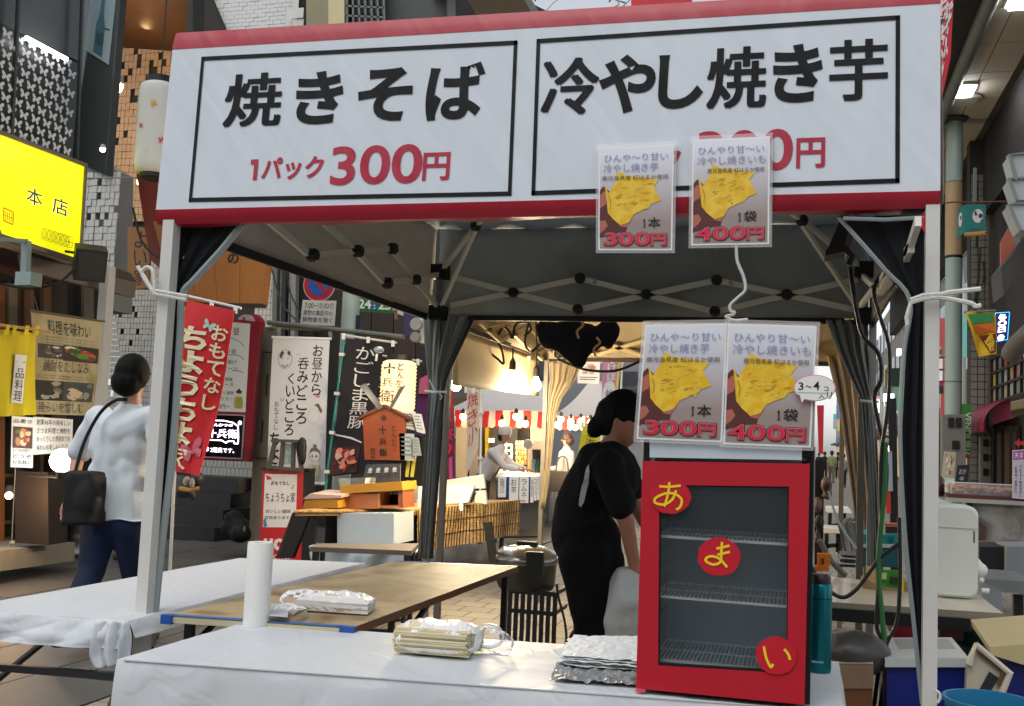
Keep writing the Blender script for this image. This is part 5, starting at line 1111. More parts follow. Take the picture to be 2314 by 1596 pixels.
# --- small far figures
def figure(lab, px, foot, Y_, head_y, top, bottom, hair='#15100d', skin='#b98a70', lean=0, facing=(0, 1, 0), bag=None, sleeves=1, arms=None, cap_=None, vox=.02, legs='walk'):
    f = at(px, foot, PY(Y_)); z0 = 0; hz = at(px, head_y, PY(Y_)).z; H = hz; f = V((f.x, Y_, 0)); t = thing('person', lab, 'person', f, 'passers-by and stall staff')
    F_ = V(facing).normalized(); S_ = V((F_.y, -F_.x, 0)); L = F_*lean
    hd = f+V((0, 0, H*.93))+L; nk = f+V((0, 0, H*.845))+L*.85; ch = f+V((0, 0, H*.74))+L*.6; hp = f+V((0, 0, H*.52)); k = H/1.65
    sk = MB(); face(sk, t, hd, F_, (0, 0, 1), .1*k)
    shs = [ch+S_*s*.17*k+V((0, 0, .06*k)) for s in (-1, 1)]; A = arms or [(V((0, 0, -.28))+S_*s*.04, V((0, 0, -.24))+F_*.08) for s in (-1, 1)]
    limbs(sk, [nk+V((0, 0, .05)), nk, ch, hp], [.05*k, .05*k, .09*k, .09*k]); tsm = MB(); limbs(tsm, [nk-V((0, 0, .03)), ch, hp+V((0, 0, .03))], [.07*k, .145*k, .145*k])
    for s, sh, (ua, fa) in zip((-1, 1), shs, A):
        el = sh+V(ua)*k; wr = el+V(fa)*k; limbs(sk, [ch, sh, el, wr], [.08*k, .05*k, .038*k, .027*k]); hand(sk, wr, (wr-el), F_ if abs((wr-el).normalized().dot(F_)) < .8 else V((0, 0, 1)), k, .4)
        tsm.cap(ch, sh, .11*k, .075*k); tsm.cap(sh, el if sleeves else sh.lerp(el, .7), .07*k, .06*k)
        if sleeves > 1: tsm.cap(el, el.lerp(wr, .8), .055*k, .045*k)
    bt = MB()
    for s, st in ((-1, .16 if legs == 'walk' else .0), (1, -.14 if legs == 'walk' else .02)):
        h = hp+S_*s*.085*k; kn = f+V((0, 0, H*.28))+S_*s*.08*k+F_*st*.5; an = f+V((0, 0, .08))+S_*s*.08*k+F_*st
        limbs(sk, [h, kn, an], [.08*k, .05*k, .035*k]); limbs(bt, [hp, h, kn, an], [.13*k, .1*k, .075*k, .06*k]); sh_ = MB(); sh_.cap(an-V((0, 0, .045))-F_*.03, an-V((0, 0, .05))+F_*.14, .038, .03); put('shoe', sh_.sm(), mat('#26221f' if legs == 'walk' else '#d9d4cc', .6), t)
    fuse('body', sk, mat(skin, .55), t, vox, 2); fuse('top', tsm, mat(top, .85, var=.05), t, vox, 3, .01); fuse('trousers', bt, mat(bottom, .85, var=.1), t, vox, 3, .008)
    hm = MB(); 
    if cap_: hm.lathe(hd+V((0, 0, .02)), [(.1*k, 0), (.108*k, .03), (.11*k, .09*k), (.09*k, .13*k), (.02, .14*k)], 18); put('cap', hm.sm(), mat(cap_, .8), t); h2 = MB().ell(hd-F_*.04-V((0, 0, .01)), .085*k); put('hair', h2.sm(), mat(hair, .6), t)
    else: hm.ell(hd+V((0, 0, .025))-F_*.01, (.1*k, .1*k, .108*k)); hm.ell(hd-F_*.045*k-V((0, 0, .02)), .088*k); put('hair', hm.sm(), mat(hair, .6, var=.2, vs=30), t)
    if bag: m_, o_ = bag; c = f+V(o_); fuse('handbag', MB().box(*(c+V(q) for q in ((-.16, -.06, -.16), (.16, .06, .16)))), mat(m_, .6), t, .02, 2); put('bag_handle', MB().tube([c+V((-.1, 0, .14)), c+V((-.06, 0, .36)), c+V((.06, 0, .36)), c+V((.1, 0, .14))], .014, 6, smooth=3), mat(m_, .6), t)
    return t
figure('cook in white coat and round cap leaning over the counter under the striped awning', 1086, 1210, 14.2, 968, '#dcd6d2', '#55504c', lean=.32, facing=(1, -.15, 0), sleeves=2, cap_='#d9d5cc', arms=[(V((.22, -.05, -.2)), V((.26, 0, -.06))), (V((.2, .05, -.22)), V((.26, -.04, -.04)))], legs='stand')
figure('customer in white cardigan holding a grey handbag in front of the lit stall', 1274, 1188, 15.9, 978, '#cfc9c2', '#15151a', hair='#3a221a', facing=(-1, .2, 0), sleeves=2, bag=('#4f443e', (-.0, -.26, .72)), arms=[(V((-.05, 0, -.28)), V((-.22, 0, .02))), (V((0, 0, -.28)), V((-.18, -.05, 0)))], legs='stand')
for i, (x, fy, Yd, hy, a_, b_, lab) in enumerate(((1905, 1100, 44, 1026, '#8a8f98', '#15161b', 'pedestrian in grey shirt, farthest right in the distant street'), (1879, 1090, 50, 1019, '#8d9062', '#6b6450', 'pedestrian in olive shirt in the middle of the distant street'), (1863, 1085, 56, 1021, '#16181c', '#1a1a1e', 'pedestrian in dark clothes left of the olive shirt in the distant street'), (1893, 1080, 60, 1022, '#2a2a2e', '#1d1d20', 'small dark pedestrian between the olive and grey shirts'), (1850, 1075, 70, 1024, '#23242a', '#222228', 'tiny dark pedestrian next to the refrigerator edge in the distant street'))):
    figure(lab, x, fy, Yd, hy, a_, b_, vox=.03)
# ================================================================ second tent, lit warm, behind the stall
t2 = thing('event_tent', 'second tent behind the stall, its cream lining glowing under hanging bulbs', 'tent', (-.87, 7.1, 0))
BEI = mat('#b5a78c', .75, kind='folds', bump=.3, var=.08, tl=.15); BEIC = mat('#a4967c', .8, var=.12, vs=3, bump=.3, bs=12); BRN = mat('#3a2a1e', .7)
AX0, AX1, AY0, AY1 = -2.05, .32, 5.82, 8.36
def slope2(a, b, pk2, m_, par, name='roof_slope'):
    a, b = V(a), V(b)
    def fn(u, v): return a.lerp(b, u).lerp(pk2, v)-V((0, 0, .08*math.sin(math.pi*v)*(.4+math.sin(math.pi*u)*.6)))
    m = MB().grid(fn, 16, 8, .003, (0, 0, -1)); m.smooth = 'all'; return put(name, m, m_, par)
c2 = [(AX0, AY0, 2.55), (AX1, AY0, 2.55), (AX1, AY1, 2.55), (AX0, AY1, 2.55)]; pk2 = V((-.87, 7.1, 3.1))
for i in range(4): slope2(c2[i], c2[(i+1) % 4], pk2, BEI, t2)
put('side_valance', wallgrid((AX0, AY0, 0), (AX0, AY1, 0), 2.01, 2.55), BEI, t2); put('side_valance', wallgrid((AX1, AY0, 0), (AX1, AY1, 0), 2.01, 2.55), BEI, t2); put('back_valance', wallgrid((AX0, AY1, 0), (AX1, AY1, 0), 2.01, 2.55), BEI, t2)
put('valance_hem', MB().bar((AX0, AY0, 2.01), (AX0, AY1, 2.01), .014, .03), BRN, t2); put('valance_hem', MB().bar((AX0, AY1, 2.01), (AX1, AY1, 2.01), .014, .03), BRN, t2)
# the rolled side wall that catches the lamp light
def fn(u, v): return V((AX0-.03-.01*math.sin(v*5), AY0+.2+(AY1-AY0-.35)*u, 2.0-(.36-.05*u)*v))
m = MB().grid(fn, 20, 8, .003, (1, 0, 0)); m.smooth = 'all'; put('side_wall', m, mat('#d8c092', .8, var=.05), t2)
for x, y in ((AX0, AY1), (AX1, AY1), (AX1, AY0), (AX0, AY0+.05)): put('leg', MB().bar((x, y, 0), (x, y, 2.3), .035), mat('#6b665c', .5, metal=.3), t2)
WBAR = mat('#c9b68d', .5); PA = PX(AX0+.04); PBk = PY(AY1-.05)
for pl, segs in ((PA, [(1085, 728, 1130, 770), (1130, 770, 1195, 735), (1100, 745, 1160, 728), (1195, 735, 1262, 815), (1140, 735, 1225, 812), (1195, 810, 1290, 765)]),
                 (PBk, [(1250, 800, 1350, 770), (1250, 770, 1350, 803), (1350, 770, 1450, 806), (1350, 803, 1450, 772), (1450, 772, 1550, 806), (1450, 806, 1550, 770), (1550, 770, 1650, 806), (1550, 806, 1650, 772), (1650, 772, 1750, 808), (1650, 808, 1750, 772), (1750, 772, 1850, 808), (1750, 808, 1850, 775)])):
    for s in segs: put('truss_bar', pbar(MB(), *s, pl, .022, None, .03), WBAR, t2)
put('joint', MB().ell(at(1262, 800, PBk), .04), BLACKP, t2)
put('curtain', drape([(1240, 816, 1318, 816, 1), (1244, 860, 1300, 860, 1), (1240, 900, 1270, 900, .8), (1238, 940, 1256, 942, .4), (1234, 1040, 1246, 1040, .5), (1222, 1150, 1232, 1150, .3)], PY(AY1-.02), 4, .03), BEIC, t2)
put('curtain', drape([(1868, 806, 1950, 790, 1), (1884, 870, 1958, 862, 1), (1900, 950, 1962, 946, 1), (1914, 1040, 1964, 1040, 1), (1926, 1130, 1968, 1130, .9), (1936, 1230, 1974, 1230, .8), (1942, 1310, 1978, 1310, .8)], PY(AY1-.4), 4, .03), mat('#b09a7e', .8, var=.12, vs=3, bump=.3, bs=12), t2)
put('curtain_tie', MB().tube([at(x, y, PY(AY1-.5)) for x, y in ((1945, 922), (1960, 924), (1976, 926))], .012, 6), ROPE, t2)
# hanging dark bundle and cables
db = MB(); rs = random.Random(8)
for i in range(16): c = at(1250+rs.uniform(-20, 130), 740+rs.uniform(-8, 50)*(1-abs(i-8)/14), PY(6.4)); db.ell(c, (rs.uniform(.04, .1), .08, rs.uniform(.03, .08)))
for x, y in ((1302, 800), (1290, 790), (1335, 770), (1262, 760), (1375, 750)): db.ell(at(x, y, PY(6.4)), (.08, .07, .09))
o = thing('cloth_bundle', 'dark rolled cloth bundle tied up under the tent roof beside the bulbs', 'bundle', at(1300, 820, PY(6.4))); fuse('bundle', db, mat('#17171b', .9, bump=.4, bs=12, spec=.2), o, .02, 3, .02, 10)
for x, y in ((1310, 735), (1348, 775)): put('tie', MB().tube([at(x, y-12, PY(6.25)), at(x+8, y, PY(6.25)), at(x-6, y+14, PY(6.25)), at(x-2, y+30, PY(6.25))], .008, 6, smooth=3), mat('#a8855a'), o)
def bulb(px, sy, by, Yd, lab, r=.042, e=30, le=26, top=720):
    s, b = at(px, sy, PY(Yd)), at(px, by, PY(Yd)); t = thing('hanging_bulb', lab, 'light bulb', b, 'bulbs hanging in the second tent')
    put('glass', MB().lathe(b, [(.01, -r), (r*.7, -r*.72), (r, 0), (r*.8, r*.65), (r*.45, r*1.3), (r*.4, r*1.7)], 18).sm(), mat('#ffdf9a', emit=e, var=0, ecol='#ffdca0'), t)
    put('socket', MB().lathe(b+V((0, 0, r*1.6)), [(r*.5, 0), (r*.62, r*.3), (r*.55, r*1.6), (r*.2, r*2.2)], 14), BLACKP, t)
    put('cord', MB().tube([b+V((0, 0, r*3.5)), at(px+2, (sy+top)/2-8, PY(Yd)), at(px, top, PY(Yd))], .008, 6), BLACKP, t)
    if le: plight('bulb_light', b-V((0, 0, .09)), le, (1, .80, .52), .06, t)
    return t
bulb(1075, 800, 850, 7.0, 'bright bare bulb hanging leftmost inside the warm tent', le=60); bulb(1157, 830, 858, 7.3, 'bare bulb hanging in the middle of the three in the warm tent', le=50); bulb(1211, 848, 872, 7.7, 'bare bulb hanging rightmost, next to the gathered cream curtain', le=24)
bulb(1030, 800, 872, 7.4, 'bright bulb half hidden by the grey tent curtain', le=40)
CB = mat('#2a1a10', .6)
for pts, lab in (([(1090, 735), (1085, 760), (1100, 790), (1125, 812), (1138, 822), (1135, 795), (1125, 765), (1135, 740)], 'brown cable drooping in a loop left of the middle bulb'), ([(1105, 745), (1130, 735), (1150, 748), (1158, 765), (1165, 735), (1190, 728), (1200, 745), (1185, 760)], 'brown cable tangled round the second tent frame'), ([(1195, 730), (1186, 775), (1200, 795), (1220, 780), (1240, 790)], 'brown cable hooked over the joint by the right bulb'), ([(1260, 812), (1320, 835), (1390, 838), (1450, 815)], 'black cord sagging below the second tent back edge')):
    one('cable', MB().tube([at(x, y, PY(6.9)) for x, y in pts], .009, 6, smooth=5), CB, lab, 'cable', 'cables in the second tent', smooth=True)

# ================================================================ signs on the left pavement
PR = PY(6.6)
rn = thing('red_nobori', 'red vertical banner with cream brush characters and butterflies behind the left tent leg', 'banner', at(440, 1290, PR))
SR_ = Sheet([(423, 679), (535, 703), (453, 1076), (362, 1058)], PR, lambda u, v: .03*math.sin(v*5+u*2)+.02*math.sin(u*9+v*4)*v)
SR_.slab('cloth', mat('#c8141c', .6, var=.06, vs=4), rn, .003, (12, 24))
put('cross_rod', MB().tube([at(418, 668, PR), at(545, 697, PR)], .011, 8), mat('#d0d0cc', .4), rn); put('pole', MB().tube([at(414, 668, PR), at(384, 1290, PR)], .012, 8), mat('#b7b9b7', .4), rn)
for x, y in ((482, 686), (536, 698)): put('loop', MB().hexa([at(x-4, y-6, PR, .02), at(x+5, y-4, PR, .02), at(x+2, y+12, PR, .02), at(x-7, y+10, PR, .02)], (0, .004, 0)), mat('#e4e4dc'), rn)
CRM = mat('#e9dfb8', .6); I = Ink(SR_, rn, .012)
I.col('おもてなし', (.66, .1, .97, .62), CRM, .02); I.col('ちょうちょ家', (.02, .14, .6, .99), CRM, .035, gap=.05)
I.shape(butterfly(.58, .12, .14, .3, .3), MINT); I.shape(butterfly(.25, .36, .13, .3, -.4), GOLD); I.shape(butterfly(.66, .86, .26, .32, -.5), PINKC); I.done('print')
# little decorated figure at the banner foot
fg = MB(); 
for i in range(16): fg.ell(at(402+rs.uniform(0, 46), 1082+rs.uniform(0, 40), PY(7)), (rs.uniform(.03, .06),)*3)
o = thing('ornament', 'dark decorated ornament with an orange band below the red banner', 'ornament', at(430, 1125, PY(7))); fuse('body', fg, mat('#1d1c22', .6, kind='blotch', col2='#3a3442', vs=9), o, .018, 2); put('band', MB().tube([at(408, 1104, PY(6.93)), at(430, 1108, PY(6.9)), at(450, 1104, PY(6.93))], .018, 8), mat('#a07838', .5), o); put('tassel', MB().ell(at(422, 1088, PY(6.9)), (.03, .02, .04)).ell(at(434, 1092, PY(6.9)), (.02, .02, .04)), mat('#8d8a84'), o)
# red framed board with menu sheet and lit black sign
PR2 = PY(9.3)
rb2 = thing('menu_board', 'tall crimson board with a white menu sheet and a lit black sign', 'sign board', at(520, 1290, PR2))
panel('board', [(440, 710), (588, 728), (563, 1044), (420, 1038)], PR2, mat('#7c0f26', .45, var=.08), rb2, .08)
MS = Sheet([(452, 722), (566, 732), (555, 932), (440, 928)], PR2); MS.c = [p+MS.n*.006 for p in MS.c]; MS.slab('menu_sheet', mat('#c7d0d2', .4, var=.03), rb2, .004); I = Ink(MS, rb2)
SB_ = mat('#5a5f66', .6)
for i, (t_, b_) in enumerate((('昼', (.68, .06, .8, .14)), ('の宴', (.55, .3, .76, .35)), ('鳥揚げ', (.5, .42, .78, .47)), ('ビーフ', (.52, .5, .8, .54)), ('日替満載', (.42, .62, .72, .66)), ('コース', (.48, .68, .74, .72)), ('ごはん鍋巻', (.4, .77, .76, .81)), ('どうぞ！', (.4, .84, .72, .88)), ('500円〜', (.38, .92, .7, .97)))): I.text(t_, b_, SB_ if i else mat('#7a2a4a'), .02, 1, False)
for k_ in range(3): I.line([(.5+.1*k_, .2+.17*k_), (.66+.08*k_, .18+.18*k_), (.8+.05*k_, .21+.17*k_), (.92, .26+.15*k_)], .004, SB_)
I.blob(.86, .80, .055, .035, mat('#d9c3b4'), 2); I.blob(.86, .775, .06, .02, mat('#2c2a2c'), 2.5); I.blob(.86, .75, .02, .012, mat('#2c2a2c'), 2.5); I.shape([(.79, .83), (.93, .83), (.95, .93), (.93, .96), (.79, .96), (.77, .92)], mat('#8f9a3a'), 2); I.shape([(.77, .86), (.8, .85), (.8, .95), (.76, .92)], mat('#c0a0b4'), 2.4); I.done('print')
BS = Sheet([(436, 936), (553, 940), (547, 1036), (425, 1030)], PR2); BS.c = [p+BS.n*.012 for p in BS.c]; BS.slab('lit_sign', mat('#08080c', .25), rb2, .02)
I = Ink(BS, rb2, .002); WL = mat('#ffffff', emit=3.2, ecol='#e8dcff', var=0); 
I.line([(.3, .14), (.62, .13), (.8, .17), (.9, .25), (.92, .5), (.92, .66), (.85, .66), (.84, .6), (.72, .62), (.7, .66), (.62, .6), (.3, .6)], .011, WL, 1, asp=.85); I.blob(.93, .17, .035, .05, WL); I.text('んかつの', (.44, .2, .8, .27), WL, .03, 1, False); I.text('兵衛', (.52, .33, .9, .54), WL, .02, 1, False); I.text('十', (.36, .34, .5, .54), WL, .03, 1, False); I.text('2階奥です。', (.42, .77, .86, .89), WL, .012, 1, False); I.blob(.36, .82, .03, .05, WL); I.done(); 
put('sign_rim', MB().bar(BS.p(0, -.01, .003), BS.p(1.01, -.01, .003), .014).bar(BS.p(1.01, -.01, .003), BS.p(1.01, 1.01, .003), .014).bar(BS.p(0, 1.01, .003), BS.p(1.01, 1.01, .003), .014), mat('#8d8a92', .4), rb2)
# round sign behind, weathered timber post
o = thing('round_sign', 'round white and red sign half hidden above the red banner', 'sign', at(560, 735, PY(10))); c = at(560, 735, PY(10)); put('disc', MB().lathe(c, [(.1, 0), (.11, -.02), (.11, -.06)], 24, (0, 1, 0)), mat('#a8a8a2', .5), o); put('rim', MB().lathe(c+V((.04, .0, 0)), [(.13, .02), (.13, .08), (.1, .09)], 24, (0, 1, 0)), mat('#a01a2a', .5), o); put('stripe', MB().box(tuple(c+V((-.03, -.065, -.08))), tuple(c+V((.0, -.06, .08)))), RED, o)
tp = thing('timber_post', 'weathered square timber post between the menu board and the scroll', 'post', at(592, 1262, PZ(0)))
panel('post', [(585, 738), (618, 740), (590, 1270), (560, 1268)], PY(9.5), mat('#7b7664', .8, kind='wood', var=.3, vs=6, bump=.3), tp, .16)
for y in (795, 1035): put('wire', pbar(MB(), 578, y, 614, y+2, PY(9.47), .012), BLACKP, tp)
for x, y in ((603, 870), (592, 975)): put('crack', MB().box(*(at(x, y, PY(9.49))+V(q) for q in ((-.006, -.004, -.11), (.004, .02, .11)))), mat('#24221c'), tp)
pp = thing('signal_pipe', 'grey steel pipe running level above the white scroll banner', 'pipe', at(760, 750, PY(9.4))); put('pipe', MB().tube([at(606, 729, PY(9.5)), at(912, 762, PY(9.2))], .026, 10).sm(), mat('#5f625c', .6, var=.2, vs=9), pp); put('pipe', MB().tube([at(610, 741, PY(9.5)), at(800, 748, PY(9.35)), at(850, 760, PY(9.35))], .018, 8).sm(), mat('#7b786a', .7, var=.2, vs=9), pp)
put('hanger', MB().bar(at(630, 742, PY(9.3)), at(632, 790, PY(9.3)), .03), mat('#8d8c84', .5), pp); put('hanger', MB().bar(at(746, 750, PY(9.3)), at(748, 764, PY(9.3)), .03), mat('#8d8c84', .5), pp)
# scroll banner
PSc = PY(9.15)
sc = thing('scroll_banner', 'long white hanging scroll with three columns of brush writing and sketches', 'banner', at(670, 1100, PSc))
SS = Sheet([(617, 762), (745, 766), (733, 1094), (602, 1092)], PSc, lambda u, v: .01*math.sin(v*4)); SS.slab('cloth', mat('#d3d6d8', .6, var=.03), sc, .004, (4, 14))
put('top_rod', MB().tube([SS.p(-.02, 0), SS.p(1.03, 0)], .012, 8), WHITE, sc); put('bottom_rod', MB().tube([SS.p(-.02, 1), SS.p(1.03, 1)], .016, 8), WHITE, sc)
I = Ink(SS, sc, .002)
I.col('お昼から', (.72, .04, .90, .40), INK, .012); I.col('呑みどころ', (.47, .13, .66, .60), INK, .012); I.col('くいどころ', (.28, .24, .44, .68), INK, .012); I.col('おもてなし', (.09, .44, .17, .64), INK, 0); I.col('ちょう', (.03, .65, .2, .95), INK, .03)
GS = mat('#9a9490', .6); GSK = mat('#8d8a8a')
I.line([(.24+.125*math.cos(a*.42), .15+.065*math.sin(a*.42)) for a in range(15)], .005, GS, 1, True, 2.6); I.shape([(.14, .13), (.17, .09), (.22, .105), (.16, .15)], mat('#4a4644')); I.shape([(.27, .1), (.32, .09), (.33, .13), (.28, .115)], mat('#4a4644')); I.line([(.18, .19), (.24, .205), (.3, .185)], .006, GS)
for x in (.19, .29): I.blob(x, .145, .012, .008, GS)
I.line([(.78+.1*math.cos(a*.42), .54+.05*math.sin(a*.42)) for a in range(15)], .0035, mat('#c9bdb0'), 1, True, 2.6); I.shape([(.78, .46), (.86, .45), (.93, .5), (.9, .52), (.84, .475)], mat('#6b5a4a')); I.shape(butterfly(.84, .40, .045, .4), PINKC); I.shape(butterfly(.22, .43, .05, .4), MINT); I.shape(butterfly(.46, .115, .035, .4), mat('#d9cf9a'))
I.blob(.82, .81, .085, .04, mat('#e2d8d2'), 1.2); I.line([(.82+.09*math.cos(a*.45), .81+.042*math.sin(a*.45)) for a in range(14)], .004, GSK, 1.6, True, 2.6); I.shape([(.72, .79), (.76, .755), (.84, .75), (.91, .775), (.92, .81), (.88, .785), (.8, .775)], mat('#6f6c6c'), 2); I.blob(.82, .742, .035, .012, mat('#6f6c6c'), 2)
for x in (.78, .85): I.blob(x, .812, .014, .007, INK, 3)
I.shape([(.74, .86), (.9, .86), (.94, .95), (.9, .98), (.74, .98), (.7, .95)], mat('#cfd0c0'), 1.3); I.shape([(.77, .87), (.87, .87), (.86, .925), (.78, .925)], mat('#a9ae84'), 1.8); I.line([(.7, .93), (.74, .87), (.74, .97)], .005, mat('#c3a0b0'), 2); I.line([(.93, .93), (.9, .87), (.9, .97)], .005, mat('#c3a0b0'), 2)
I.done('print')
# parking sign, pale column
pc = thing('pale_column', 'pale green round utility column behind the no parking sign', 'column', at(775, 1250, PZ(0)))
c0 = at(776, 1000, PY(10.4)); c0.z = 0; put('shaft', MB().lathe(c0, [(.1, 0), (.095, 5.5)], 24).sm(), mat('#a5b8ae', .5, var=.06, vs=2), pc); put('blue_strip', MB().box((c0.x+.09, 10.35, 1.9), (c0.x+.14, 10.45, 2.62)), mat('#1c2538', .5), pc)
np_ = thing('no_parking_sign', 'round blue and red no parking sign partly covered by the tent edge', 'road sign', at(722, 684, PY(10.1)))
c = at(722, 643, PY(10.1)); N_ = (0, -1, 0)
put('disc', MB().lathe(c, [(.19, -.004), (.192, .004), (.19, .008)], 40, N_), mat('#b8b2ae', .4), np_); put('red_ring', MB().lathe(c+V((0, -.009, 0)), [(.18, 0), (.18, .002)], 40, N_), mat('#a0202e', .4), np_); put('blue_field', MB().lathe(c+V((0, -.0125, 0)), [(.125, 0), (.125, .002)], 40, N_), mat('#1f4fa0', .4), np_)
a_ = V((.10, 0, -.1)); put('red_bar', MB().bar(c+V((0, -.016, 0))-a_*.95, c+V((0, -.016, 0))+a_*.95, .003, .03, (0, 1, 0)) if False else MB().hexa([c+V((-.105, -.0155, .075)), c+V((-.075, -.0155, .105)), c+V((.105, -.0155, -.075)), c+V((.075, -.0155, -.105))], (0, -.002, 0)), mat('#a0202e', .4), np_)
PSg = Sheet([(684, 678), (760, 680), (756, 737), (678, 733)], PY(10.08)); tpl = thing('time_plate', 'white plate with loading hours below the no parking sign', 'sign', PSg.p(.5, 1)); PSg.slab('plate', mat('#b9b9b4', .45, var=.04), tpl, .004); I = Ink(PSg, tpl, .0015)
for t_, b_ in (('7:00−10:00の', (.08, .1, .94, .34)), ('貨物の集配中の', (.06, .4, .92, .62)), ('貨物車を除く', (.05, .68, .92, .9))): I.text(t_, b_, INK, .0, 1, False)
I.done()
# event banner yellow green
PE = PY(11)
ev = thing('event_banner', 'yellow and green festival notice with dates, cut off by the tent edge', 'banner', at(850, 708, PE))
ES = Sheet([(797, 590), (899, 596), (898, 709), (797, 703)], PE); ES.slab('cloth', mat('#c9a818', .55), ev, .01); I = Ink(ES, ev, .002)
I.rect((0, .715, 1, 1), mat('#0c6b34', .5)); I.rect((0, 0, .012, 1), mat('#7a2222'), 2); I.text('人とまち', (.06, .38, 1.25*.8, .58), mat('#c02028'), .03, 1, False); I.text('〜ともに新たな時代へ〜', (.04, .61, .99, .69), mat('#b02a5a'), .01, 1, False)
I.text('8', (.03, .79, .12, .94), WHITE, .03, 2, False); I.text('24', (.13, .75, .42, .94), WHITE, .03, 2, False); I.rect((.44, .8, .55, .95), BLUEP, 2); I.text('土', (.46, .82, .53, .93), WHITE, .0, 3, False); I.text('25', (.58, .75, .86, .94), WHITE, .03, 2, False); I.rect((.88, .8, .985, .96), mat('#a02828'), 2); I.text('日', (.905, .82, .96, .94), WHITE, 0, 3, False); I.done('print')
for x in (800, 895): put('peg', pbar(MB(), x, 707, x, 722, PE, .03), mat('#7a6a4a'), ev)
for xs in ((797, 712, 803, 748), (814, 716, 804, 750)): put('string', MB().tube([at(xs[0], xs[1], PE), at(xs[2], xs[3], PE)], .006, 5), mat('#a89a84'), ev)
tgo = Sheet([(899, 688), (913, 692), (911, 714), (898, 709)], PY(10.9)); tag(tgo.slab('paper_tag', mat('#c8cacc', .6), None, .004), 'small white paper tag at the right end of the festival notice', 'tag')
bw_ = thing('brown_shopfront', 'dull brown shuttered shopfront behind the black vertical banners', 'building', at(880, 900, PY(13)))
for i in range(4): panel('shutter_panel', [(790+i*50, 480), (838+i*50, 480), (838+i*50, 1190), (790+i*50, 1190)], PY(13), mat(('#33261f', '#2e2320', '#3a2b24', '#2b2120')[i], .6, var=.15, vs=1), bw_, .1)
panel('ledge', [(800, 800), (990, 836), (990, 846), (800, 812)], PY(12.7), mat('#15110f', .6), bw_, .1)
panel('wall', [(640, 400), (800, 400), (800, 1220), (640, 1220)], PY(13.3), mat('#4f4a45', .8, var=.15), bw_, .2)
for x in (648, 668, 690): panel('pipe', [(x-30, 540), (x-20, 540), (x-24, 760), (x-34, 760)], PY(12.4), mat(('#141414', '#8b8c86', '#6b6c66')[(x//20) % 3], .5), bw_, .1)
vl = thing('violet_panel', 'dim violet translucent panel beside the festival notice', 'panel', at(930, 760, PY(12.4))); panel('panel', [(912, 690), (938, 694), (936, 758), (912, 760)], PY(12.4), mat('#3c3560', .5, var=.2), vl, .03)
bk_ = thing('wall_bracket', 'white scalloped wall fixture beside the grey tent curtain', 'fixture', at(945, 760, PY(10)))
put('plate', MB().poly([at(x, y, PY(10)) for x, y in ((948, 712), (955, 716), (958, 776), (950, 776), (944, 764), (950, 750), (943, 738), (947, 726))], (0, .12, 0)), mat('#b9bcc0', .5), bk_); put('drum', MB().lathe(at(940, 733, PY(9.95)), [(.06, -.02), (.07, 0), (.06, .06)], 16, (0, 1, 0)), mat('#8b8c90', .4), bk_); put('drum', MB().lathe(at(938, 762, PY(9.95)), [(.05, -.02), (.06, 0), (.05, .06)], 16, (0, 1, 0)), mat('#7b7774', .4), bk_)
# black vertical banners
def nobori(name, lab, q, pl, m, pole, poletop, polebot, rod, bend=None, loops=4, cat='banner'):
    t = thing(name, lab, cat, at(*polebot, pl)); S_ = Sheet(q, pl, bend or (lambda u, v: .012*math.sin(v*7+u*2))); S_.slab('cloth', m, t, .003, (6, 20))
    put('pole', MB().tube([at(*poletop, pl), at(*polebot, pl)], .014, 8).sm(), pole, t); put('cross_rod', MB().tube([at(*rod[:2], pl), at(*rod[2:], pl)], .011, 8), mat('#b8b8b4', .4), t)
    for i in range(loops):
        f = (i+.5)/loops; x = poletop[0]+(polebot[0]-poletop[0])*f; y = poletop[1]+(polebot[1]-poletop[1])*f; put('loop', MB().bar(at(x-4, y, pl, .02), at(x+7, y+1, pl, .02), .03), mat('#d8d8d2'), t)
    for f in (.05, .5, .95): x = rod[0]+(rod[2]-rod[0])*f; y = rod[1]+(rod[3]-rod[1])*f; put('loop', MB().bar(at(x, y-4, pl, .02), at(x, y+10, pl, .02), .032, .01), mat('#d8d8d2'), t)
    return t, S_
TEAL = mat('#1c7f78', .4); BLKB = mat('#15151a', .75, var=.25, vs=3)
t, S_ = nobori('black_nobori', 'black vertical banner with white writing on a teal pole, right of the scroll', [(782, 764), (868, 778), (826, 1068), (742, 1078)], PY(9.0), BLKB, TEAL, (779, 757), (735, 1110), (772, 757, 896, 775))
I = Ink(S_, t, .012); WB = mat('#d9d9d6', .6); I.col('かごしま黒豚', (.34, .04, .82, .66), WB, .0, gap=.1); I.shape([(.0, .69), (.5, .72), (.8, .76), (.8, .77), (.5, .735), (0, .70)], WB); I.rect((.02, .79, .78, .99), mat('#3a1a14'), 1); food(I, .02, .79, .8, .99, ['#c9604a', '#e08a78', '#a83a2a', '#d8b09a', '#5a2018'], 26, 1.2, 12, (.08, .2)); I.done('print')
t, S_ = nobori('black_nobori', 'second black vertical banner on a teal pole behind the lit lantern', [(842, 805), (953, 820), (925, 1050), (808, 1040)], PY(9.6), BLKB, TEAL, (842, 800), (803, 1045), (816, 797, 953, 817))
I = Ink(S_, t, .012); I.col('かごしま黒豚', (.04, .05, .3, .8), WB, 0); I.done('print')
for o in bpy.data.objects:
    if o.name.startswith('black_nobori'): o['group'] = 'black vertical banners'
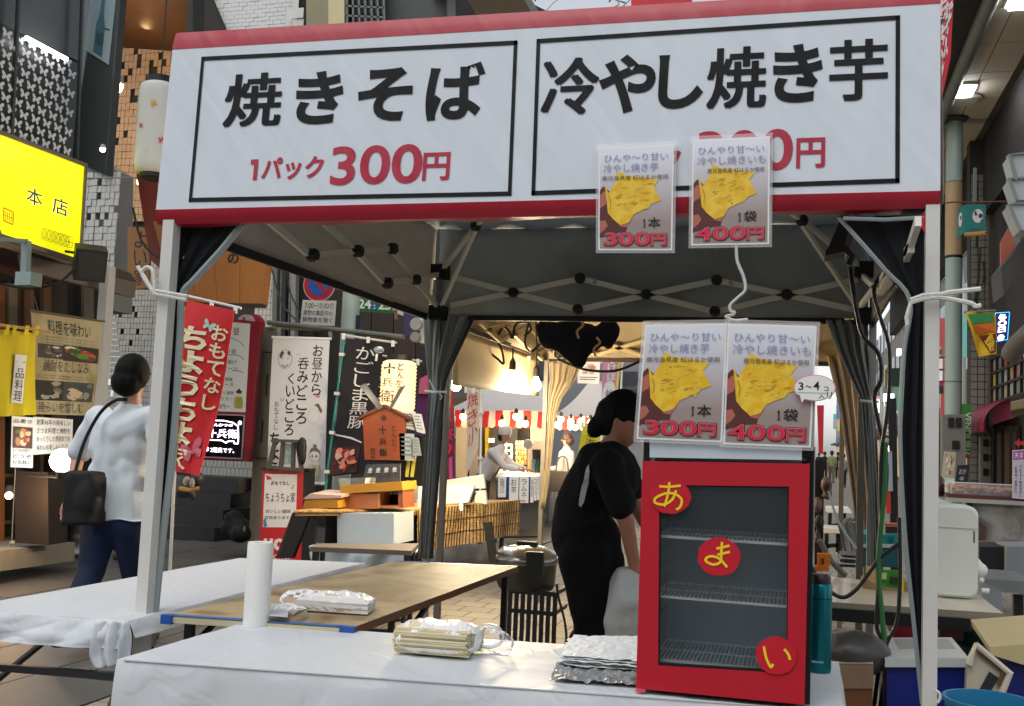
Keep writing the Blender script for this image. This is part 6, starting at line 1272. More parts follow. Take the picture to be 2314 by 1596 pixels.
mr = thing('convex_mirror', 'small round grey mirror disc clipped above the lit lantern', 'mirror', at(856, 791, PY(8.8))); put('disc', MB().ell(at(856, 791, PY(8.8)), (.055, .015, .035), 20).sm(), mat('#a9aeb0', .2, metal=.6), mr); put('strap', MB().bar(at(852, 800, PY(8.78)), at(850, 816, PY(8.78)), .02, .01), WHITE, mr)
# lit lantern
t, on, R_, H, c = lantern('lit_lantern', 'glowing oval paper lantern with bold black characters between the banners', 859, 815, 935, 933, PY(8.7), mat('#e8cfa4', .7, emit=.75, ecol='#ffcf98', var=0), 14)
plight('lantern_light', c+V((-.25, -.3, .1)), 3, (1, .75, .5), .1, t)
def wrap_text(txt, px0, py0, px1, py1, m, bold=0, name='lettering'):
    vs, fs, _ = glyph(txt, bold, 3); mb = MB()
    def P(px, py): u = math.asin(max(-.97, min(.97, ((px-897)/38)))); return on(u, (933-py)/118, .006)
    mb.add([P(px0+(px1-px0)*x, py0+(py1-py0)*y) for x, y in vs], fs); put(name, mb, m, t)
for tx, b, bo in (('十', (866, 824, 889, 848), .04), ('兵', (864, 857, 886, 877), 0), ('衛', (861, 884, 890, 912), 0), ('と', (894, 822, 906, 840), .02), ('ん', (894, 842, 906, 858), .02), ('か', (892, 860, 905, 873), .02), ('つ', (893, 875, 905, 884), .02)): wrap_text(tx, *b, INK, bo)
# house shaped timber sign
PEm = PY(8.5); em = thing('ema_sign', 'house shaped reddish wooden sign with brush characters below the lit lantern', 'sign', at(870, 1041, PEm))
n_ = toward(PEm); WR = mat('#7b3a1c', .5, kind='wood', var=.2, vs=10)
put('board', MB().poly([at(x, y, PEm) for x, y in ((869, 920), (914, 942), (915, 1041), (824, 1039), (820, 945))], -n_*.04), WR, em)
put('roof_board', MB().hexa([at(x, y, PEm, .02) for x, y in ((869, 914), (869, 921), (808, 950), (807, 944))], -n_*.1), mat('#4b2513', .5, kind='wood'), em); put('roof_board', MB().hexa([at(x, y, PEm, .02) for x, y in ((869, 914), (869, 921), (928, 951), (928, 945))], -n_*.1), mat('#4b2513', .5, kind='wood'), em)
for a, b in (((822, 870), (863, 925)), ((912, 874), (884, 925))): put('gable_stick', MB().hexa([at(a[0]-6, a[1]+3, PEm, .03), at(a[0]+6, a[1]-3, PEm, .03), at(b[0]+5, b[1]-4, PEm, .03), at(b[0]-5, b[1]+2, PEm, .03)], -n_*.02), mat('#4e5254', .5), em)
ESs = Sheet([(820, 945), (915, 945), (915, 1041), (824, 1041)], PEm); I = Ink(ESs, em, .003); DI = mat('#1a0d08'); 
for ch, b in (('十', (856, 962, 874, 982)), ('兵', (857, 990, 874, 1006)), ('衛', (857, 1014, 875, 1032))): I.heavy(ch, b, DI, 0, .06, 1)
I.col('とんかつ', (.68, .16, .8, .78), DI, 0); I.col('鹿児島', (.15, .7, .28, .97), DI, 0); I.blob(.5, .0, .07, .07, mat('#3a1a10')); I.done()
# leaflets
lf = [([(908, 932), (938, 930), (948, 975), (914, 968)], '#b9c0c2'), ([(930, 934), (952, 936), (962, 981), (942, 976)], '#a9b0b2'), ([(902, 979), (936, 981), (936, 1042), (904, 1040)], '#8f9aa0'), ([(932, 988), (946, 990), (952, 1030), (934, 1030)], '#7b8488')]
for i, (q, c_) in enumerate(lf):
    S_ = Sheet(q, PY(8.6-.05*i)); t = thing('leaflet', ('grey leaflet fanned at the top left beside the wooden sign', 'grey leaflet fanned at the top right near the tent curtain', 'leaflet in a clear sleeve right of the wooden sign', 'small leaflet tucked behind the clear sleeve')[i], 'leaflet', S_.p(.5, 1), 'leaflets beside the wooden sign'); S_.slab('sheet', mat(c_, .4), t, .01); I = Ink(S_, t)
    for k_ in range(5): I.rect((.12, .12+.16*k_, .8-.1*(k_ % 2), .17+.16*k_), mat('#5b6468'))
    I.done('print')
rk = thing('leaflet_rack', 'dark rack holding the leaflets beside the stall curtain', 'rack', at(930, 1100, PY(8.75))); panel('back', [(900, 975), (955, 985), (960, 1110), (905, 1110)], PY(8.8), BLACKP, rk, .1); 
for x in (922, 934): put('yellow_strip', pbar(MB(), x+3, 1030, x-3, 1078, PY(8.68), .03, None, .01), mat('#c9c04a'), rk)

# ================================================================ bamboo mat counter
ZB = .75; sx0 = at(668, 1152, PZ(ZB)); sc_ = at(940, 1151, PZ(ZB)); sf = at(1174, 1130, PZ(ZB))
SCQ = [sx0, sc_, sf, sx0+(sf-sc_)]
bt = thing('mat_counter', 'stall counter covered with woven bamboo mats holding boxes', 'counter', V((sc_.x, sc_.y, 0)))
put('tabletop', MB().hexa([p-V((0, 0, .01)) for p in SCQ], (0, 0, -.035)), mat('#8d6a3c', .6, kind='wood'), bt)
put('top_mat', MB().hexa(SCQ, (0, 0, -.008)), mat('#b58f55', .7, kind='wood', var=.25, vs=20, bump=.4, bs=90), bt)
for p in (sx0.lerp(sf, .06), sf.lerp(sx0, .1), sc_.lerp(SCQ[3], .08), SCQ[3]): put('leg', MB().bar((p.x, p.y, 0), (p.x+.02, p.y, ZB-.05), .035), BLACKP, bt)
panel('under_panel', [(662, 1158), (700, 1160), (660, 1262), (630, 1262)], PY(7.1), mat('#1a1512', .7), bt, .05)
put('under_shade_sheet', MB().hexa([SCQ[0]+V((.1, .3, -.05)), SCQ[1]+V((-.05, .3, -.05)), SCQ[1]+V((-.05, .3, -.72)), SCQ[0]+V((.1, .3, -.72))], (0, .02, 0)), mat('#16130f', .8), bt)  # near-black sheet stands in for the shade below the counter
def mat_drop(a, b, h, seed, par, sag=.02):
    a, b = V(a), V(b); d = (b-a).normalized(); n = d.cross(V((0, 0, 1))).normalized(); n = n if n.dot(CO-a) > 0 else -n; L = (b-a).length; rs = random.Random(seed); ns = int(h/.014); sl = MB(); nseg = 12
    def P(u, z): return a+d*u+n*(.012+.012*math.sin(u*9+seed)+.02*z/h*math.sin(u*5+2))-V((0, 0, z))
    for j in range(ns):
        z = j*h/ns; off = rs.uniform(-.006, .006)
        for k in range(nseg):
            u0, u1 = L*k/nseg+off, L*(k+1)/nseg+off; q = [P(u0, z), P(u1, z), P(u1, z+.0115), P(u0, z+.0115)]; o_ = n*.004*rs.random(); sl.hexa([p_+o_ for p_ in q], -n*.004)
    put('bamboo_slat', sl, mat('#d2ad6e', .6, kind='blotch', col2='#b0864a', vs=16), par, kind='stuff')
    for k in range(int(L/.055)+1):
        u = min(L, k*.055+.01); pts = [P(u+rs.uniform(-.004, .004), z*h/8)+n*.008 for z in range(9)]; put('binding_cord', MB().tube(pts, .004, 5), mat('#2c2014'), par)
    for z_ in (.33, .66): put('binding_cord', MB().tube([P(L*k/12, h*z_)+n*.008 for k in range(13)], .003, 5), mat('#3c2c18'), par)
m1 = sc_.lerp(sf, .585)
g1 = thing('bamboo_mat', 'bamboo mat hanging over the counter side, nearer the tent post', 'mat', sc_, 'bamboo mats hanging over the counter'); mat_drop(sc_, m1, .335, 3, g1)
g2 = thing('bamboo_mat', 'bamboo mat hanging over the far half of the counter side', 'mat', m1, 'bamboo mats hanging over the counter'); mat_drop(m1.lerp(sf, .05), sf, .33, 5, g2)
put('front_fringe', MB().tube([p+V((0, -.01, -.012)) for p in (sx0, sx0.lerp(sc_, .33), sx0.lerp(sc_, .66), sc_)], .012, 8), mat('#b08a4c', .7, kind='blotch', col2='#7b5a2a', vs=40), bt)
put('red_cloth', MB().hexa([m1+V((-.02, 0, -.02)), m1.lerp(sf, .05)+V((-.01, 0, -.02)), m1.lerp(sf, .05)+V((0, 0, -.36)), m1+V((-.01, 0, -.36))], (-.01, 0, 0)), mat('#6b1a10', .7), bt)
# things on it: px boxes on plane
def pxbox(name, x0, y0, x1, y1, Yd, dep, m, parent=None, slant=0):
    pl = PY(Yd); q = [at(x0, y0, pl), at(x1, y0+slant, pl), at(x1, y1, pl), at(x0, y1, pl)]; return put(name, MB().hexa(q, (0, dep, 0)), m, parent)
CARD = mat('#b0683c', .7, var=.06); MUST = mat('#b57f1c', .5, var=.06)
Yb = at(700, 1150, PZ(ZB)).y+.1
b1 = thing('low_box', 'low mustard yellow box with pale lid at the left end of the bamboo counter', 'box', at(720, 1150, PY(Yb)))
q = [at(x, y, PY(Yb)) for x, y in ((690, 1128), (762, 1128), (764, 1148), (684, 1148))]; put('tray', MB().hexa(q, (0, .3, 0)), MUST, b1); q = [at(x, y, PY(Yb-.01)) for x, y in ((684, 1128), (770, 1126), (772, 1120), (700, 1116))]; put('lid', MB().hexa(q, (0, .32, .02)), mat('#c9a99a', .5), b1)
b2 = thing('cardboard_box', 'brown cardboard box with an open dark compartment under the mustard tray', 'box', at(840, 1150, PY(Yb+.2))); Y2 = Yb+.15
pxbox('side', 775, 1116, 854, 1150, Y2, .25, CARD, b2); pxbox('divider', 854, 1114, 858, 1149, Y2, .25, mat('#c47c4a', .7), b2); pxbox('right_wall', 900, 1108, 910, 1148, Y2, .25, mat('#8d4c24', .7), b2); pxbox('hollow', 858, 1118, 900, 1146, Y2+.2, .05, mat('#140a06', .9), b2); pxbox('floor', 858, 1143, 900, 1148, Y2, .25, CARD, b2)
b3 = thing('mustard_tray', 'mustard yellow tray lid resting on the brown cardboard box', 'tray', at(840, 1112, PY(Y2)))
q = [at(x, y, PY(Y2-.02)) for x, y in ((767, 1097), (908, 1088), (910, 1108), (772, 1116))]; put('tray', MB().hexa(q, (0, .3, 0)), mat('#b98222', .5, var=.06), b3)
ca = thing('acrylic_case', 'clear acrylic case with pictograms on the mustard tray', 'case', at(850, 1090, PY(Y2+.05)))
q = [at(x, y, PY(Y2+.1)) for x, y in ((828, 1050), (905, 1048), (904, 1088), (818, 1092))]; put('panel', MB().hexa(q, (0, .01, 0)), film('#5b6064', .45, .1), ca); CSx = Sheet([(828, 1050), (905, 1048), (904, 1088), (818, 1092)], PY(Y2+.08)); I = Ink(CSx, ca)
for k_ in range(4): I.blob(.15+.23*k_, .3, .06, .12, mat('#b9bcbc'), 1); I.rect((.09+.23*k_, .42, .22+.23*k_, .46), mat('#b9bcbc'))
I.done('pictogram'); q = [at(x, y, PY(Y2)) for x, y in ((765, 1082), (826, 1080), (824, 1096), (768, 1100))]; put('front_pane', MB().hexa(q, (0, .2, 0)), film('#aab0b2', .2, .1), ca)
sb = thing('sauce_bottles', 'clear tub of sauce bottles with a red cap at the end of the boxes', 'tub', at(930, 1148, PY(7.9)))
q = [at(x, y, PY(7.8)) for x, y in ((916, 1100), (946, 1100), (944, 1148), (917, 1148))]; put('tub', MB().hexa(q, (0, .16, 0)), film('#d8d8d2', .2, .15), sb); c = at(920, 1130, PY(7.85)); put('bottle', MB().lathe(c, [(.03, -.06), (.03, .07), (.012, .1), (.012, .12)], 14).sm(), mat('#c9c2b2', .4), sb); put('cap', MB().lathe(c+V((0, 0, .115)), [(.02, 0), (.022, .03), (.015, .04)], 12), mat('#c01818', .4), sb); put('oil', MB().box(*(at(931, 1138, PY(7.9))+V(q) for q in ((-.05, -.06, -.03), (.05, .06, .03)))), mat('#b59218', .3), sb); c = at(934, 1122, PY(7.85)); put('bottle', MB().lathe(c, [(.03, -.05), (.03, .04), (.02, .06)], 14).sm(), mat('#3a3a3a', .4), sb)
wc_ = thing('serving_screen', 'white sloping serving screen on the bamboo counter beside the tent post', 'screen', at(1040, 1138, PY(8.6)))
for nm, q_, yd, c_ in (('panel', ((995, 1096), (1072, 1097), (1058, 1136), (988, 1140)), 8.4, '#d8d6cf'), ('panel', ((1002, 1086), (1092, 1072), (1096, 1104), (1002, 1104)), 8.9, '#d2d0c8'), ('end_panel', ((1074, 1110), (1096, 1108), (1100, 1140), (1072, 1140)), 8.8, '#c9c8c0')): put(nm, MB().hexa([at(x, y, PY(yd)) for x, y in q_], (0, .04, 0)), mat(c_, .35, var=.04), wc_)
put('dark_end', MB().poly([at(x, y, PY(8.45)) for x, y in ((1076, 1112), (1066, 1136), (1042, 1140))], (0, .02, 0)), BLACKP, wc_); put('tag', MB().hexa([at(x, y, PY(8.1)) for x, y in ((1038, 1138), (1046, 1138), (1045, 1154), (1039, 1154))], (0, .01, 0)), PAPER, wc_)
# styrofoam block on low draped table
sf_ = pxbox('foam_box', 762, 1160, 890, 1231, 7.1, .4, mat('#a9b0b4', .8, var=.04, vs=20, bump=.3, bs=300)); tag(sf_, 'big pale grey foam box under the bamboo counter', 'box')
t6, q6 = table_at([(700, 1236), (930, 1245), (946, 1228), (720, 1228)], .60, 'low_table', 'low table under the foam box behind the stained board', mat('#6b6156'))
LW = at(702, 1232, PY(6.6)); tc6 = thing('tablecloth', 'pale grey cloth sagging over the low table under the foam box', 'tablecloth', LW)
CLG = mat('#a9b4b8', .5, var=.04); put('cloth_top', MB().hexa([at(x, y, PY(yd)) for x, y, yd in ((698, 1234, 6.6), (944, 1246, 6.6), (946, 1230, 7.4), (716, 1228, 7.4))], (0, 0, -.01)), CLG, tc6)
put('cloth_drop', drape([(698, 1234, 944, 1246, .1), (704, 1252, 940, 1260, 1), (712, 1275, 936, 1276, 1), (720, 1300, 930, 1300, 1)], PY(6.58), 2.2, .03, 40, 10), CLG, tc6)
bgp = MB(); 
for i in range(12): bgp.ell(at(1060+rs.uniform(-70, 60), 1250+rs.uniform(-18, 20), PY(9.6)), (rs.uniform(.12, .25), .15, rs.uniform(.08, .16)))
o = thing('plastic_sheeting', 'crumpled translucent plastic sheeting under the bamboo mats', 'sheeting', at(1060, 1275, PY(9.6))); fuse('sheeting', bgp, mat('#8f8d86', .35, var=.15), o, .03, 2, .03, 6)
o = put('table_foot', pbar(MB(), 1102, 1180, 1120, 1300, PY(8.3), .06), BLACKP, bt)
# leaning board, coffee sign, easel, black bag
lb_ = panel('leaning_board', [(660, 1160), (672, 1158), (640, 1262), (622, 1262)], PY(8.2), mat('#2a1c14', .5, kind='wood'), None, .03); tag(lb_, 'dark board leaning edge-on right of the red coffee sign', 'board')
PU = PY(8.9); us = thing('coffee_sign', 'red stand sign with a white panel and white coffee lettering', 'sign', at(630, 1290, PU))
US = Sheet([(594, 1062), (686, 1064), (680, 1290), (584, 1290)], PU); US.slab('board', mat('#b51226', .45, var=.04), us, .12); put('side_wall', MB().hexa([US.p(1.0, 0), US.p(1.14, -.01, -.1), US.p(1.14, 1, -.1), US.p(1, 1)], (0, .02, 0)), BLACKP, us); put('top_cover', MB().bar(US.p(-.03, -.012, -.05), US.p(1.15, -.012, -.05), .14, .02), BLACKP, us)
I = Ink(US, us, .002); I.rect((.06, .04, .85, .57), mat('#d9dcdc', .4)); VI = mat('#2c2468'); I.text('おもてなし', (.22, .11, .68, .15), INK, .02, 2, False); I.text('ちょうちょ家', (.1, .22, .82, .32), VI, .02, 2, False); I.text('おいしい珈琲', (.12, .39, .72, .43), INK, .02, 2, False); I.text('甘味あります', (.1, .455, .7, .49), INK, 0, 2, False)
I.shape([(.08, .05), (.16, .06), (.25, .09), (.12, .1)], mat('#c03060'), 2); I.shape([(.8, .13), (.75, .19), (.7, .18), (.76, .15)], mat('#d89030'), 2); I.shape([(.07, .5), (.12, .47), (.17, .56), (.08, .57)], mat('#3a8aa8'), 2)
I.text('ucc', (.1, .68, .76, .80), mat('#e4dcdc'), .035, 1, False); I.text('COFFEE', (.24, .84, .74, .885), mat('#e4dcdc'), .02, 1, False); I.done()
ez = thing('small_easel', 'grey wooden easel frame holding a small picture on the coffee sign', 'easel', at(650, 1062, PY(8.85))); EG = mat('#4b4742', .6, kind='wood')
for s in ((622, 996, 606, 1062), (672, 998, 682, 1064), (640, 1000, 634, 1060), (664, 1000, 662, 1060)): put('easel_leg', pbar(MB(), *s, PY(8.85), .04, None, .02), EG, ez)
for s in ((616, 996, 690, 998), (606, 1056, 686, 1062)): put('easel_rail', pbar(MB(), *s, PY(8.83), .035, None, .03), EG, ez)
P_s = Sheet([(640, 1002), (664, 1003), (662, 1050), (636, 1050)], PY(8.88)); P_s.slab('picture', mat('#8fb0b8', .5, kind='blotch', col2='#c9ccd0', vs=20), ez, .01); put('black_cloth', MB().ell(at(682, 1012, PY(8.8)), (.05, .03, .1)).ell(at(684, 1030, PY(8.8)), (.035, .03, .09)), BLACKP, ez)
bb = MB().ell(at(535, 1196, PY(9.6)), (.17, .14, .14)).ell(at(530, 1175, PY(9.6)), (.11, .1, .1)).ell(at(545, 1205, PY(9.5)), (.13, .12, .1)); o = thing('black_bag', 'round black bag sitting at the foot of the tiled wall', 'bag', at(535, 1218, PY(9.6))); fuse('bag', bb, mat('#060607', .7), o, .02, 3, .015, 8); put('buckle', MB().ell(at(552, 1196, PY(9.42)), (.015, .01, .03)), mat('#8d8478', .4), o)

# rice cooker, crate, woman's surroundings
Yc = 6.0; c = at(1188, 1330, PY(Yc)); R_ = (at(1256, 1300, PY(Yc))-at(1118, 1300, PY(Yc))).length/2; zt = at(1188, 1252, PY(Yc)).z
rc = thing('rice_cooker', 'large commercial rice cooker with steel lid on a black crate', 'rice cooker', c)
put('body', MB().lathe((c.x, c.y, c.z), [(R_*.86, 0), (R_*.92, .03), (R_*.95, zt-c.z-.05)], 32).sm(), mat('#55534e', .3, metal=.8, var=.15), rc)
put('rim', MB().lathe((c.x, c.y, zt-.05), [(R_*.97, 0), (R_, .01), (R_, .03), (R_*.96, .04)], 32).sm(), mat('#8d8c88', .2, metal=.9), rc)
put('lid', MB().lathe((c.x, c.y, zt-.01), [(R_*.95, 0), (R_*.97, .02), (R_*.8, .045), (R_*.4, .06), (.05, .066)], 32).sm(), mat('#b5b3ae', .15, metal=.95), rc); put('lid_handle', MB().box((c.x-.06, c.y-.02, zt+.05), (c.x+.06, c.y+.02, zt+.075)), BLACKP, rc)
put('latch', MB().hexa([at(x, y, PY(Yc-R_-.02)) for x, y in ((1189, 1247), (1226, 1249), (1226, 1300), (1190, 1298))], (0, .04, 0)), BLACKP, rc)
cr_ = thing('black_crate', 'black plastic bottle crate beneath the rice cooker', 'crate', at(1200, 1450, PY(5.9))); BC = mat('#16181a', .5)
x0, x1 = at(1150, 1400, PY(5.85)).x, at(1252, 1400, PY(5.85)).x; zt2 = at(1200, 1336, PY(5.85)).z
for z in (zt2-.01, zt2-.12, .03): put('rail', MB().box((x0, 5.85, z-.012), (x1, 5.87, z+.012)), BC, cr_); put('rail', MB().box((x1-.02, 5.87, z-.012), (x1, 6.2, z+.012)), BC, cr_)
for i in range(8): x = x0+(x1-x0)*i/7; put('slat', MB().box((x-.012, 5.852, .0), (x+.012, 5.868, zt2)), BC, cr_)
put('base', MB().box((x0, 5.87, 0), (x1, 6.2, .02)), BC, cr_); put('cable', MB().tube([at(x, y, PY(5.7)) for x, y in ((1258, 1320), (1262, 1350), (1275, 1400), (1280, 1445), (1272, 1480))], .008, 6, smooth=3), BLACKP, cr_)
o = thing('red_hose', 'dark red hose loop on the ground near the woman in black', 'hose', at(1285, 1480, PY(5))); put('hose', MB().tube([at(x, y, PY(5)) for x, y in ((1278, 1500), (1283, 1465), (1296, 1430), (1318, 1415))], .012, 8, smooth=4).sm(), mat('#5a1020', .5), o)

# ================================================================ stall under the red and white awning
YA = 15.0
for nm, lab, x0, x1, yt, ym, yb, Yd in (('awning_stall', 'food stall with white roof and red and white striped awning', 1000, 1232, 884, 927, 962, 14.9), ('awning_stall', 'second white roofed stall with a string of bulbs right of the cream curtain', 1246, 1362, 884, 940, 968, 16.5)):
    t = thing(nm, lab, 'stall', at((x0+x1)/2, 1180, PY(Yd)), 'festival stalls behind the tents'); pl = PY(Yd)
    a, b = at(x0, ym, pl), at(x1, ym+2, pl); up = at((x0+x1)/2, yt, PY(Yd+1.3)); tl, tr = V((a.x+.3, Yd+1.6, up.z+.2)), V((b.x-.3, Yd+1.6, up.z+.2))
    put('roof', MB().grid(lambda u, v: a.lerp(b, u).lerp(tl.lerp(tr, u), v)-V((0, 0, .08*math.sin(v*math.pi))), 10, 8, .01, (0, 0, 1)).sm(), mat('#cfc9c2', .6, var=.03), t)
    ns = 15 if Yd < 16 else 9; h = at(x0, yb, pl).z-a.z
    for i in range(ns): p, q_ = a.lerp(b, i/ns), a.lerp(b, (i+1)/ns); put('awning_stripe', MB().grid(lambda u, v: p.lerp(q_, u)+V((0, -.02-.03*math.sin(i*1.7+v*2), h*v+(.03*abs(math.sin(u*3.14)) if v > .9 else 0)*-1)), 3, 4, .006, (0, -1, 0)), mat('#b02028' if i % 2 == 0 else '#d8d0c4', .6), t)
    for x in (a.x, b.x): put('post', MB().bar((x, Yd, 0), (x, Yd, a.z), .05), GREYP, t)
for i, (x, y, e) in enumerate(((1046, 942, 26), (1134, 957, 26), (1166, 942, 30), (1187, 958, 22), (1235, 945, 20), (1258, 960, 22), (1268, 948, 26), (1290, 953, 22), (1300, 966, 20), (1334, 955, 22), (1312, 952, 20))):
    pl = PY(14.7 if x < 1240 else 16.3); b = at(x, y, pl); t = thing('festoon_bulb', 'small glowing festoon bulb number %d along the striped awnings' % (i+1), 'light bulb', b, 'festoon bulbs on the far stalls')
    t['label'] = 'small glowing festoon bulb under the far awnings, the %s from the left' % ('first', 'second', 'third', 'fourth', 'fifth', 'sixth', 'seventh', 'eighth', 'ninth', 'eleventh', 'tenth')[i]
    put('glass', MB().ell(b, .05, 12).sm(), mat('#ffe0a8', emit=e, ecol='#ffd490', var=0), t); put('socket', MB().lathe(b+V((0, 0, .045)), [(.025, 0), (.03, .05), (.01, .08)], 8), BLACKP, t)
for x, y, e in ((1110, 985, 45), (1170, 985, 60), (1210, 990, 30), (1290, 985, 45)):
    t = [o for o in bpy.data.objects if o.name.startswith('festoon_bulb') and o.parent is None][int(x) % 7]; plight('bulb_light', at(x, y, PY(15.2)), e, (1, .8, .52), .15, t)
sh = thing('stall_interior', 'dim back wall of the food stall with shelves behind the cook', 'wall', at(1150, 1150, PY(16.8)))
panel('back_wall', [(1000, 900), (1240, 900), (1240, 1160), (1000, 1160)], PY(16.9), mat('#6b5f50', .8, kind='blotch', col2='#3a3228', vs=.9), sh, .05); panel('dark_board', [(1126, 938), (1196, 938), (1196, 1040), (1126, 1040)], PY(16.6), mat('#1c1712', .6), sh, .05)
for i, (x0, y0, x1, y1, c_) in enumerate(((1030, 950, 1056, 1080, '#a09278'), (1096, 950, 1104, 1040, '#c9a92a'), (1000, 1000, 1030, 1100, '#4a4238'), (1198, 960, 1226, 1060, '#9a9488'), (1060, 960, 1080, 1100, '#7b7062'), (1010, 940, 1028, 990, '#b9b0a0'))): pxbox('stored_box', x0, y0, x1, y1, 16.5, .25, mat(c_, .6, var=.1), sh)
LS = Sheet([(1104, 950), (1170, 950), (1170, 1058), (1104, 1058)], PY(16.2)); t = thing('bottle_light_sign', 'green white glowing bottle shaped sign with a cross character', 'sign', LS.p(.5, 1)); GLO = mat('#f4ffd0', emit=3.0, ecol='#ecffc0', var=0); I = Ink(LS, t, .01); put('frame', MB().hexa([LS.p(.1, .0, -.02), LS.p(.98, 0, -.02), LS.p(.98, 1, -.02), LS.p(.1, 1, -.02)], (0, .04, 0)), mat('#141210'), t)
I.shape([(.48, .0), (.54, .0), (.56, .1), (.66, .2), (.66, .3), (.54, .3), (.54, .22), (.48, .22), (.48, .3), (.38, .3), (.38, .2), (.46, .1)], GLO); I.rect((0, .38, .2, .46), GLO); I.text('由', (.4, .42, .82, .8), GLO, .03, 1, False); I.done('glow')
gr = thing('bottle_rack', 'glowing rack of amber bottles beside the cook', 'rack', at(1178, 1048, PY(15.4)))
for r_ in range(5):
    for k_ in range(4): c = at(1168+k_*6.5, 1046-r_*11, PY(15.4)); put('bottle', MB().lathe(c, [(.018, -.03), (.02, .02), (.008, .04)], 8).sm(), mat(('#c9862a', '#a86a3a', '#e0b060', '#8d4a1a')[(r_+k_) % 4], .3), gr)
    put('shelf', pbar(MB(), 1164, 1048-r_*11, 1192, 1048-r_*11, PY(15.45), .02), DARKW, gr)
mw = thing('white_microwave', 'white microwave with black door between the cook and the customer', 'microwave', at(1210, 1068, PY(15))); pxbox('body', 1192, 998, 1229, 1066, 15, .4, mat('#cfc9bf', .4), mw); pxbox('door', 1203, 1016, 1223, 1056, 14.97, .03, mat('#1a1715', .2), mw)
rt = thing('round_thermometer', 'round dial on the stall post above the microwave', 'dial', at(1194, 1004, PY(14.6))); put('dial', MB().lathe(at(1194, 1004, PY(14.6)), [(.07, 0), (.075, .03), (.06, .04)], 18, (0, -1, 0)), mat('#b9b9b4', .3, metal=.5), rt)
tb2, qb2 = table_at([(1120, 1078), (1228, 1080), (1222, 1062), (1130, 1060)], .86, 'serving_table', 'serving table with blue cloth in front of the cook', mat('#a9a08e', .5)); pxbox('blue_cloth', 1124, 1078, 1228, 1120, qb2[0].y-.06, .04, mat('#1d4f9a', .6, var=.1), tb2); pxbox('grey_skirt', 1128, 1120, 1226, 1190, qb2[0].y-.02, .04, mat('#4f4d48', .8), tb2)
for i, (x0, x1, y1, tx) in enumerate(((1126, 1144, 1124, '生樽黒ラベル'), (1151, 1172, 1131, 'お茶'), (1174, 1195, 1137, 'ラムネ'), (1199, 1206, 1136, '烏龍茶'), (1207, 1213, 1132, 'コーラ'), (1214, 1219, 1130, 'サイダー'), (1220, 1226, 1134, '日本酒'))):
    S_ = Sheet([(x0, 1077), (x1, 1078), (x1-1, y1), (x0-1, y1)], PY(qb2[0].y-.1)); t = thing('menu_strip', 'white paper strip reading %s hanging from the serving table' % ('draft beer', 'tea', 'ramune', 'oolong tea', 'cola', 'cider', 'sake')[i], 'menu strip', S_.p(.5, 1), 'menu strips on the serving table'); S_.slab('paper', PAPER, t, .004); I = Ink(S_, t, .002); I.col(tx, (.2, .08, .8, .8 if i != 1 else .7), INK, .0)
    if i == 2: I.text('100', (.1, .88, .7, .96), RED, .02, 1, False)
    I.done()
pxb = MB().ell(at(1183, 1158, PY(14.6)), (.16, .14, .19)); o = thing('red_cloth', 'bright red cloth bundle under the serving table', 'cloth', at(1183, 1180, PY(14.6))); fuse('cloth', pxb, mat('#b80f18', .7), o, .03, 2, .04, 6)
for x, c_ in ((1140, '#3a6a9a'), (1206, '#3b78b0'), (1214, '#2f4a2a'), (1200, '#c9a83a')): c = at(x, 1072, PY(14.9)); one('bottle', MB().lathe(c, [(.035, -.02), (.035, .13), (.012, .18), (.012, .22)], 10).sm(), mat(c_, .2), 'small %s bottle standing on the serving table' % {'#3a6a9a': 'dull blue', '#3b78b0': 'bright blue', '#2f4a2a': 'dark green', '#c9a83a': 'yellow'}[c_], 'bottle', 'bottles on the serving table')
# nobori of the lit stalls
t, S_ = nobori('purple_nobori', 'purple and red vertical banner with big pale characters behind the grey curtain', [(986, 876), (1024, 868), (1030, 1092), (996, 1112)], PY(10.3), mat('#8d1238', .6, kind='blotch', col2='#3a1450', vs=1.2), WHITE, (984, 868), (994, 1180), (980, 872, 1030, 866), loops=3)
I = Ink(S_, t, .012); I.col('つなぐ祭り', (.1, .03, .95, .7), mat('#c9203a'), .05); I.col('さつま', (.05, .62, .5, .96), mat('#d8c9d4'), .02); I.rect((.62, .72, .85, .97), mat('#b84a80'), 1); I.done('print')
t, S_ = nobori('white_nobori', 'white vertical banner with red characters for grilled food in front of the lit stall', [(1056, 876), (1084, 880), (1082, 1010), (1052, 1080)], PY(11.2), mat('#c9beb2', .6), WHITE, (1088, 880), (1084, 1190), (1052, 878, 1092, 884), loops=3)
I = Ink(S_, t, .012); I.col('焼き小', (.1, .02, .9, .75), mat('#b02a20'), .0); I.done('print')
o = thing('curtain_corner', 'pink and purple curtain corner between the lantern and the grey tent curtain', 'curtain', at(960, 990, PY(10.8))); panel('pink', [(938, 862), (968, 846), (968, 890), (938, 890)], PY(10.8), mat('#b85a78', .6), o, .02); panel('purple', [(934, 888), (968, 888), (966, 1010), (938, 1000)], PY(10.85), mat('#5a1a5a', .6, kind='blotch', col2='#38134a', vs=2), o, .02)
fz = thing('white_rail_fence', 'white slatted fence behind the customer', 'fence', at(1300, 1190, PY(17)))
for i in range(9): pxbox('slat', 1240+i*7.5, 1062, 1244+i*7.5, 1186, 17, .03, mat('#b9b9b4', .5), fz)
for y in (1066, 1120): pxbox('rail', 1238, y, 1306, y+5, 17.03, .03, mat('#b9b9b4', .5), fz)
t, S_ = nobori('yellow_nobori', 'yellow vertical banner with black characters left of the woman in black', [(1318, 962), (1360, 964), (1346, 1046), (1302, 1040)], PY(14), mat('#c9c41a', .6), WHITE, (1362, 960), (1342, 1180), (1314, 958, 1364, 962), loops=3)
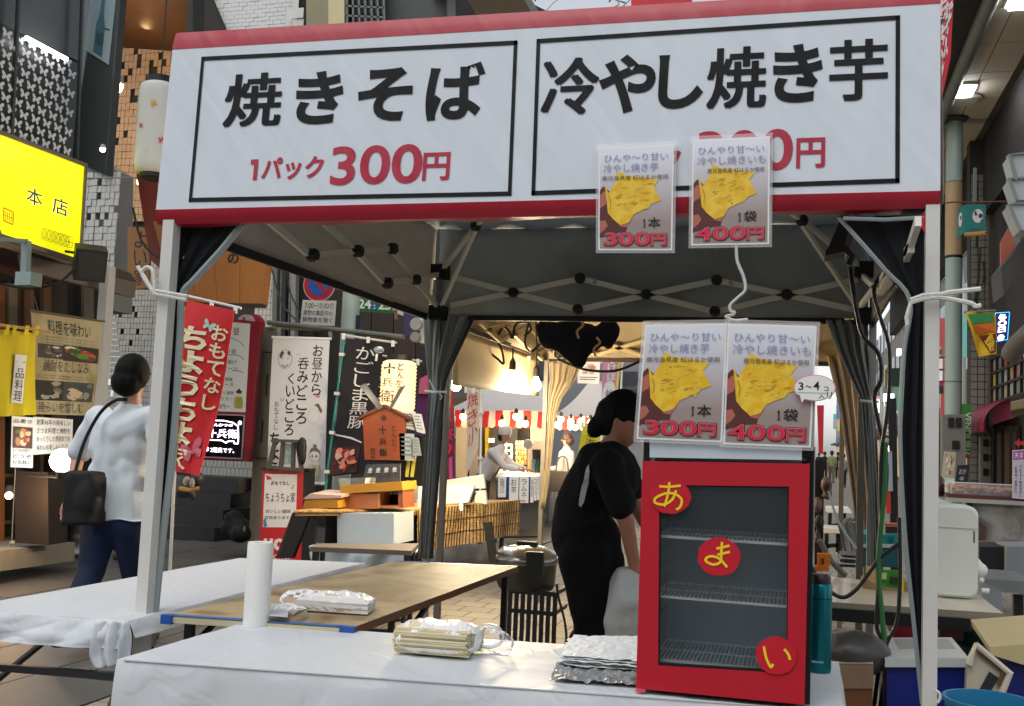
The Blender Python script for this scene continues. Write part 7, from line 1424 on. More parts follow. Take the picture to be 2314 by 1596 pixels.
I = Ink(S_, t, .012); I.col('北海道', (.3, .03, .8, .97), INK, 0); I.done('print')
t, S_ = nobori('pink_nobori', 'pink and white vertical banner with a round character badge above the woman', [(1362, 815), (1404, 816), (1392, 930), (1358, 934)], PY(13), mat('#c98aa0', .6), WHITE, (1406, 812), (1396, 1100), (1358, 812, 1410, 814), loops=2)
I = Ink(S_, t, .012); I.blob(.45, .68, .42, .3, mat('#cfcdd2')); I.col('けほ', (.3, .05, .8, .4), mat('#d8d8dc'), .03); I.text('餅', (.25, .55, .68, .82), INK, 0, 2, False); I.rect((.86, 0, 1, 1), mat('#c9c04a'), 2); I.done('print')
S_ = Sheet([(1306, 818), (1356, 818), (1354, 868), (1305, 866)], PY(18)); t = thing('wall_poster', 'white wall poster with a sketch in the distance left of the pink banner', 'poster', S_.p(.5, 1)); S_.slab('sheet', PAPER, t, .02); I = Ink(S_, t, .01); food(I, .1, .05, .9, .6, ['#c9a08a', '#d8c0b0', '#b98a78'], 9, 1, 5); I.rect((.1, .7, .9, .73), INK); I.rect((.1, .8, .8, .83), INK); I.done('print')
gf = thing('grey_facade', 'pale grey shop wall in the gap behind the pink banner', 'facade', at(1380, 1100, PY(19))); panel('wall', [(1232, 760), (1500, 760), (1500, 1190), (1232, 1180)], PY(19.5), mat('#8b9096', .7, var=.12, vs=.8), gf, .2)
for i in range(4): panel('window', [(1370+i*4, 840+i*40), (1440, 840+i*40), (1440, 868+i*40), (1370+i*4, 868+i*40)], PY(19.4), mat('#3c4046', .25), gf, .05)
# ================================================================ right side of the arcade
def rz(pts): return [(x*.2724+1792, y*.2724+782) for x, y in pts]
def rq(pts): return [(x*.2724+1792, y*.2724+1161) for x, y in pts]
XR = at(2242, 900, PY(17)).x
PW = PX(XR)
rbld = thing('tiled_shop_building', 'right hand building with grey square tiles and dark timber shopfront', 'building', (XR, 17, 0))
panel('wall', [(2192, 300), (2246, 240), (2241, 1200), (2192, 1200)], PY(17.06), mat('#3f3e3a', .8), rbld, .3)
panel('side_wall', [(2244, -200), (2420, -600), (2420, 700), (2244, 810)], PW, mat('#33302d', .8, var=.2, vs=1), rbld, .3)
panel('side_wall', [(2244, 960), (2420, 900), (2420, 1500), (2244, 1300)], PX(XR+.05), mat('#2b2420', .7, var=.2, vs=1), rbld, .3)
tiles(rbld, 'tile', PY(17), 2194, 395, 2241, 1140, .095, .115, mat('#86837a', .6, var=.1), .0, 290, jit=.002, gap=.012)
for x0, x1, c_ in ((2252, 2262, '#3d2c20'), (2270, 2280, '#4b3829'), (2288, 2296, '#241a14')):
    panel('door_board', [(x0, 966), (x1, 962), (x1, 1180), (x0, 1170)], PX(XR-.02), mat(c_, .5, kind='wood', var=.2), rbld, .05)
panel('corner_post', [(2236, 395), (2246, 380), (2243, 1150), (2234, 1150)], PY(16.9), mat('#5b4e46', .6, var=.15), rbld, .1)
for s in ((2206, 410, 2206, 560), (2215, 560, 2200, 700), (2222, 590, 2222, 640), (2213, 650, 2190, 745)): put('wall_cable', MB().tube([at(s[0], s[1], PY(16.85)), at((s[0]+s[2])/2+3, (s[1]+s[3])/2, PY(16.85)), at(s[2], s[3], PY(16.85))], .015, 5), BLACKP, rbld)
# soffit with square panels
ZS = 6.3; XL_, XR_ = at(2166, 125, PZ(ZS)).x, at(2181, 359, PZ(ZS)).x
sof = struct('ceiling', MB().box((XL_, 3, ZS+.02), (XR_+.1, 34, ZS+.2)), mat('#55524c', .8))
pm_ = mesh_of(MB().box((.008, .008, 0), ((XR_-XL_)/2-.008, .992, .02)), mat('#c4bdae', .75, var=.06, vs=2))
for j in range(31):
    for i in range(2): share(pm_, 'ceiling_panel', sof, (XL_+i*(XR_-XL_)/2, 3+j, ZS))
fb = thing('fascia_beam', 'dark steel beam with a pale pipe along the left edge of the right ceiling', 'beam', (XL_, 10, ZS)); put('beam', MB().box((XL_-.8, 2, ZS-.02), (XL_, 34, ZS+.6)), mat('#1d1e1d', .5, var=.2), fb); put('pipe', MB().tube([(XL_+.07, 2, ZS-.09), (XL_+.07, 24, ZS-.09)], .08, 12).sm(), mat('#7b8480', .4), fb)
put('wall_band', MB().box((XR_+.1, 3, ZS-1.2), (XR_+.3, 34, ZS+.6)), mat('#1f1c1a', .7, var=.2), rbld)
for x, y, r_, e in ((2176, 203, .12, 30), (2316, -4, .13, 16)):
    c = at(x, y, PZ(ZS-.03)); t = thing('ceiling_spotlight', 'square white spotlight glaring in the right ceiling' if y > 100 else 'spotlight at the top right corner of the ceiling', 'spotlight', c, 'spotlights in the right ceiling'); put('lens', MB().box(*(c+V(q) for q in ((-r_, -r_*1.5, -.05), (r_, r_*1.5, -.01)))), mat('#ffffff', emit=e, var=0), t); put('housing', MB().box(*(c+V(q) for q in ((-r_*1.3, -r_*1.8, -.01), (r_*1.3, r_*1.8, .04)))), WHITE, t)
c = at(2175, 226, PZ(ZS-.02)); t = thing('downlight', 'round unlit downlight ring beside the square spotlight', 'downlight', c); put('ring', MB().lathe(c-V((0, 0, .03)), [(.2, 0), (.26, .02), (.26, .04)], 24), mat('#c9c5ba', .4), t)
c = at(2153, 270, PZ(ZS-.01)); t = thing('ceiling_vent', 'dark round vent in the right ceiling', 'vent', c); put('disc', MB().lathe(c-V((0, 0, .02)), [(.2, 0), (.22, .02)], 24), mat('#3a3833', .6), t)
# column
cx = at(2155, 700, PY(16)); rcol = (at(2175, 700, PY(16))-at(2136, 700, PY(16))).length/2; cz = V((cx.x, 16, 0)); col_ = thing('arcade_column', 'tall round pale green column with a beige wrapped middle, right of the tent', 'column', cz)
z1_, z2_ = at(2155, 580, PY(16)).z, at(2155, 412, PY(16)).z
put('shaft', MB().lathe(cz, [(rcol, 0), (rcol, z1_)], 32).sm(), mat('#9fb0a8', .45, var=.05, vs=1.5), col_); put('wrap', MB().lathe(cz+V((0, 0, z1_+.01)), [(rcol*1.06, 0), (rcol*1.06, z2_-z1_-.02)], 8).sm(), mat('#b59a74', .55, kind='wood', var=.12), col_); put('upper_shaft', MB().lathe(cz+V((0, 0, z2_)), [(rcol, 0), (rcol, ZS-z2_)], 32).sm(), mat('#9fb0a8', .45, var=.05), col_); put('collar', MB().lathe(cz+V((0, 0, z1_-.03)), [(rcol*1.03, 0), (rcol*1.03, .04)], 32), BLACKP, col_)
z_ = at(2155, 865, PY(16)).z; put('seam', MB().lathe(cz+V((0, 0, z_)), [(rcol*1.01, 0), (rcol*1.01, .02)], 32), GREYP, col_)
mc = thing('meter_cabinet', 'grey cabinet with two dark windows at the foot of the green column', 'cabinet', at(2156, 1019, PY(15.5))); pxbox('cabinet', 2130, 937, 2182, 1100, 15.5, .25, mat('#7b7a72', .5, var=.08), mc)
for x0, x1, y0, y1 in ((2143, 2156, 944, 966), (2160, 2173, 944, 966), (2152, 2168, 996, 1015)): pxbox('window', x0, y0, x1, y1, 15.47, .02, mat('#26261f', .2), mc)
mb_ = thing('meter_box', 'tall grey meter box with three dark windows on the tiled wall', 'cabinet', at(2228, 1093, PY(16.8))); pxbox('box', 2215, 987, 2240, 1094, 16.8, .12, mat('#8b8a80', .5), mb_)
for y in (993, 1026, 1059): pxbox('window', 2222, y, 2234, y+16, 16.77, .02, mat('#22221e', .2), mb_)
S_ = Sheet([(2174, 913), (2196, 913), (2194, 1036), (2170, 1036)], PY(15.9)); t = thing('green_side_banner', 'narrow green vertical banner with white latin letters beside the column', 'banner', S_.p(.5, 1)); S_.slab('cloth', mat('#2f8a2c', .6), t, .01); I = Ink(S_, t, .004)
I.text('VENDURIA', (.3, .15, .95, .98), mat('#d8e2c8'), .02, 1, False, 'r'); I.rect((0, .93, 1, 1), mat('#c9651a'), 2); I.done()
# posters at the foot, chalkboard
for nm, q, c_, c2_, lab, Yd in (('flyer_board', [(2134, 1020), (2160, 1022), (2157, 1082), (2128, 1078)], '#b5a890', ['#8b6b4a', '#d8d0c0', '#6b5a48', '#c9b89a'], 'board plastered with brown flyers below the cabinet', 13.5), ('pastel_poster', [(2118, 1078), (2158, 1082), (2150, 1136), (2118, 1136)], '#b9cdc6', ['#d89aa8', '#9ac9b8', '#c9b0c8', '#e8dccc'], 'pastel poster half hidden by the white tent leg', 12.5)):
    S_ = Sheet(q, PY(Yd)); t = thing(nm, lab, 'poster', S_.p(.5, 1)); S_.slab('board', mat(c_, .5), t, .02); I = Ink(S_, t, .002); food(I, .05, .05, .95, .95, c2_, 26, 1, 21, (.06, .16)); I.done('print')
S_ = Sheet([(2164, 1052), (2191, 1050), (2186, 1094), (2158, 1092)], PY(13.4)); t = thing('chalkboard', 'small black chalkboard with white strokes by the food table', 'chalkboard', S_.p(.5, 1)); S_.slab('board', mat('#0d0e0e', .5), t, .02); I = Ink(S_, t, .002); I.text('おか', (.2, .2, .8, .5), mat('#b9bcb4'), 0, 1, False); I.text('本', (.3, .6, .7, .85), mat('#b9bcb4'), 0, 1, False); I.done()
# panda lantern
S_ = Sheet([(2181, 462), (2228, 462), (2227, 524), (2180, 527)], PY(11)); t = thing('teal_lantern', 'square teal hanging paper lantern with two white animal roundels', 'lantern', S_.p(.5, 1)); TL_ = mat('#12706a', .55, var=.05)
S2 = Sheet([(2165, 472), (2181, 462), (2180, 527), (2164, 536)], PL(S_.p(0, 0).x, 11, -1, 1.1)); S_.slab('face', TL_, t, .01); S2.slab('side_face', TL_, t, .01); I = Ink(S_, t, .004); WHF = mat('#d8cfd4'); DKF = mat('#3a343c')
I.blob(.62, .42, .26, .25, WHF); I.blob(.52, .36, .07, .05, DKF, 2); I.blob(.75, .42, .11, .08, DKF, 2); I.blob(.5, .28, .05, .04, DKF, 2); I.blob(.8, .58, .05, .03, DKF, 2); I.text('やまかたちとん', (.2, .85, .85, .93), DKF, 0, 1, False); I.done('print'); I = Ink(S2, t, .004); I.blob(.4, .45, .26, .26, WHF); I.blob(.5, .4, .1, .08, DKF, 2); I.done('print')
put('gold_trim', MB().tube([S_.p(1, 1.04), S_.p(.5, 1.06), S_.p(0, 1.05)], .02, 6), mat('#c98a3a'), t); put('hanging_rod', MB().bar(at(2203, 380, PY(11.1)), at(2203, 460, PY(11.1)), .03), GREYP, t)
one('string_line', MB().tube([at(x, y, PY(11)) for x, y in ((2128, 461), (2150, 457), (2200, 457), (2260, 456), (2330, 455))], .008, 6), mat('#6b3a30'), 'thin dark red cord strung level behind the teal lantern', 'cord')
# sri lankan flag
S_ = Sheet([(2180, 706), (2248, 703), (2254, 800), (2212, 806)], PY(10.5), lambda u, v: .03*math.sin(u*7+v*4)); t = thing('striped_flag', 'hanging flag with green and orange bands and a gold lion on maroon', 'flag', S_.p(.5, 0)); S_.slab('cloth', mat('#c9a31a', .7, var=.04), t, .004, (10, 14)); I = Ink(S_, t, .02)
I.shape([(.05, .06), (.92, .06), (.92, .26), (.13, .28)], mat('#157a3a', .6)); I.shape([(.14, .30), (.92, .28), (.93, .5), (.24, .5)], mat('#c9641a', .6)); I.shape([(.27, .55), (.95, .54), (.93, .95), (.6, .98)], mat('#6b1220', .6)); I.shape([(.42, .66), (.55, .72), (.62, .66), (.8, .62), (.86, .72), (.8, .84), (.84, .93), (.76, .93), (.7, .84), (.62, .84), (.62, .94), (.55, .93), (.54, .8), (.44, .74)], mat('#c9a31a'), 2); I.done('print')
put('rod', MB().tube([S_.p(-.02, 0), S_.p(1.02, 0)], .012, 6), GREYP, t)
# neon sign and ac unit
S_ = Sheet([(2248, 705), (2283, 703), (2278, 770), (2244, 776)], PY(12)); t = thing('neon_sign', 'blue outlined neon sign with a column of glowing white characters', 'sign', S_.p(.5, 1)); S_.slab('box', mat('#161a5a', .4, emit=.25), t, .12); I = Ink(S_, t, .006); NB = mat('#3ab8ff', emit=2.2, ecol='#38b0ff', var=0); NW = mat('#ffffff', emit=3.5, ecol='#f0e8ff', var=0); I.line([(.05, .04), (.95, .04), (.95, .96), (.05, .96)], .018, NB, 1, True, 2); I.col('ら○日', (.25, .08, .8, .7), NW, .05); I.blob(.5, .86, .22, .1, NW); I.done('glow')
o = thing('rolled_canopy', 'rolled grey canopy on a diagonal bar beside the neon sign', 'canopy', at(2300, 780, PY(11.5))); put('roll', MB().tube([at(2285, 800, PY(11.5)), at(2300, 778, PY(11.2)), at(2330, 750, PY(11))], .1, 10).sm(), mat('#6b6862', .6), o); put('bar', pbar(MB(), 2280, 780, 2330, 730, PY(11.3), .04), GREYP, o)
# white sign boxes and salmon box at the top right
for i, (q, lab) in enumerate(((((2281, 350), (2330, 345), (2330, 400), (2297, 408)), 'upper white tapered sign box on the right wall'), (((2281, 404), (2330, 402), (2330, 452), (2298, 452)), 'middle white tapered sign box on the right wall'), (((2280, 462), (2330, 459), (2330, 520), (2306, 520)), 'lower white tapered sign box with a black character at its edge'))):
    t = thing('sign_box', lab, 'sign box', at(*q[3], PY(9)), 'white sign boxes on the right wall'); o = put('box', MB().hexa([at(x, y, PY(9)) for x, y in q], (0, .3, 0)), mat('#b9c2c2', .4), t); put('frame', MB().tube([at(x, y, PY(8.98)) for x, y in (q[3], q[0], q[1])], .014, 6), mat('#8b908e', .4), t)
    put('side', MB().hexa([at(q[0][0], q[0][1], PY(9)), at(q[3][0], q[3][1], PY(9)), at(q[3][0]-5, q[3][1]-8, PY(9.3)), at(q[0][0]-6, q[0][1]+4, PY(9.3))], (-.01, 0, 0)), mat('#8b8e8a', .5), t)
o = thing('salmon_sign', 'pale salmon coloured slanted sign panel below the white sign boxes', 'sign', at(2270, 600, PY(10))); panel('panel', [(2262, 546), (2288, 500), (2294, 560), (2262, 601)], PY(10), mat('#b5604a', .6, var=.1), o, .06); panel('grey_edge', [(2288, 500), (2306, 500), (2306, 545), (2294, 560)], PY(10), mat('#7b7f7c', .5), o, .06)
o = put('box_base', MB().hexa([at(x, y, PY(9.6)) for x, y in ((2262, 604), (2306, 552), (2340, 520), (2340, 600), (2268, 660))], (0, .5, 0)) if False else MB().poly([at(x, y, PY(9.6)) for x, y in ((2262, 604), (2306, 552), (2345, 520), (2345, 560), (2268, 668))], (0, .5, 0)), mat('#3d3a36', .6)); tag(o, 'dark slanted underside box below the salmon sign', 'canopy')
# poster grid, awning
S_ = Sheet([(2244, 811), (2330, 769), (2330, 887), (2244, 914)], PX(XR-.06)); t = thing('poster_window', 'grid of small posters behind dark glazing bars above the crimson awning', 'window', S_.p(.5, 1)); S_.slab('back', mat('#20242a', .3), t, .04)
PC = ['#8d9298', '#a9a8a0', '#9a8a70', '#7b858d', '#b0402e', '#c9b02a', '#6b7580', '#b9bab4', '#c98a5a']
for r_ in range(3):
    for c_ in range(6):
        I = Ink(S_, t, .006); I.rect((.02+c_*.163, .04+r_*.325, .15+c_*.163, .31+r_*.325), mat(PC[(r_*5+c_*2) % 9], .4, kind='blotch', col2=PC[(r_*3+c_+2) % 9], vs=6)); I.done('poster_sheet')
for c_ in range(7): put('glazing_bar', MB().bar(S_.p(c_*.163+.004, 0, .02), S_.p(c_*.163+.004, 1, .02), .035), BLACKP, t)
for r_ in range(4): put('glazing_bar', MB().bar(S_.p(0, r_*.325+.01, .02), S_.p(1, r_*.325+.01, .02), .035), BLACKP, t)
AWN = thing('crimson_awning', 'rounded crimson fabric awning on the right shopfront', 'awning', at(2250, 963, PX(XR)))
a0_, a1_ = at(2284, 908, PX(XR+.35)), at(2360, 860, PX(XR+.35)); hA = .42
def fn(u, v): th_ = v*math.pi/2; p = a0_.lerp(a1_, u); return V((p.x-.75*math.sin(th_), p.y, a0_.z-hA*(1-math.cos(th_)))) 
put('fabric', MB().grid(fn, 12, 10, .01, (-1, 0, 0)).sm(), mat('#8d1838', .6, var=.08), AWN)
m = MB(); 
for k_ in range(8): 
    th_ = k_*math.pi/16; 
ends = [V((a0_.x-.75*math.sin(k_*math.pi/16), a0_.y, a0_.z-hA*(1-math.cos(k_*math.pi/16)))) for k_ in range(9)]+[V((a0_.x, a0_.y, a0_.z-hA))]; put('end_panel', MB().poly(ends, (0, .02, 0)), mat('#a02a48', .6), AWN); put('front_fall', MB().box((a0_.x-.76, a1_.y, a0_.z-hA-.12), (a0_.x-.74, a0_.y, a0_.z-hA+.02)), mat('#8d1838', .6), AWN)
# notice board with purple head, red arrow
S_ = Sheet([(2289, 1018), (2330, 1014), (2330, 1130), (2288, 1126)], PY(9)); t = thing('notice_board', 'white stand notice with purple heading at the right edge', 'notice', S_.p(.5, 1)); S_.slab('board', mat('#b9b4c4', .4), t, .02); I = Ink(S_, t, .002); I.rect((.02, .02, 1, .2), mat('#a0509a')); I.text('天まち', (.08, .06, .8, .17), WHITE, 0, 2, False); I.col('ベビーカー無料貸出し', (.36, .3, .5, .96), INK, 0); I.col('手荷物一時預かり', (.1, .34, .24, .9), INK, 0); I.done()
o = thing('red_arrow_sign', 'small red arrow sign on the dark shopfront', 'sign', at(2305, 1010, PY(13))); put('arrow', MB().poly([at(x, y, PY(13)) for x, y in ((2293, 1001), (2304, 992), (2304, 997), (2320, 997), (2320, 1006), (2304, 1006), (2304, 1012))], (0, .02, 0)), mat('#b82a1a', .5), o)
# food table on the right
fy = at(2200, 1133, PZ(.85)).y
t7 = thing('food_table', 'stained grey stall table holding a tray of food at the right', 'table', at(2280, 1210, PY(9)))
YT = 9.2; TG = mat('#8b8d8b', .5, kind='stain', col2='#3a1f18', vs=5, var=.1)
zt7 = at(2240, 1128, PY(YT)).z; x07 = at(2176, 1130, PY(YT)).x
put('tabletop', MB().box((x07-.15, YT-.25, zt7-.03), (x07+3, YT+.7, zt7)), mat('#9a9c9a', .4), t7); put('front_panel', MB().box((x07, YT-.18, zt7-.33), (x07+3, YT-.15, zt7-.03)), TG, t7); put('shelf', MB().box((x07-.05, YT-.3, zt7-.45), (x07+3, YT+.5, zt7-.41)), mat('#8d6a52', .5, kind='wood'), t7); put('under_box', MB().box((x07+.5, YT-.1, .0), (x07+3, YT+.4, zt7-.47)), mat('#6b7076', .6), t7)
for x in (x07+.02, x07+1.2): put('leg', MB().bar((x, YT-.2, 0), (x, YT-.2, zt7-.03), .04), BLACKP, t7)
ft_ = thing('food_tray', 'wooden tray heaped with browned food in clear wrap', 'tray', V((x07+.1, YT, zt7)))
put('tray', MB().box((x07-.12, YT-.15, zt7), (x07+.55, YT+.35, zt7+.03)), mat('#4b2414', .5, kind='wood'), ft_)
fd = MB(); rs = random.Random(3)
for i in range(60): fd.ell((x07-.05+rs.uniform(0, .55), YT-.1+rs.uniform(0, .4), zt7+.04+rs.uniform(0, .05)), (rs.uniform(.03, .06), .03, .02), 8)
put('food_pieces', fd.sm(), mat('#c98a6a', .4, kind='blotch', col2='#8a3a2a', vs=14), ft_, kind='stuff'); put('wrap', MB().box((x07-.1, YT-.13, zt7+.03), (x07+.55, YT+.33, zt7+.12)), film('#ffffff', .12, .15), ft_)
one('jar', MB().lathe((x07-.22, YT+.0, zt7-.0), [(.07, 0), (.08, .03), (.08, .14), (.05, .17)], 16).sm(), mat('#3a1c14', .2), 'dark brown glass jar at the left end of the food table', 'jar')
# white jerrycan
yj = 4.95; c = at(2160, 1335, PY(yj)); x0, x1 = at(2105, 1250, PY(yj)).x, at(2212, 1250, PY(yj)).x; zt_ = at(2160, 1142, PY(yj)).z; zb_ = .705
jc = thing('jerrycan', 'big translucent white water container lying on the cream table', 'jerrycan', V(((x0+x1)/2, yj, zb_)))
m = MB(); R8 = .045
def rr(x0, x1, z0, z1, r, n=5):
    P = []
    for cx_, cz_, a0 in ((x1-r, z1-r, 0), (x0+r, z1-r, 1), (x0+r, z0+r, 2), (x1-r, z0+r, 3)):
        for k in range(n+1): a = (a0+k/n)*math.pi/2; P.append((cx_+r*math.cos(a), cz_+r*math.sin(a)))
    return P
P = rr(x0, x1, zb_, zt_, R8); base = 0; ringsY = [(-.1, .94), (-.085, 1), (.085, 1), (.1, .94)]; cxm, czm = (x0+x1)/2, (zb_+zt_)/2
for dy, s_ in ringsY: m.v += [V((cxm+(x-cxm)*s_, yj+.1+dy, czm+(z-czm)*s_)) for x, z in P]
n = len(P)
for i in range(3):
    for k in range(n): m.f.append((i*n+k, (i+1)*n+k, (i+1)*n+(k+1) % n, i*n+(k+1) % n))
m.f.append(tuple(range(n))[::-1][::-1]); m.f.append(tuple(3*n+k for k in range(n))[::-1]); m.smooth = True
JM = mat('#dfe3da', .35, var=.02, vs=2); put('body', m, JM, jc)
put('shoulder', MB().cap((x1-.01, yj+.08, zb_+.13), (x1+.015, yj+.08, zb_+.12), .05, .035).sm(), JM, jc); put('seam_line', MB().box((x0+.01, yj-.004, zt_-.1), (x1-.005, yj-.001, zt_-.098)), mat('#c2c8be', .4), jc); put('handle_slot', MB().box((x1-.022, yj-.003, zt_-.16), (x1-.017, yj+.001, zt_-.11)), mat('#3a3c36'), jc)
put('spout', MB().lathe((x1+.02, yj+.05, zb_+.035), [(.01, 0), (.012, .03)], 12, (1, 0, 0)), WHITE, jc); put('cap', MB().ell((x1+.02, yj+.05, zb_+.08), .012, 10).sm(), WHITE, jc)
# green carton and other things on the cream table
gb_ = thing('green_carton', 'green and brown snack carton lying open on the cream table', 'box', at(2000, 1330, PZ(.7)))
q = [at(x, y, PY(4.9)) for x, y in ((1985, 1287), (2035, 1290), (2034, 1331), (1986, 1325))]; put('front', MB().hexa(q, (0, .02, 0)), mat('#3a8a20', .45, kind='blotch', col2='#2a6a18', vs=20), gb_); q = [at(1956, 1278, PY(5.1)), at(1985, 1287, PY(4.9)), at(1986, 1325, PY(4.9)), at(1958, 1310, PY(5.1))]; put('side', MB().hexa(q, (0, .01, 0)), mat('#8d744a', .6), gb_); put('window', MB().hexa([at(x, y, PY(4.89)) for x, y in ((2011, 1304), (2030, 1305), (2029, 1320), (2010, 1318))], (0, .002, 0)), mat('#2c2e1a', .4), gb_); put('print', MB().flat([at(x, y, PY(4.89)) for x, y in ((1993, 1294), (2004, 1295), (2003, 1310), (1992, 1309))]), mat('#b9c98a'), gb_); put('tray_side', MB().box(*(at(2000, 1326, PY(5.1))+V(q) for q in ((-.1, -.02, -.015), (.1, .12, .03)))), mat('#a08a60', .6), gb_)
one('yellow_pack', MB().hexa([at(x, y, PY(4.85)) for x, y in ((2034, 1308), (2043, 1312), (2042, 1344), (2033, 1338))], (0, .03, 0)), mat('#c9c21a', .5), 'thin yellow pack standing behind the right tent curtain', 'pack')
oc = thing('orange_holder', 'bright orange plastic tool holder on the cream table beside the refrigerator', 'holder', at(1860, 1292, PY(5.2))); pxbox('holder', 1847, 1252, 1876, 1280, 5.3, .06, mat('#d8780c', .4), oc); pxbox('slot', 1856, 1262, 1862, 1276, 5.29, .02, mat('#5a2c08'), oc); pxbox('base', 1841, 1280, 1872, 1292, 5.3, .07, mat('#c96a0a', .4), oc)
tcb = thing('teal_cooler', 'teal and white cooler box seen between the curtains behind the cream table', 'cooler', at(1990, 1290, PY(6.6))); pxbox('body', 1950, 1238, 2030, 1282, 6.6, .4, mat('#14555a', .45), tcb); pxbox('rim', 1946, 1230, 2032, 1238, 6.58, .44, mat('#b9c4c2', .4), tcb); pxbox('lid', 1950, 1208, 2030, 1230, 6.6, .4, mat('#1b8a8d', .4), tcb)
for x in (1962, 2010): pxbox('latch', x, 1212, x+10, 1226, 6.57, .03, mat('#0e5d62', .4), tcb)
rdx = thing('red_pouch', 'reddish brown packet on top of the teal cooler', 'packet', at(2015, 1205, PY(6.7))); pxbox('packet', 2002, 1184, 2030, 1206, 6.7, .1, mat('#3a1c14', .5), rdx); pxbox('label', 2004, 1184, 2030, 1191, 6.69, .1, mat('#b5604a', .5), rdx)
# clutter bars between fridge and tables: trolley and stacked chairs
for i, (pts, c_, w_, lab) in enumerate((([(1838, 1010), (1836, 1180), (1832, 1300)], '#8b8d8c', .02, 'thin steel pole just right of the refrigerator'), ([(1852, 1220), (1880, 1270), (1912, 1302)], '#6b6a66', .022, 'grey slanting tripod leg on the cream table'), ([(1872, 1110), (1895, 1180), (1935, 1240)], '#b9bcbc', .012, 'white cable hanging beside the beige curtain'))):
    one('pole' if i == 0 else 'tripod_leg' if i == 1 else 'cable', MB().tube([at(x, y, PY(5.6)) for x, y in pts], w_/2 if i != 1 else .014, 8, smooth=3), mat(c_, .4), lab, 'pole' if i == 0 else 'leg' if i == 1 else 'cable', smooth=True)
bgm = MB(); rs = random.Random(5)
for x, y, rx, ry in ((1846, 1140, 10, 18), (1868, 1096, 12, 18), (1852, 1180, 12, 14), (1846, 1215, 8, 16), (1870, 1118, 10, 12)): bgm.ell(at(x, y, PY(6.4)), (rx/360, .05, ry/360))
o = thing('hanging_bags', 'dark and pink bags hung on a rail between the refrigerator and the street', 'bags', at(1860, 1230, PY(6.4))); fuse('bags', bgm, mat('#2a2624', .7, kind='blotch', col2='#8a6458', vs=9), o, .014, 2, .01, 14); put('rail', pbar(MB(), 1852, 1040, 1850, 1290, PY(6.45), .05), DARKW, o)
for i, (q, lab) in enumerate(((((1868, 1148), (1920, 1150), (1926, 1160), (1868, 1158)), 'upper white folding table top in the street gap'), (((1860, 1194), (1906, 1196), (1908, 1206), (1858, 1204)), 'lower white folding table top in the street gap'))):
    t = thing('white_bench', lab, 'table', at(1890, 1240, PY(9)), 'white folding tables in the street gap'); put('tabletop', MB().hexa([at(x, y, PY(9-.8*i)) for x, y in q], (0, .4, 0)), WHITE, t)
    for x in (q[0][0]+8, q[1][0]-12): put('leg', pbar(MB(), x, q[2][1], x-2+i, q[2][1]+42, PY(9.1-.8*i), .03), BLACKP, t)
    put('crossbar', pbar(MB(), q[0][0]+8, q[2][1]+28, q[1][0]-12, q[2][1]+26, PY(9.1-.8*i), .03), BLACKP, t)
for i in range(4):
    t = thing('folding_chair', ('folded grey chair nearest the beige curtain', 'second folded grey chair in the row', 'third folded grey chair in the row', 'folded chair at the left end of the row')[i], 'chair', at(1925-i*7, 1260, PY(7.6+.1*i)), 'folded chairs behind the cream table'); GCH = mat(('#7b7f82', '#6b6f72', '#8d9092', '#5b5f62')[i], .35, metal=.6)
    put('frame', MB().tube([at(1938-i*8, 1262, PY(7.6+.1*i)), at(1922-i*8, 1180, PY(7.6+.1*i)), at(1932-i*8, 1172, PY(7.6+.1*i))], .014, 6), GCH, t); put('seat', MB().bar(at(1936-i*8, 1225, PY(7.6+.1*i)), at(1924-i*8, 1182, PY(7.6+.1*i)), .05, .02), GCH, t)
for i in range(5):
    one('stacked_tray', MB().hexa([at(x, y, PY(6.2)) for x, y in ((1896+i, 1278-i*6), (1938, 1280-i*6), (1938, 1283-i*6), (1896+i, 1281-i*6))], (0, .25, 0)), mat('#c2c6c8' if i % 2 else '#3a3c40', .4), ('lowest', 'second', 'middle', 'fourth', 'topmost')[i]+' tray in the stack behind the cream table', 'tray', 'stack of trays behind the cream table')
# under and below the cream table
bx_ = thing('cardboard_carton', 'brown cardboard carton wrapped in clear film behind the teal thermos', 'box', at(1935, 1620, PY(3.7))); pxbox('carton', 1898, 1506, 1972, 1640, 3.7, .35, mat('#7b4c28', .7, kind='blotch', col2='#6b3f20', vs=6), bx_); pxbox('film', 1896, 1500, 1974, 1556, 3.69, .36, film('#c9b9a0', .22, .15), bx_)
gbm = MB().ell(at(1935, 1472, PY(3.8)), (.12, .1, .075)).ell(at(1905, 1456, PY(3.85)), (.08, .08, .05)); o = thing('smoky_bag', 'dark translucent plastic bag bulging above the cardboard carton', 'bag', at(1935, 1500, PY(3.8))); fuse('bag', gbm, mat('#45423f', .4, var=.2, vs=6, bump=.4, bs=14), o, .014, 3, .012, 9)
bc = thing('blue_cooler', 'blue cooler box with white lid under the right side of the cream table', 'cooler', at(2100, 1640, PY(3.75))); pxbox('body', 2004, 1510, 2186, 1680, 3.75, .35, mat('#0c1f7a', .4, var=.08), bc); pxbox('lid', 2000, 1488, 2190, 1508, 3.73, .4, mat('#c9cdcb', .35), bc); pxbox('inner_tray', 2030, 1466, 2160, 1490, 3.9, .2, mat('#9a9c9a', .3), bc)
cl_ = thing('cooler_lid', 'cream cooler lid with a grey patch leaning beside the blue cooler', 'lid', at(2220, 1600, PY(3.7))); q = [(2207, 1457), (2284, 1524), (2270, 1560), (2240, 1612), (2186, 1596), (2184, 1500)]
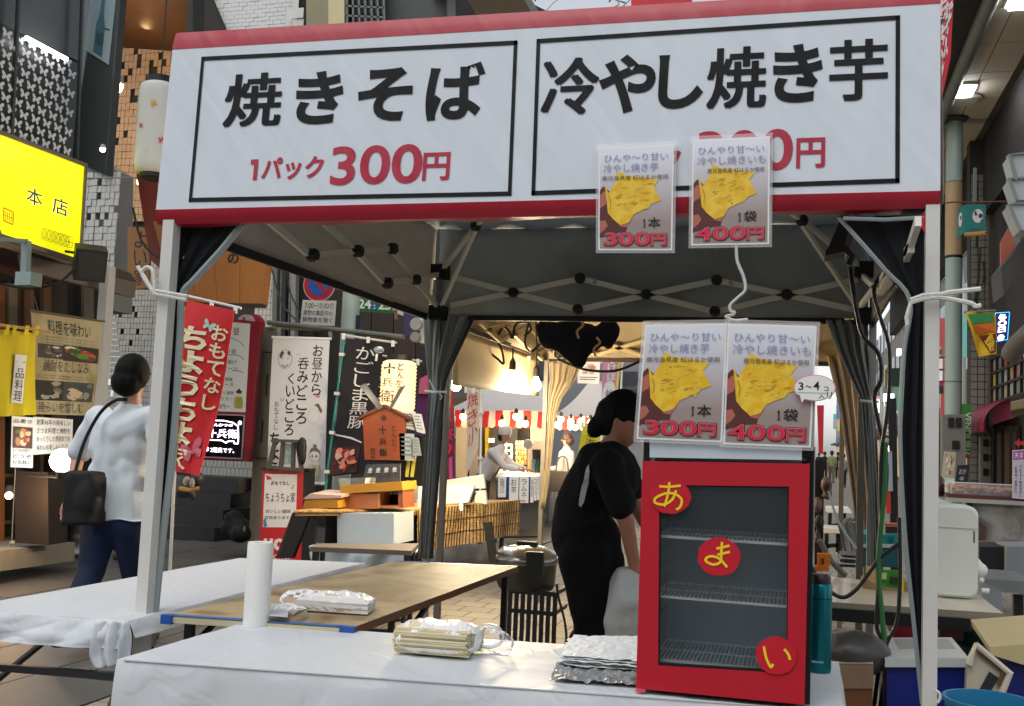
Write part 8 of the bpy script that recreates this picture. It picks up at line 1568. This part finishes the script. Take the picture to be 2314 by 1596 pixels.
put('panel', MB().poly([at(x, y, PY(3.68)) for x, y in ((2207, 1456), (2284, 1520), (2244, 1618), (2180, 1618), (2186, 1500))], (0, .04, 0)), mat('#c9bea8', .5, var=.04), cl_); put('grey_patch', MB().poly([at(x, y, PY(3.675)) for x, y in ((2236, 1518), (2256, 1532), (2232, 1575), (2208, 1570))], (0, .01, 0)), mat('#2b2d30', .5), cl_); put('rim', MB().tube([at(x, y, PY(3.67)) for x, y in ((2190, 1502), (2207, 1459), (2282, 1522), (2246, 1610))], .012, 8), mat('#d6ccb8', .5), cl_); put('inner_step', MB().tube([at(x, y, PY(3.67)) for x, y in ((2214, 1474), (2268, 1518), (2256, 1548))], .007, 6), mat('#6b4a34', .5), cl_)
b2_ = thing('blue_cooler', 'second blue cooler with a cream lid at the bottom right corner', 'cooler', at(2290, 1640, PY(3.9))); pxbox('body', 2268, 1506, 2400, 1680, 3.9, .4, mat('#0e1c6b', .4, var=.1), b2_); put('lid', MB().hexa([at(x, y, PY(3.86)) for x, y in ((2236, 1462), (2400, 1450), (2400, 1530), (2240, 1480))], (0, .4, .03)), mat('#c9b98a', .5), b2_)
tb_ = thing('blue_tub', 'round light blue plastic tub at the bottom right', 'tub', at(2240, 1650, PY(3.3))); c = at(2238, 1590, PY(3.35)); Rt = .125; put('tub', MB().lathe(c, [(Rt*.8, -.3), (Rt, 0), (Rt*1.05, .0), (Rt*1.05, .012), (Rt*.97, .012), (Rt*.9, -.1)], 32).sm(), mat('#2a7fa8', .35, var=.05), tb_); put('knob', MB().ell(c+V((0, -Rt*.9, .006)), .012, 10).sm(), mat('#9ac0cc'), tb_)
rb_ = thing('red_bin', 'dark red plastic bin behind the right tent leg under the table', 'bin', at(2042, 1443, PY(4.6))); pxbox('bin', 2018, 1390, 2068, 1445, 4.6, .3, mat('#7b0f1e', .45), rb_); pxbox('bin_side', 2124, 1398, 2178, 1448, 4.7, .3, mat('#3f0d14', .5), rb_)
gt_ = thing('steel_stand', 'grey steel griddle stand at the right behind the cream table', 'stand', at(2270, 1420, PY(5.6))); put('top_rail', MB().hexa([at(x, y, PY(5.5)) for x, y in ((2222, 1308), (2340, 1316), (2340, 1344), (2236, 1336))], (0, .5, 0)), mat('#8d9294', .35, metal=.5), gt_); put('end_plate', MB().hexa([at(x, y, PY(5.5)) for x, y in ((2212, 1312), (2262, 1332), (2268, 1388), (2222, 1350))], (0, .03, 0)), mat('#9a9fa4', .4, metal=.3), gt_); put('leg', pbar(MB(), 2300, 1344, 2300, 1500, PY(5.6), .04), BLACKP, gt_)
gs = thing('grey_storage_box', 'plain blue grey box standing behind the white water container', 'box', at(2290, 1320, PY(7))); pxbox('box', 2276, 1236, 2360, 1320, 7, .4, mat('#7b8288', .6), gs); pxbox('black_gap', 2214, 1236, 2276, 1320, 7.1, .4, mat('#141516', .7), gs)
tq = thing('teal_sheet', 'dark teal plastic sheet heaped below the steel stand', 'sheet', at(2240, 1500, PY(5))); m = MB().ell(at(2240, 1465, PY(5)), (.2, .2, .1)).ell(at(2290, 1475, PY(5)), (.16, .2, .09)); fuse('sheet', m, mat('#123538', .35, bump=.4, bs=10), tq, .02, 2, .015, 8)
fl = thing('paper_litter', 'white paper and cord end at the foot of the right tent leg', 'paper', at(2120, 1560, PY(2.95))); put('cord_loop', MB().tube([at(x, y, PY(2.92)) for x, y in ((2112, 1560), (2122, 1566), (2124, 1578), (2118, 1588))], .004, 6, smooth=3), ROPE, fl)
# green LED box behind the curtain
lb2 = thing('green_lamp_box', 'dark green box light behind the right rear tent leg', 'lamp', at(2012, 880, PY(9))); pxbox('box', 2004, 832, 2036, 872, 9, .2, mat('#0c2416', .5), lb2)
for x, y, w_, h_, lab in ((1998, 898, 22, 16, 'white glowing lamp box behind the right rear tent leg'), (2028, 795, 8, 14, 'small white glowing lamp above the green box'),): o = pxbox('lamp_box', x, y-h_/2, x+w_, y+h_/2, 10, .1, mat('#ffffff', emit=5, var=0)); tag(o, lab, 'lamp', 'small lit boxes behind the rear tent leg')
spotlamp(2003, 1012, PY(8), 'warm lamp glinting low behind the right rear tent leg', .035, '#ffc8a0', 22)
pn = thing('standing_pole_group', 'dark pole with a red and white strip behind the right rear tent curtain', 'pole', at(2030, 1300, PY(7.5))); put('pole', pbar(MB(), 2016, 900, 2022, 1300, PY(7.5), .05), BLACKP, pn); put('red_strip', pbar(MB(), 2004, 1040, 2008, 1160, PY(7.45), .03), mat('#c9402a'), pn); put('white_strip', pbar(MB(), 2010, 1020, 2012, 1110, PY(7.44), .03), mat('#a9b4c0'), pn)
for i, (y, c_, lab) in enumerate(((796, '#c9c9c6', 'first small white sign box between tent leg and column'), (823, '#d2d2ce', 'second small white sign box between tent leg and column'), (850, '#d8d8d4', 'third small white sign box between tent leg and column'))):
    t = thing('small_sign_box', lab, 'sign box', at(2130, y, PY(20)), 'small sign boxes beside the column'); pxbox('box', 2117, y-12, 2126+4*(i > 0), y+10, 20, .3, mat(c_, .4, emit=.3 if i else 0), t); pxbox('bracket', 2117, y+11, 2138, y+13, 20, .1, BLACKP, t)
    if i == 0: pxbox('red_mark', 2120, y-6, 2128, y+4, 19.97, .02, RED, t)
S_ = Sheet([(2118, 834), (2132, 834), (2132, 890), (2118, 890)], PY(21)); t = thing('blue_street_sign', 'blue sign with a red figure between the tent leg and the column', 'sign', S_.p(.5, 1)); S_.slab('board', mat('#1a6fa8', .4), t, .05); I = Ink(S_, t, .01); I.blob(.7, .55, .3, .14, RED); I.rect((0, .7, 1, 1), mat('#1c3a2a')); I.done('print')
# red banner strip at the top right, next to the banner edge
S_ = Sheet([(2095, -60), (2166, -60), (2148, 190), (2132, 245)], PY(6.5), lambda u, v: .02*math.sin(v*4)); S_ = Sheet([(2100, -60), (2158, -60), (2148, 130), (2112, 300)], PY(6.5)); t = thing('red_hanging_banner', 'scarlet hanging banner with white kana peeking past the right end of the tent banner', 'banner', S_.p(.5, 1))
S_.slab('cloth', mat('#c8102a', .55), t, .006); I = Ink(S_, t, .003); 
for ch, b in (('あ', (2112, -40, 2142, -12)), ('げ', (2108, 44, 2150, 92)), ('あ', (2112, 4, 2150, 36)), ('ぷ', (2116, 98, 2142, 124))): I.text(ch, b, mat('#e2cfd0'), .01)
I.done()
# far street: right hand facades, sign boards, arch ribs
fs = [(24, 34, 8, '#77736c'), (34, 46, 10, '#8d8a85'), (46, 60, 9, '#6b6f74'), (60, 78, 11, '#9a948a'), (78, 100, 10, '#7b7f86'), (100, 130, 12, '#a09a92'), (130, 170, 11, '#8b8f96')]
rs = random.Random(11)
for side in (1, -1):
    for i, (y0, y1, h, c_) in enumerate(fs):
        X_ = 5.6 if side == 1 else -5.6-1.2
        if side == -1 and y0 < 24: continue
        t = thing('street_building', '%s building of the distant arcade, %s from the stall' % ('pale' if i % 2 else 'grey', ('nearest', 'second', 'third', 'fourth', 'fifth', 'sixth', 'seventh')[i]+(' on the right' if side == 1 else ' on the left')), 'building', (X_*1.0, y0, 0), 'buildings lining the distant street')
        xa, xb = (X_, X_+8) if side == 1 else (X_-8, X_)
        put('wall', MB().box((xa, y0, 0), (xb, y1-.3, h)), mat(c_, .8, var=.12, vs=.6), t)
        fx = xa if side == 1 else xb; k_ = -1 if side == 1 else 1
        for f_ in range(3):
            for w_ in range(int((y1-y0)/3)):
                yy = y0+.6+w_*3; z0 = 3.4+f_*2.6
                if z0+1.4 > h: continue
                o_ = put('window', MB().box((min(fx, fx+k_*.04), yy, z0), (max(fx, fx+k_*.04), yy+1.9, z0+1.5)), mat('#39424a', .2), t)
        put('shop_opening', MB().box((min(fx, fx+k_*.03), y0+.5, .2), (max(fx, fx+k_*.03), y1-.8, 2.5)), mat('#c9b48a', .6, emit=.5, kind='blotch', col2='#5a4a38', vs=.5), t)  # shop front given a glow, also to lift the distant street
        put('canopy', MB().box((min(fx, fx+k_*.8), y0+.3, 2.7), (max(fx, fx+k_*.8), y1-.6, 2.95)), mat(rs.choice(['#8a2030', '#2a6a4a', '#33506b', '#b9b4a8']), .6), t)
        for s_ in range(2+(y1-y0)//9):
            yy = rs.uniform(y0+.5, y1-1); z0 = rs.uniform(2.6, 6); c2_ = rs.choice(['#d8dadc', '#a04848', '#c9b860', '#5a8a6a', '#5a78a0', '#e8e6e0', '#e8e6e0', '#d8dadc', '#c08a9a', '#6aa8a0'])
            o = thing('added_glow_sign', 'added glowing %s sign on the %s %s distant building, %s along its front' % ({'#d8dadc': 'silver', '#a04848': 'red', '#c9b860': 'yellow', '#5a8a6a': 'green', '#5a78a0': 'blue', '#e8e6e0': 'white', '#c08a9a': 'pink', '#6aa8a0': 'turquoise'}[c2_], ('nearest', 'second', 'third', 'fourth', 'fifth', 'sixth', 'seventh')[i], 'right' if side == 1 else 'left', ('first', 'second', 'third', 'fourth', 'fifth', 'sixth', 'seventh')[s_]), 'sign', (fx, yy, z0), 'added glowing signs in the distant street')
            put('board', MB().box((min(fx+k_*.1, fx+k_*rs.uniform(.7, 1.3)), yy, z0), (max(fx+k_*.1, fx+k_*rs.uniform(.7, 1.3)), yy+.15, z0+rs.uniform(.8, 2.2))), mat(c2_, .4, emit=1.5 if c2_ in ('#e8e6e0', '#d8dadc') else .35, var=.05), o)  # boards made up and set glowing to brighten the far end of the street
AR = mat('#c9d0ce', .4, var=.03)
for i in range(5):
    y_ = 34+i*16; t = thing('arcade_arch', 'white steel arch over the distant street, the %s from the stall' % ('nearest', 'second', 'third', 'fourth', 'farthest')[i], 'arch', (0, y_, 0), 'arches of the arcade roof')
    put('arch_tube', MB().tube([(5.4*math.cos(a*math.pi/14)-.6, y_, 6.5+4.5*math.sin(a*math.pi/14)) for a in range(15)], .09, 6), AR, t); put('post', MB().tube([(4.8, y_, 0), (4.8, y_, 6.5)], .12, 8), AR, t); put('post', MB().tube([(-6, y_, 0), (-6, y_, 6.5)], .12, 8), AR, t)
S_ = Sheet([(1846, 916), (1862, 916), (1860, 1026), (1850, 1026)], PY(12)); t = thing('red_strip_banner', 'narrow crimson banner hanging right of the refrigerator posters', 'banner', S_.p(.5, 0)); S_.slab('cloth', mat('#b0102a', .5), t, .006)
S_ = Sheet([(1995, 918), (2024, 924), (2020, 986), (1996, 982)], PY(10.5)); t = thing('white_hanging_sign', 'white sign with a black character seen between the tent leg and cables', 'sign', S_.p(.5, 1)); S_.slab('board', mat('#c2c4c2', .5), t, .03); I = Ink(S_, t, .004); I.text('食', (.3, .25, .85, .6), INK, .0, 1, False); I.text('文', (.3, .64, .85, .95), INK, .0, 1, False); I.done()
# the other side of the street, behind the photographer
bk2 = thing('facing_shopfront', 'pale shopfront across the street behind the photographer', 'building', (0, -9, 0))
put('wall', MB().box((-14, -10, 0), (12, -9, 5.5)), mat('#8d8a86', .8, var=.15, vs=.5), bk2)
for i in range(6): put('shop_opening', MB().box((-13+i*4.2, -9.02, .2), (-10+i*4.2, -8.98, 2.7)), mat('#3a3834' if i % 2 else '#b8b0a0', .3), bk2)
# lit interior of the left restaurant: lamp just inside the timber doors
lc = at(20, 1120, LEFT(-6.0, 7.2)); il = thing('doorway_lamp', 'small warm lamp by the lattice door lighting the pavement orange', 'lamp', lc)
put('bulb', MB().ell(lc, .03, 10).sm(), mat('#ffd9a0', emit=8, var=0), il); put('holder', MB().lathe(lc+V((0, 0, .03)), [(.035, 0), (.02, .05)], 10), BLACKP, il); plight('lamp_light', lc+V((.15, -.1, -.1)), 16, (1, .58, .26), .05, il)
# cables and conduits on the left walls
for i, (pts, Yc_, r_, c_, lab) in enumerate((([(300, 470), (330, 560), (420, 600), (520, 560)], 8.4, .012, '#141414', 'black cable looping under the orange timber sign'), ([(612, 600), (640, 690), (690, 740)], 11.8, .012, '#3a3a3a', 'thin wire hanging across the white tiles left of the no parking sign'), ([(650, 590), (655, 660), (700, 745)], 11.9, .01, '#2a2a2a', 'second thin wire crossing the tiles beside the black gap'), ([(236, 610), (240, 700), (232, 900)], 8.1, .014, '#5b5d5c', 'grey conduit running down beside the white steel column'), ([(0, 640), (60, 652), (130, 640), (175, 600)], 6.9, .01, '#101010', 'black cable sagging under the yellow signboard'), ([(440, 690), (470, 800), (500, 870)], 11.8, .01, '#222222', 'wire behind the red banner'))):
    one('cable', MB().tube([at(x, y, PY(Yc_)) for x, y in pts], r_, 6, smooth=5), mat(c_, .6), lab, 'cable', 'cables on the left walls', smooth=True)
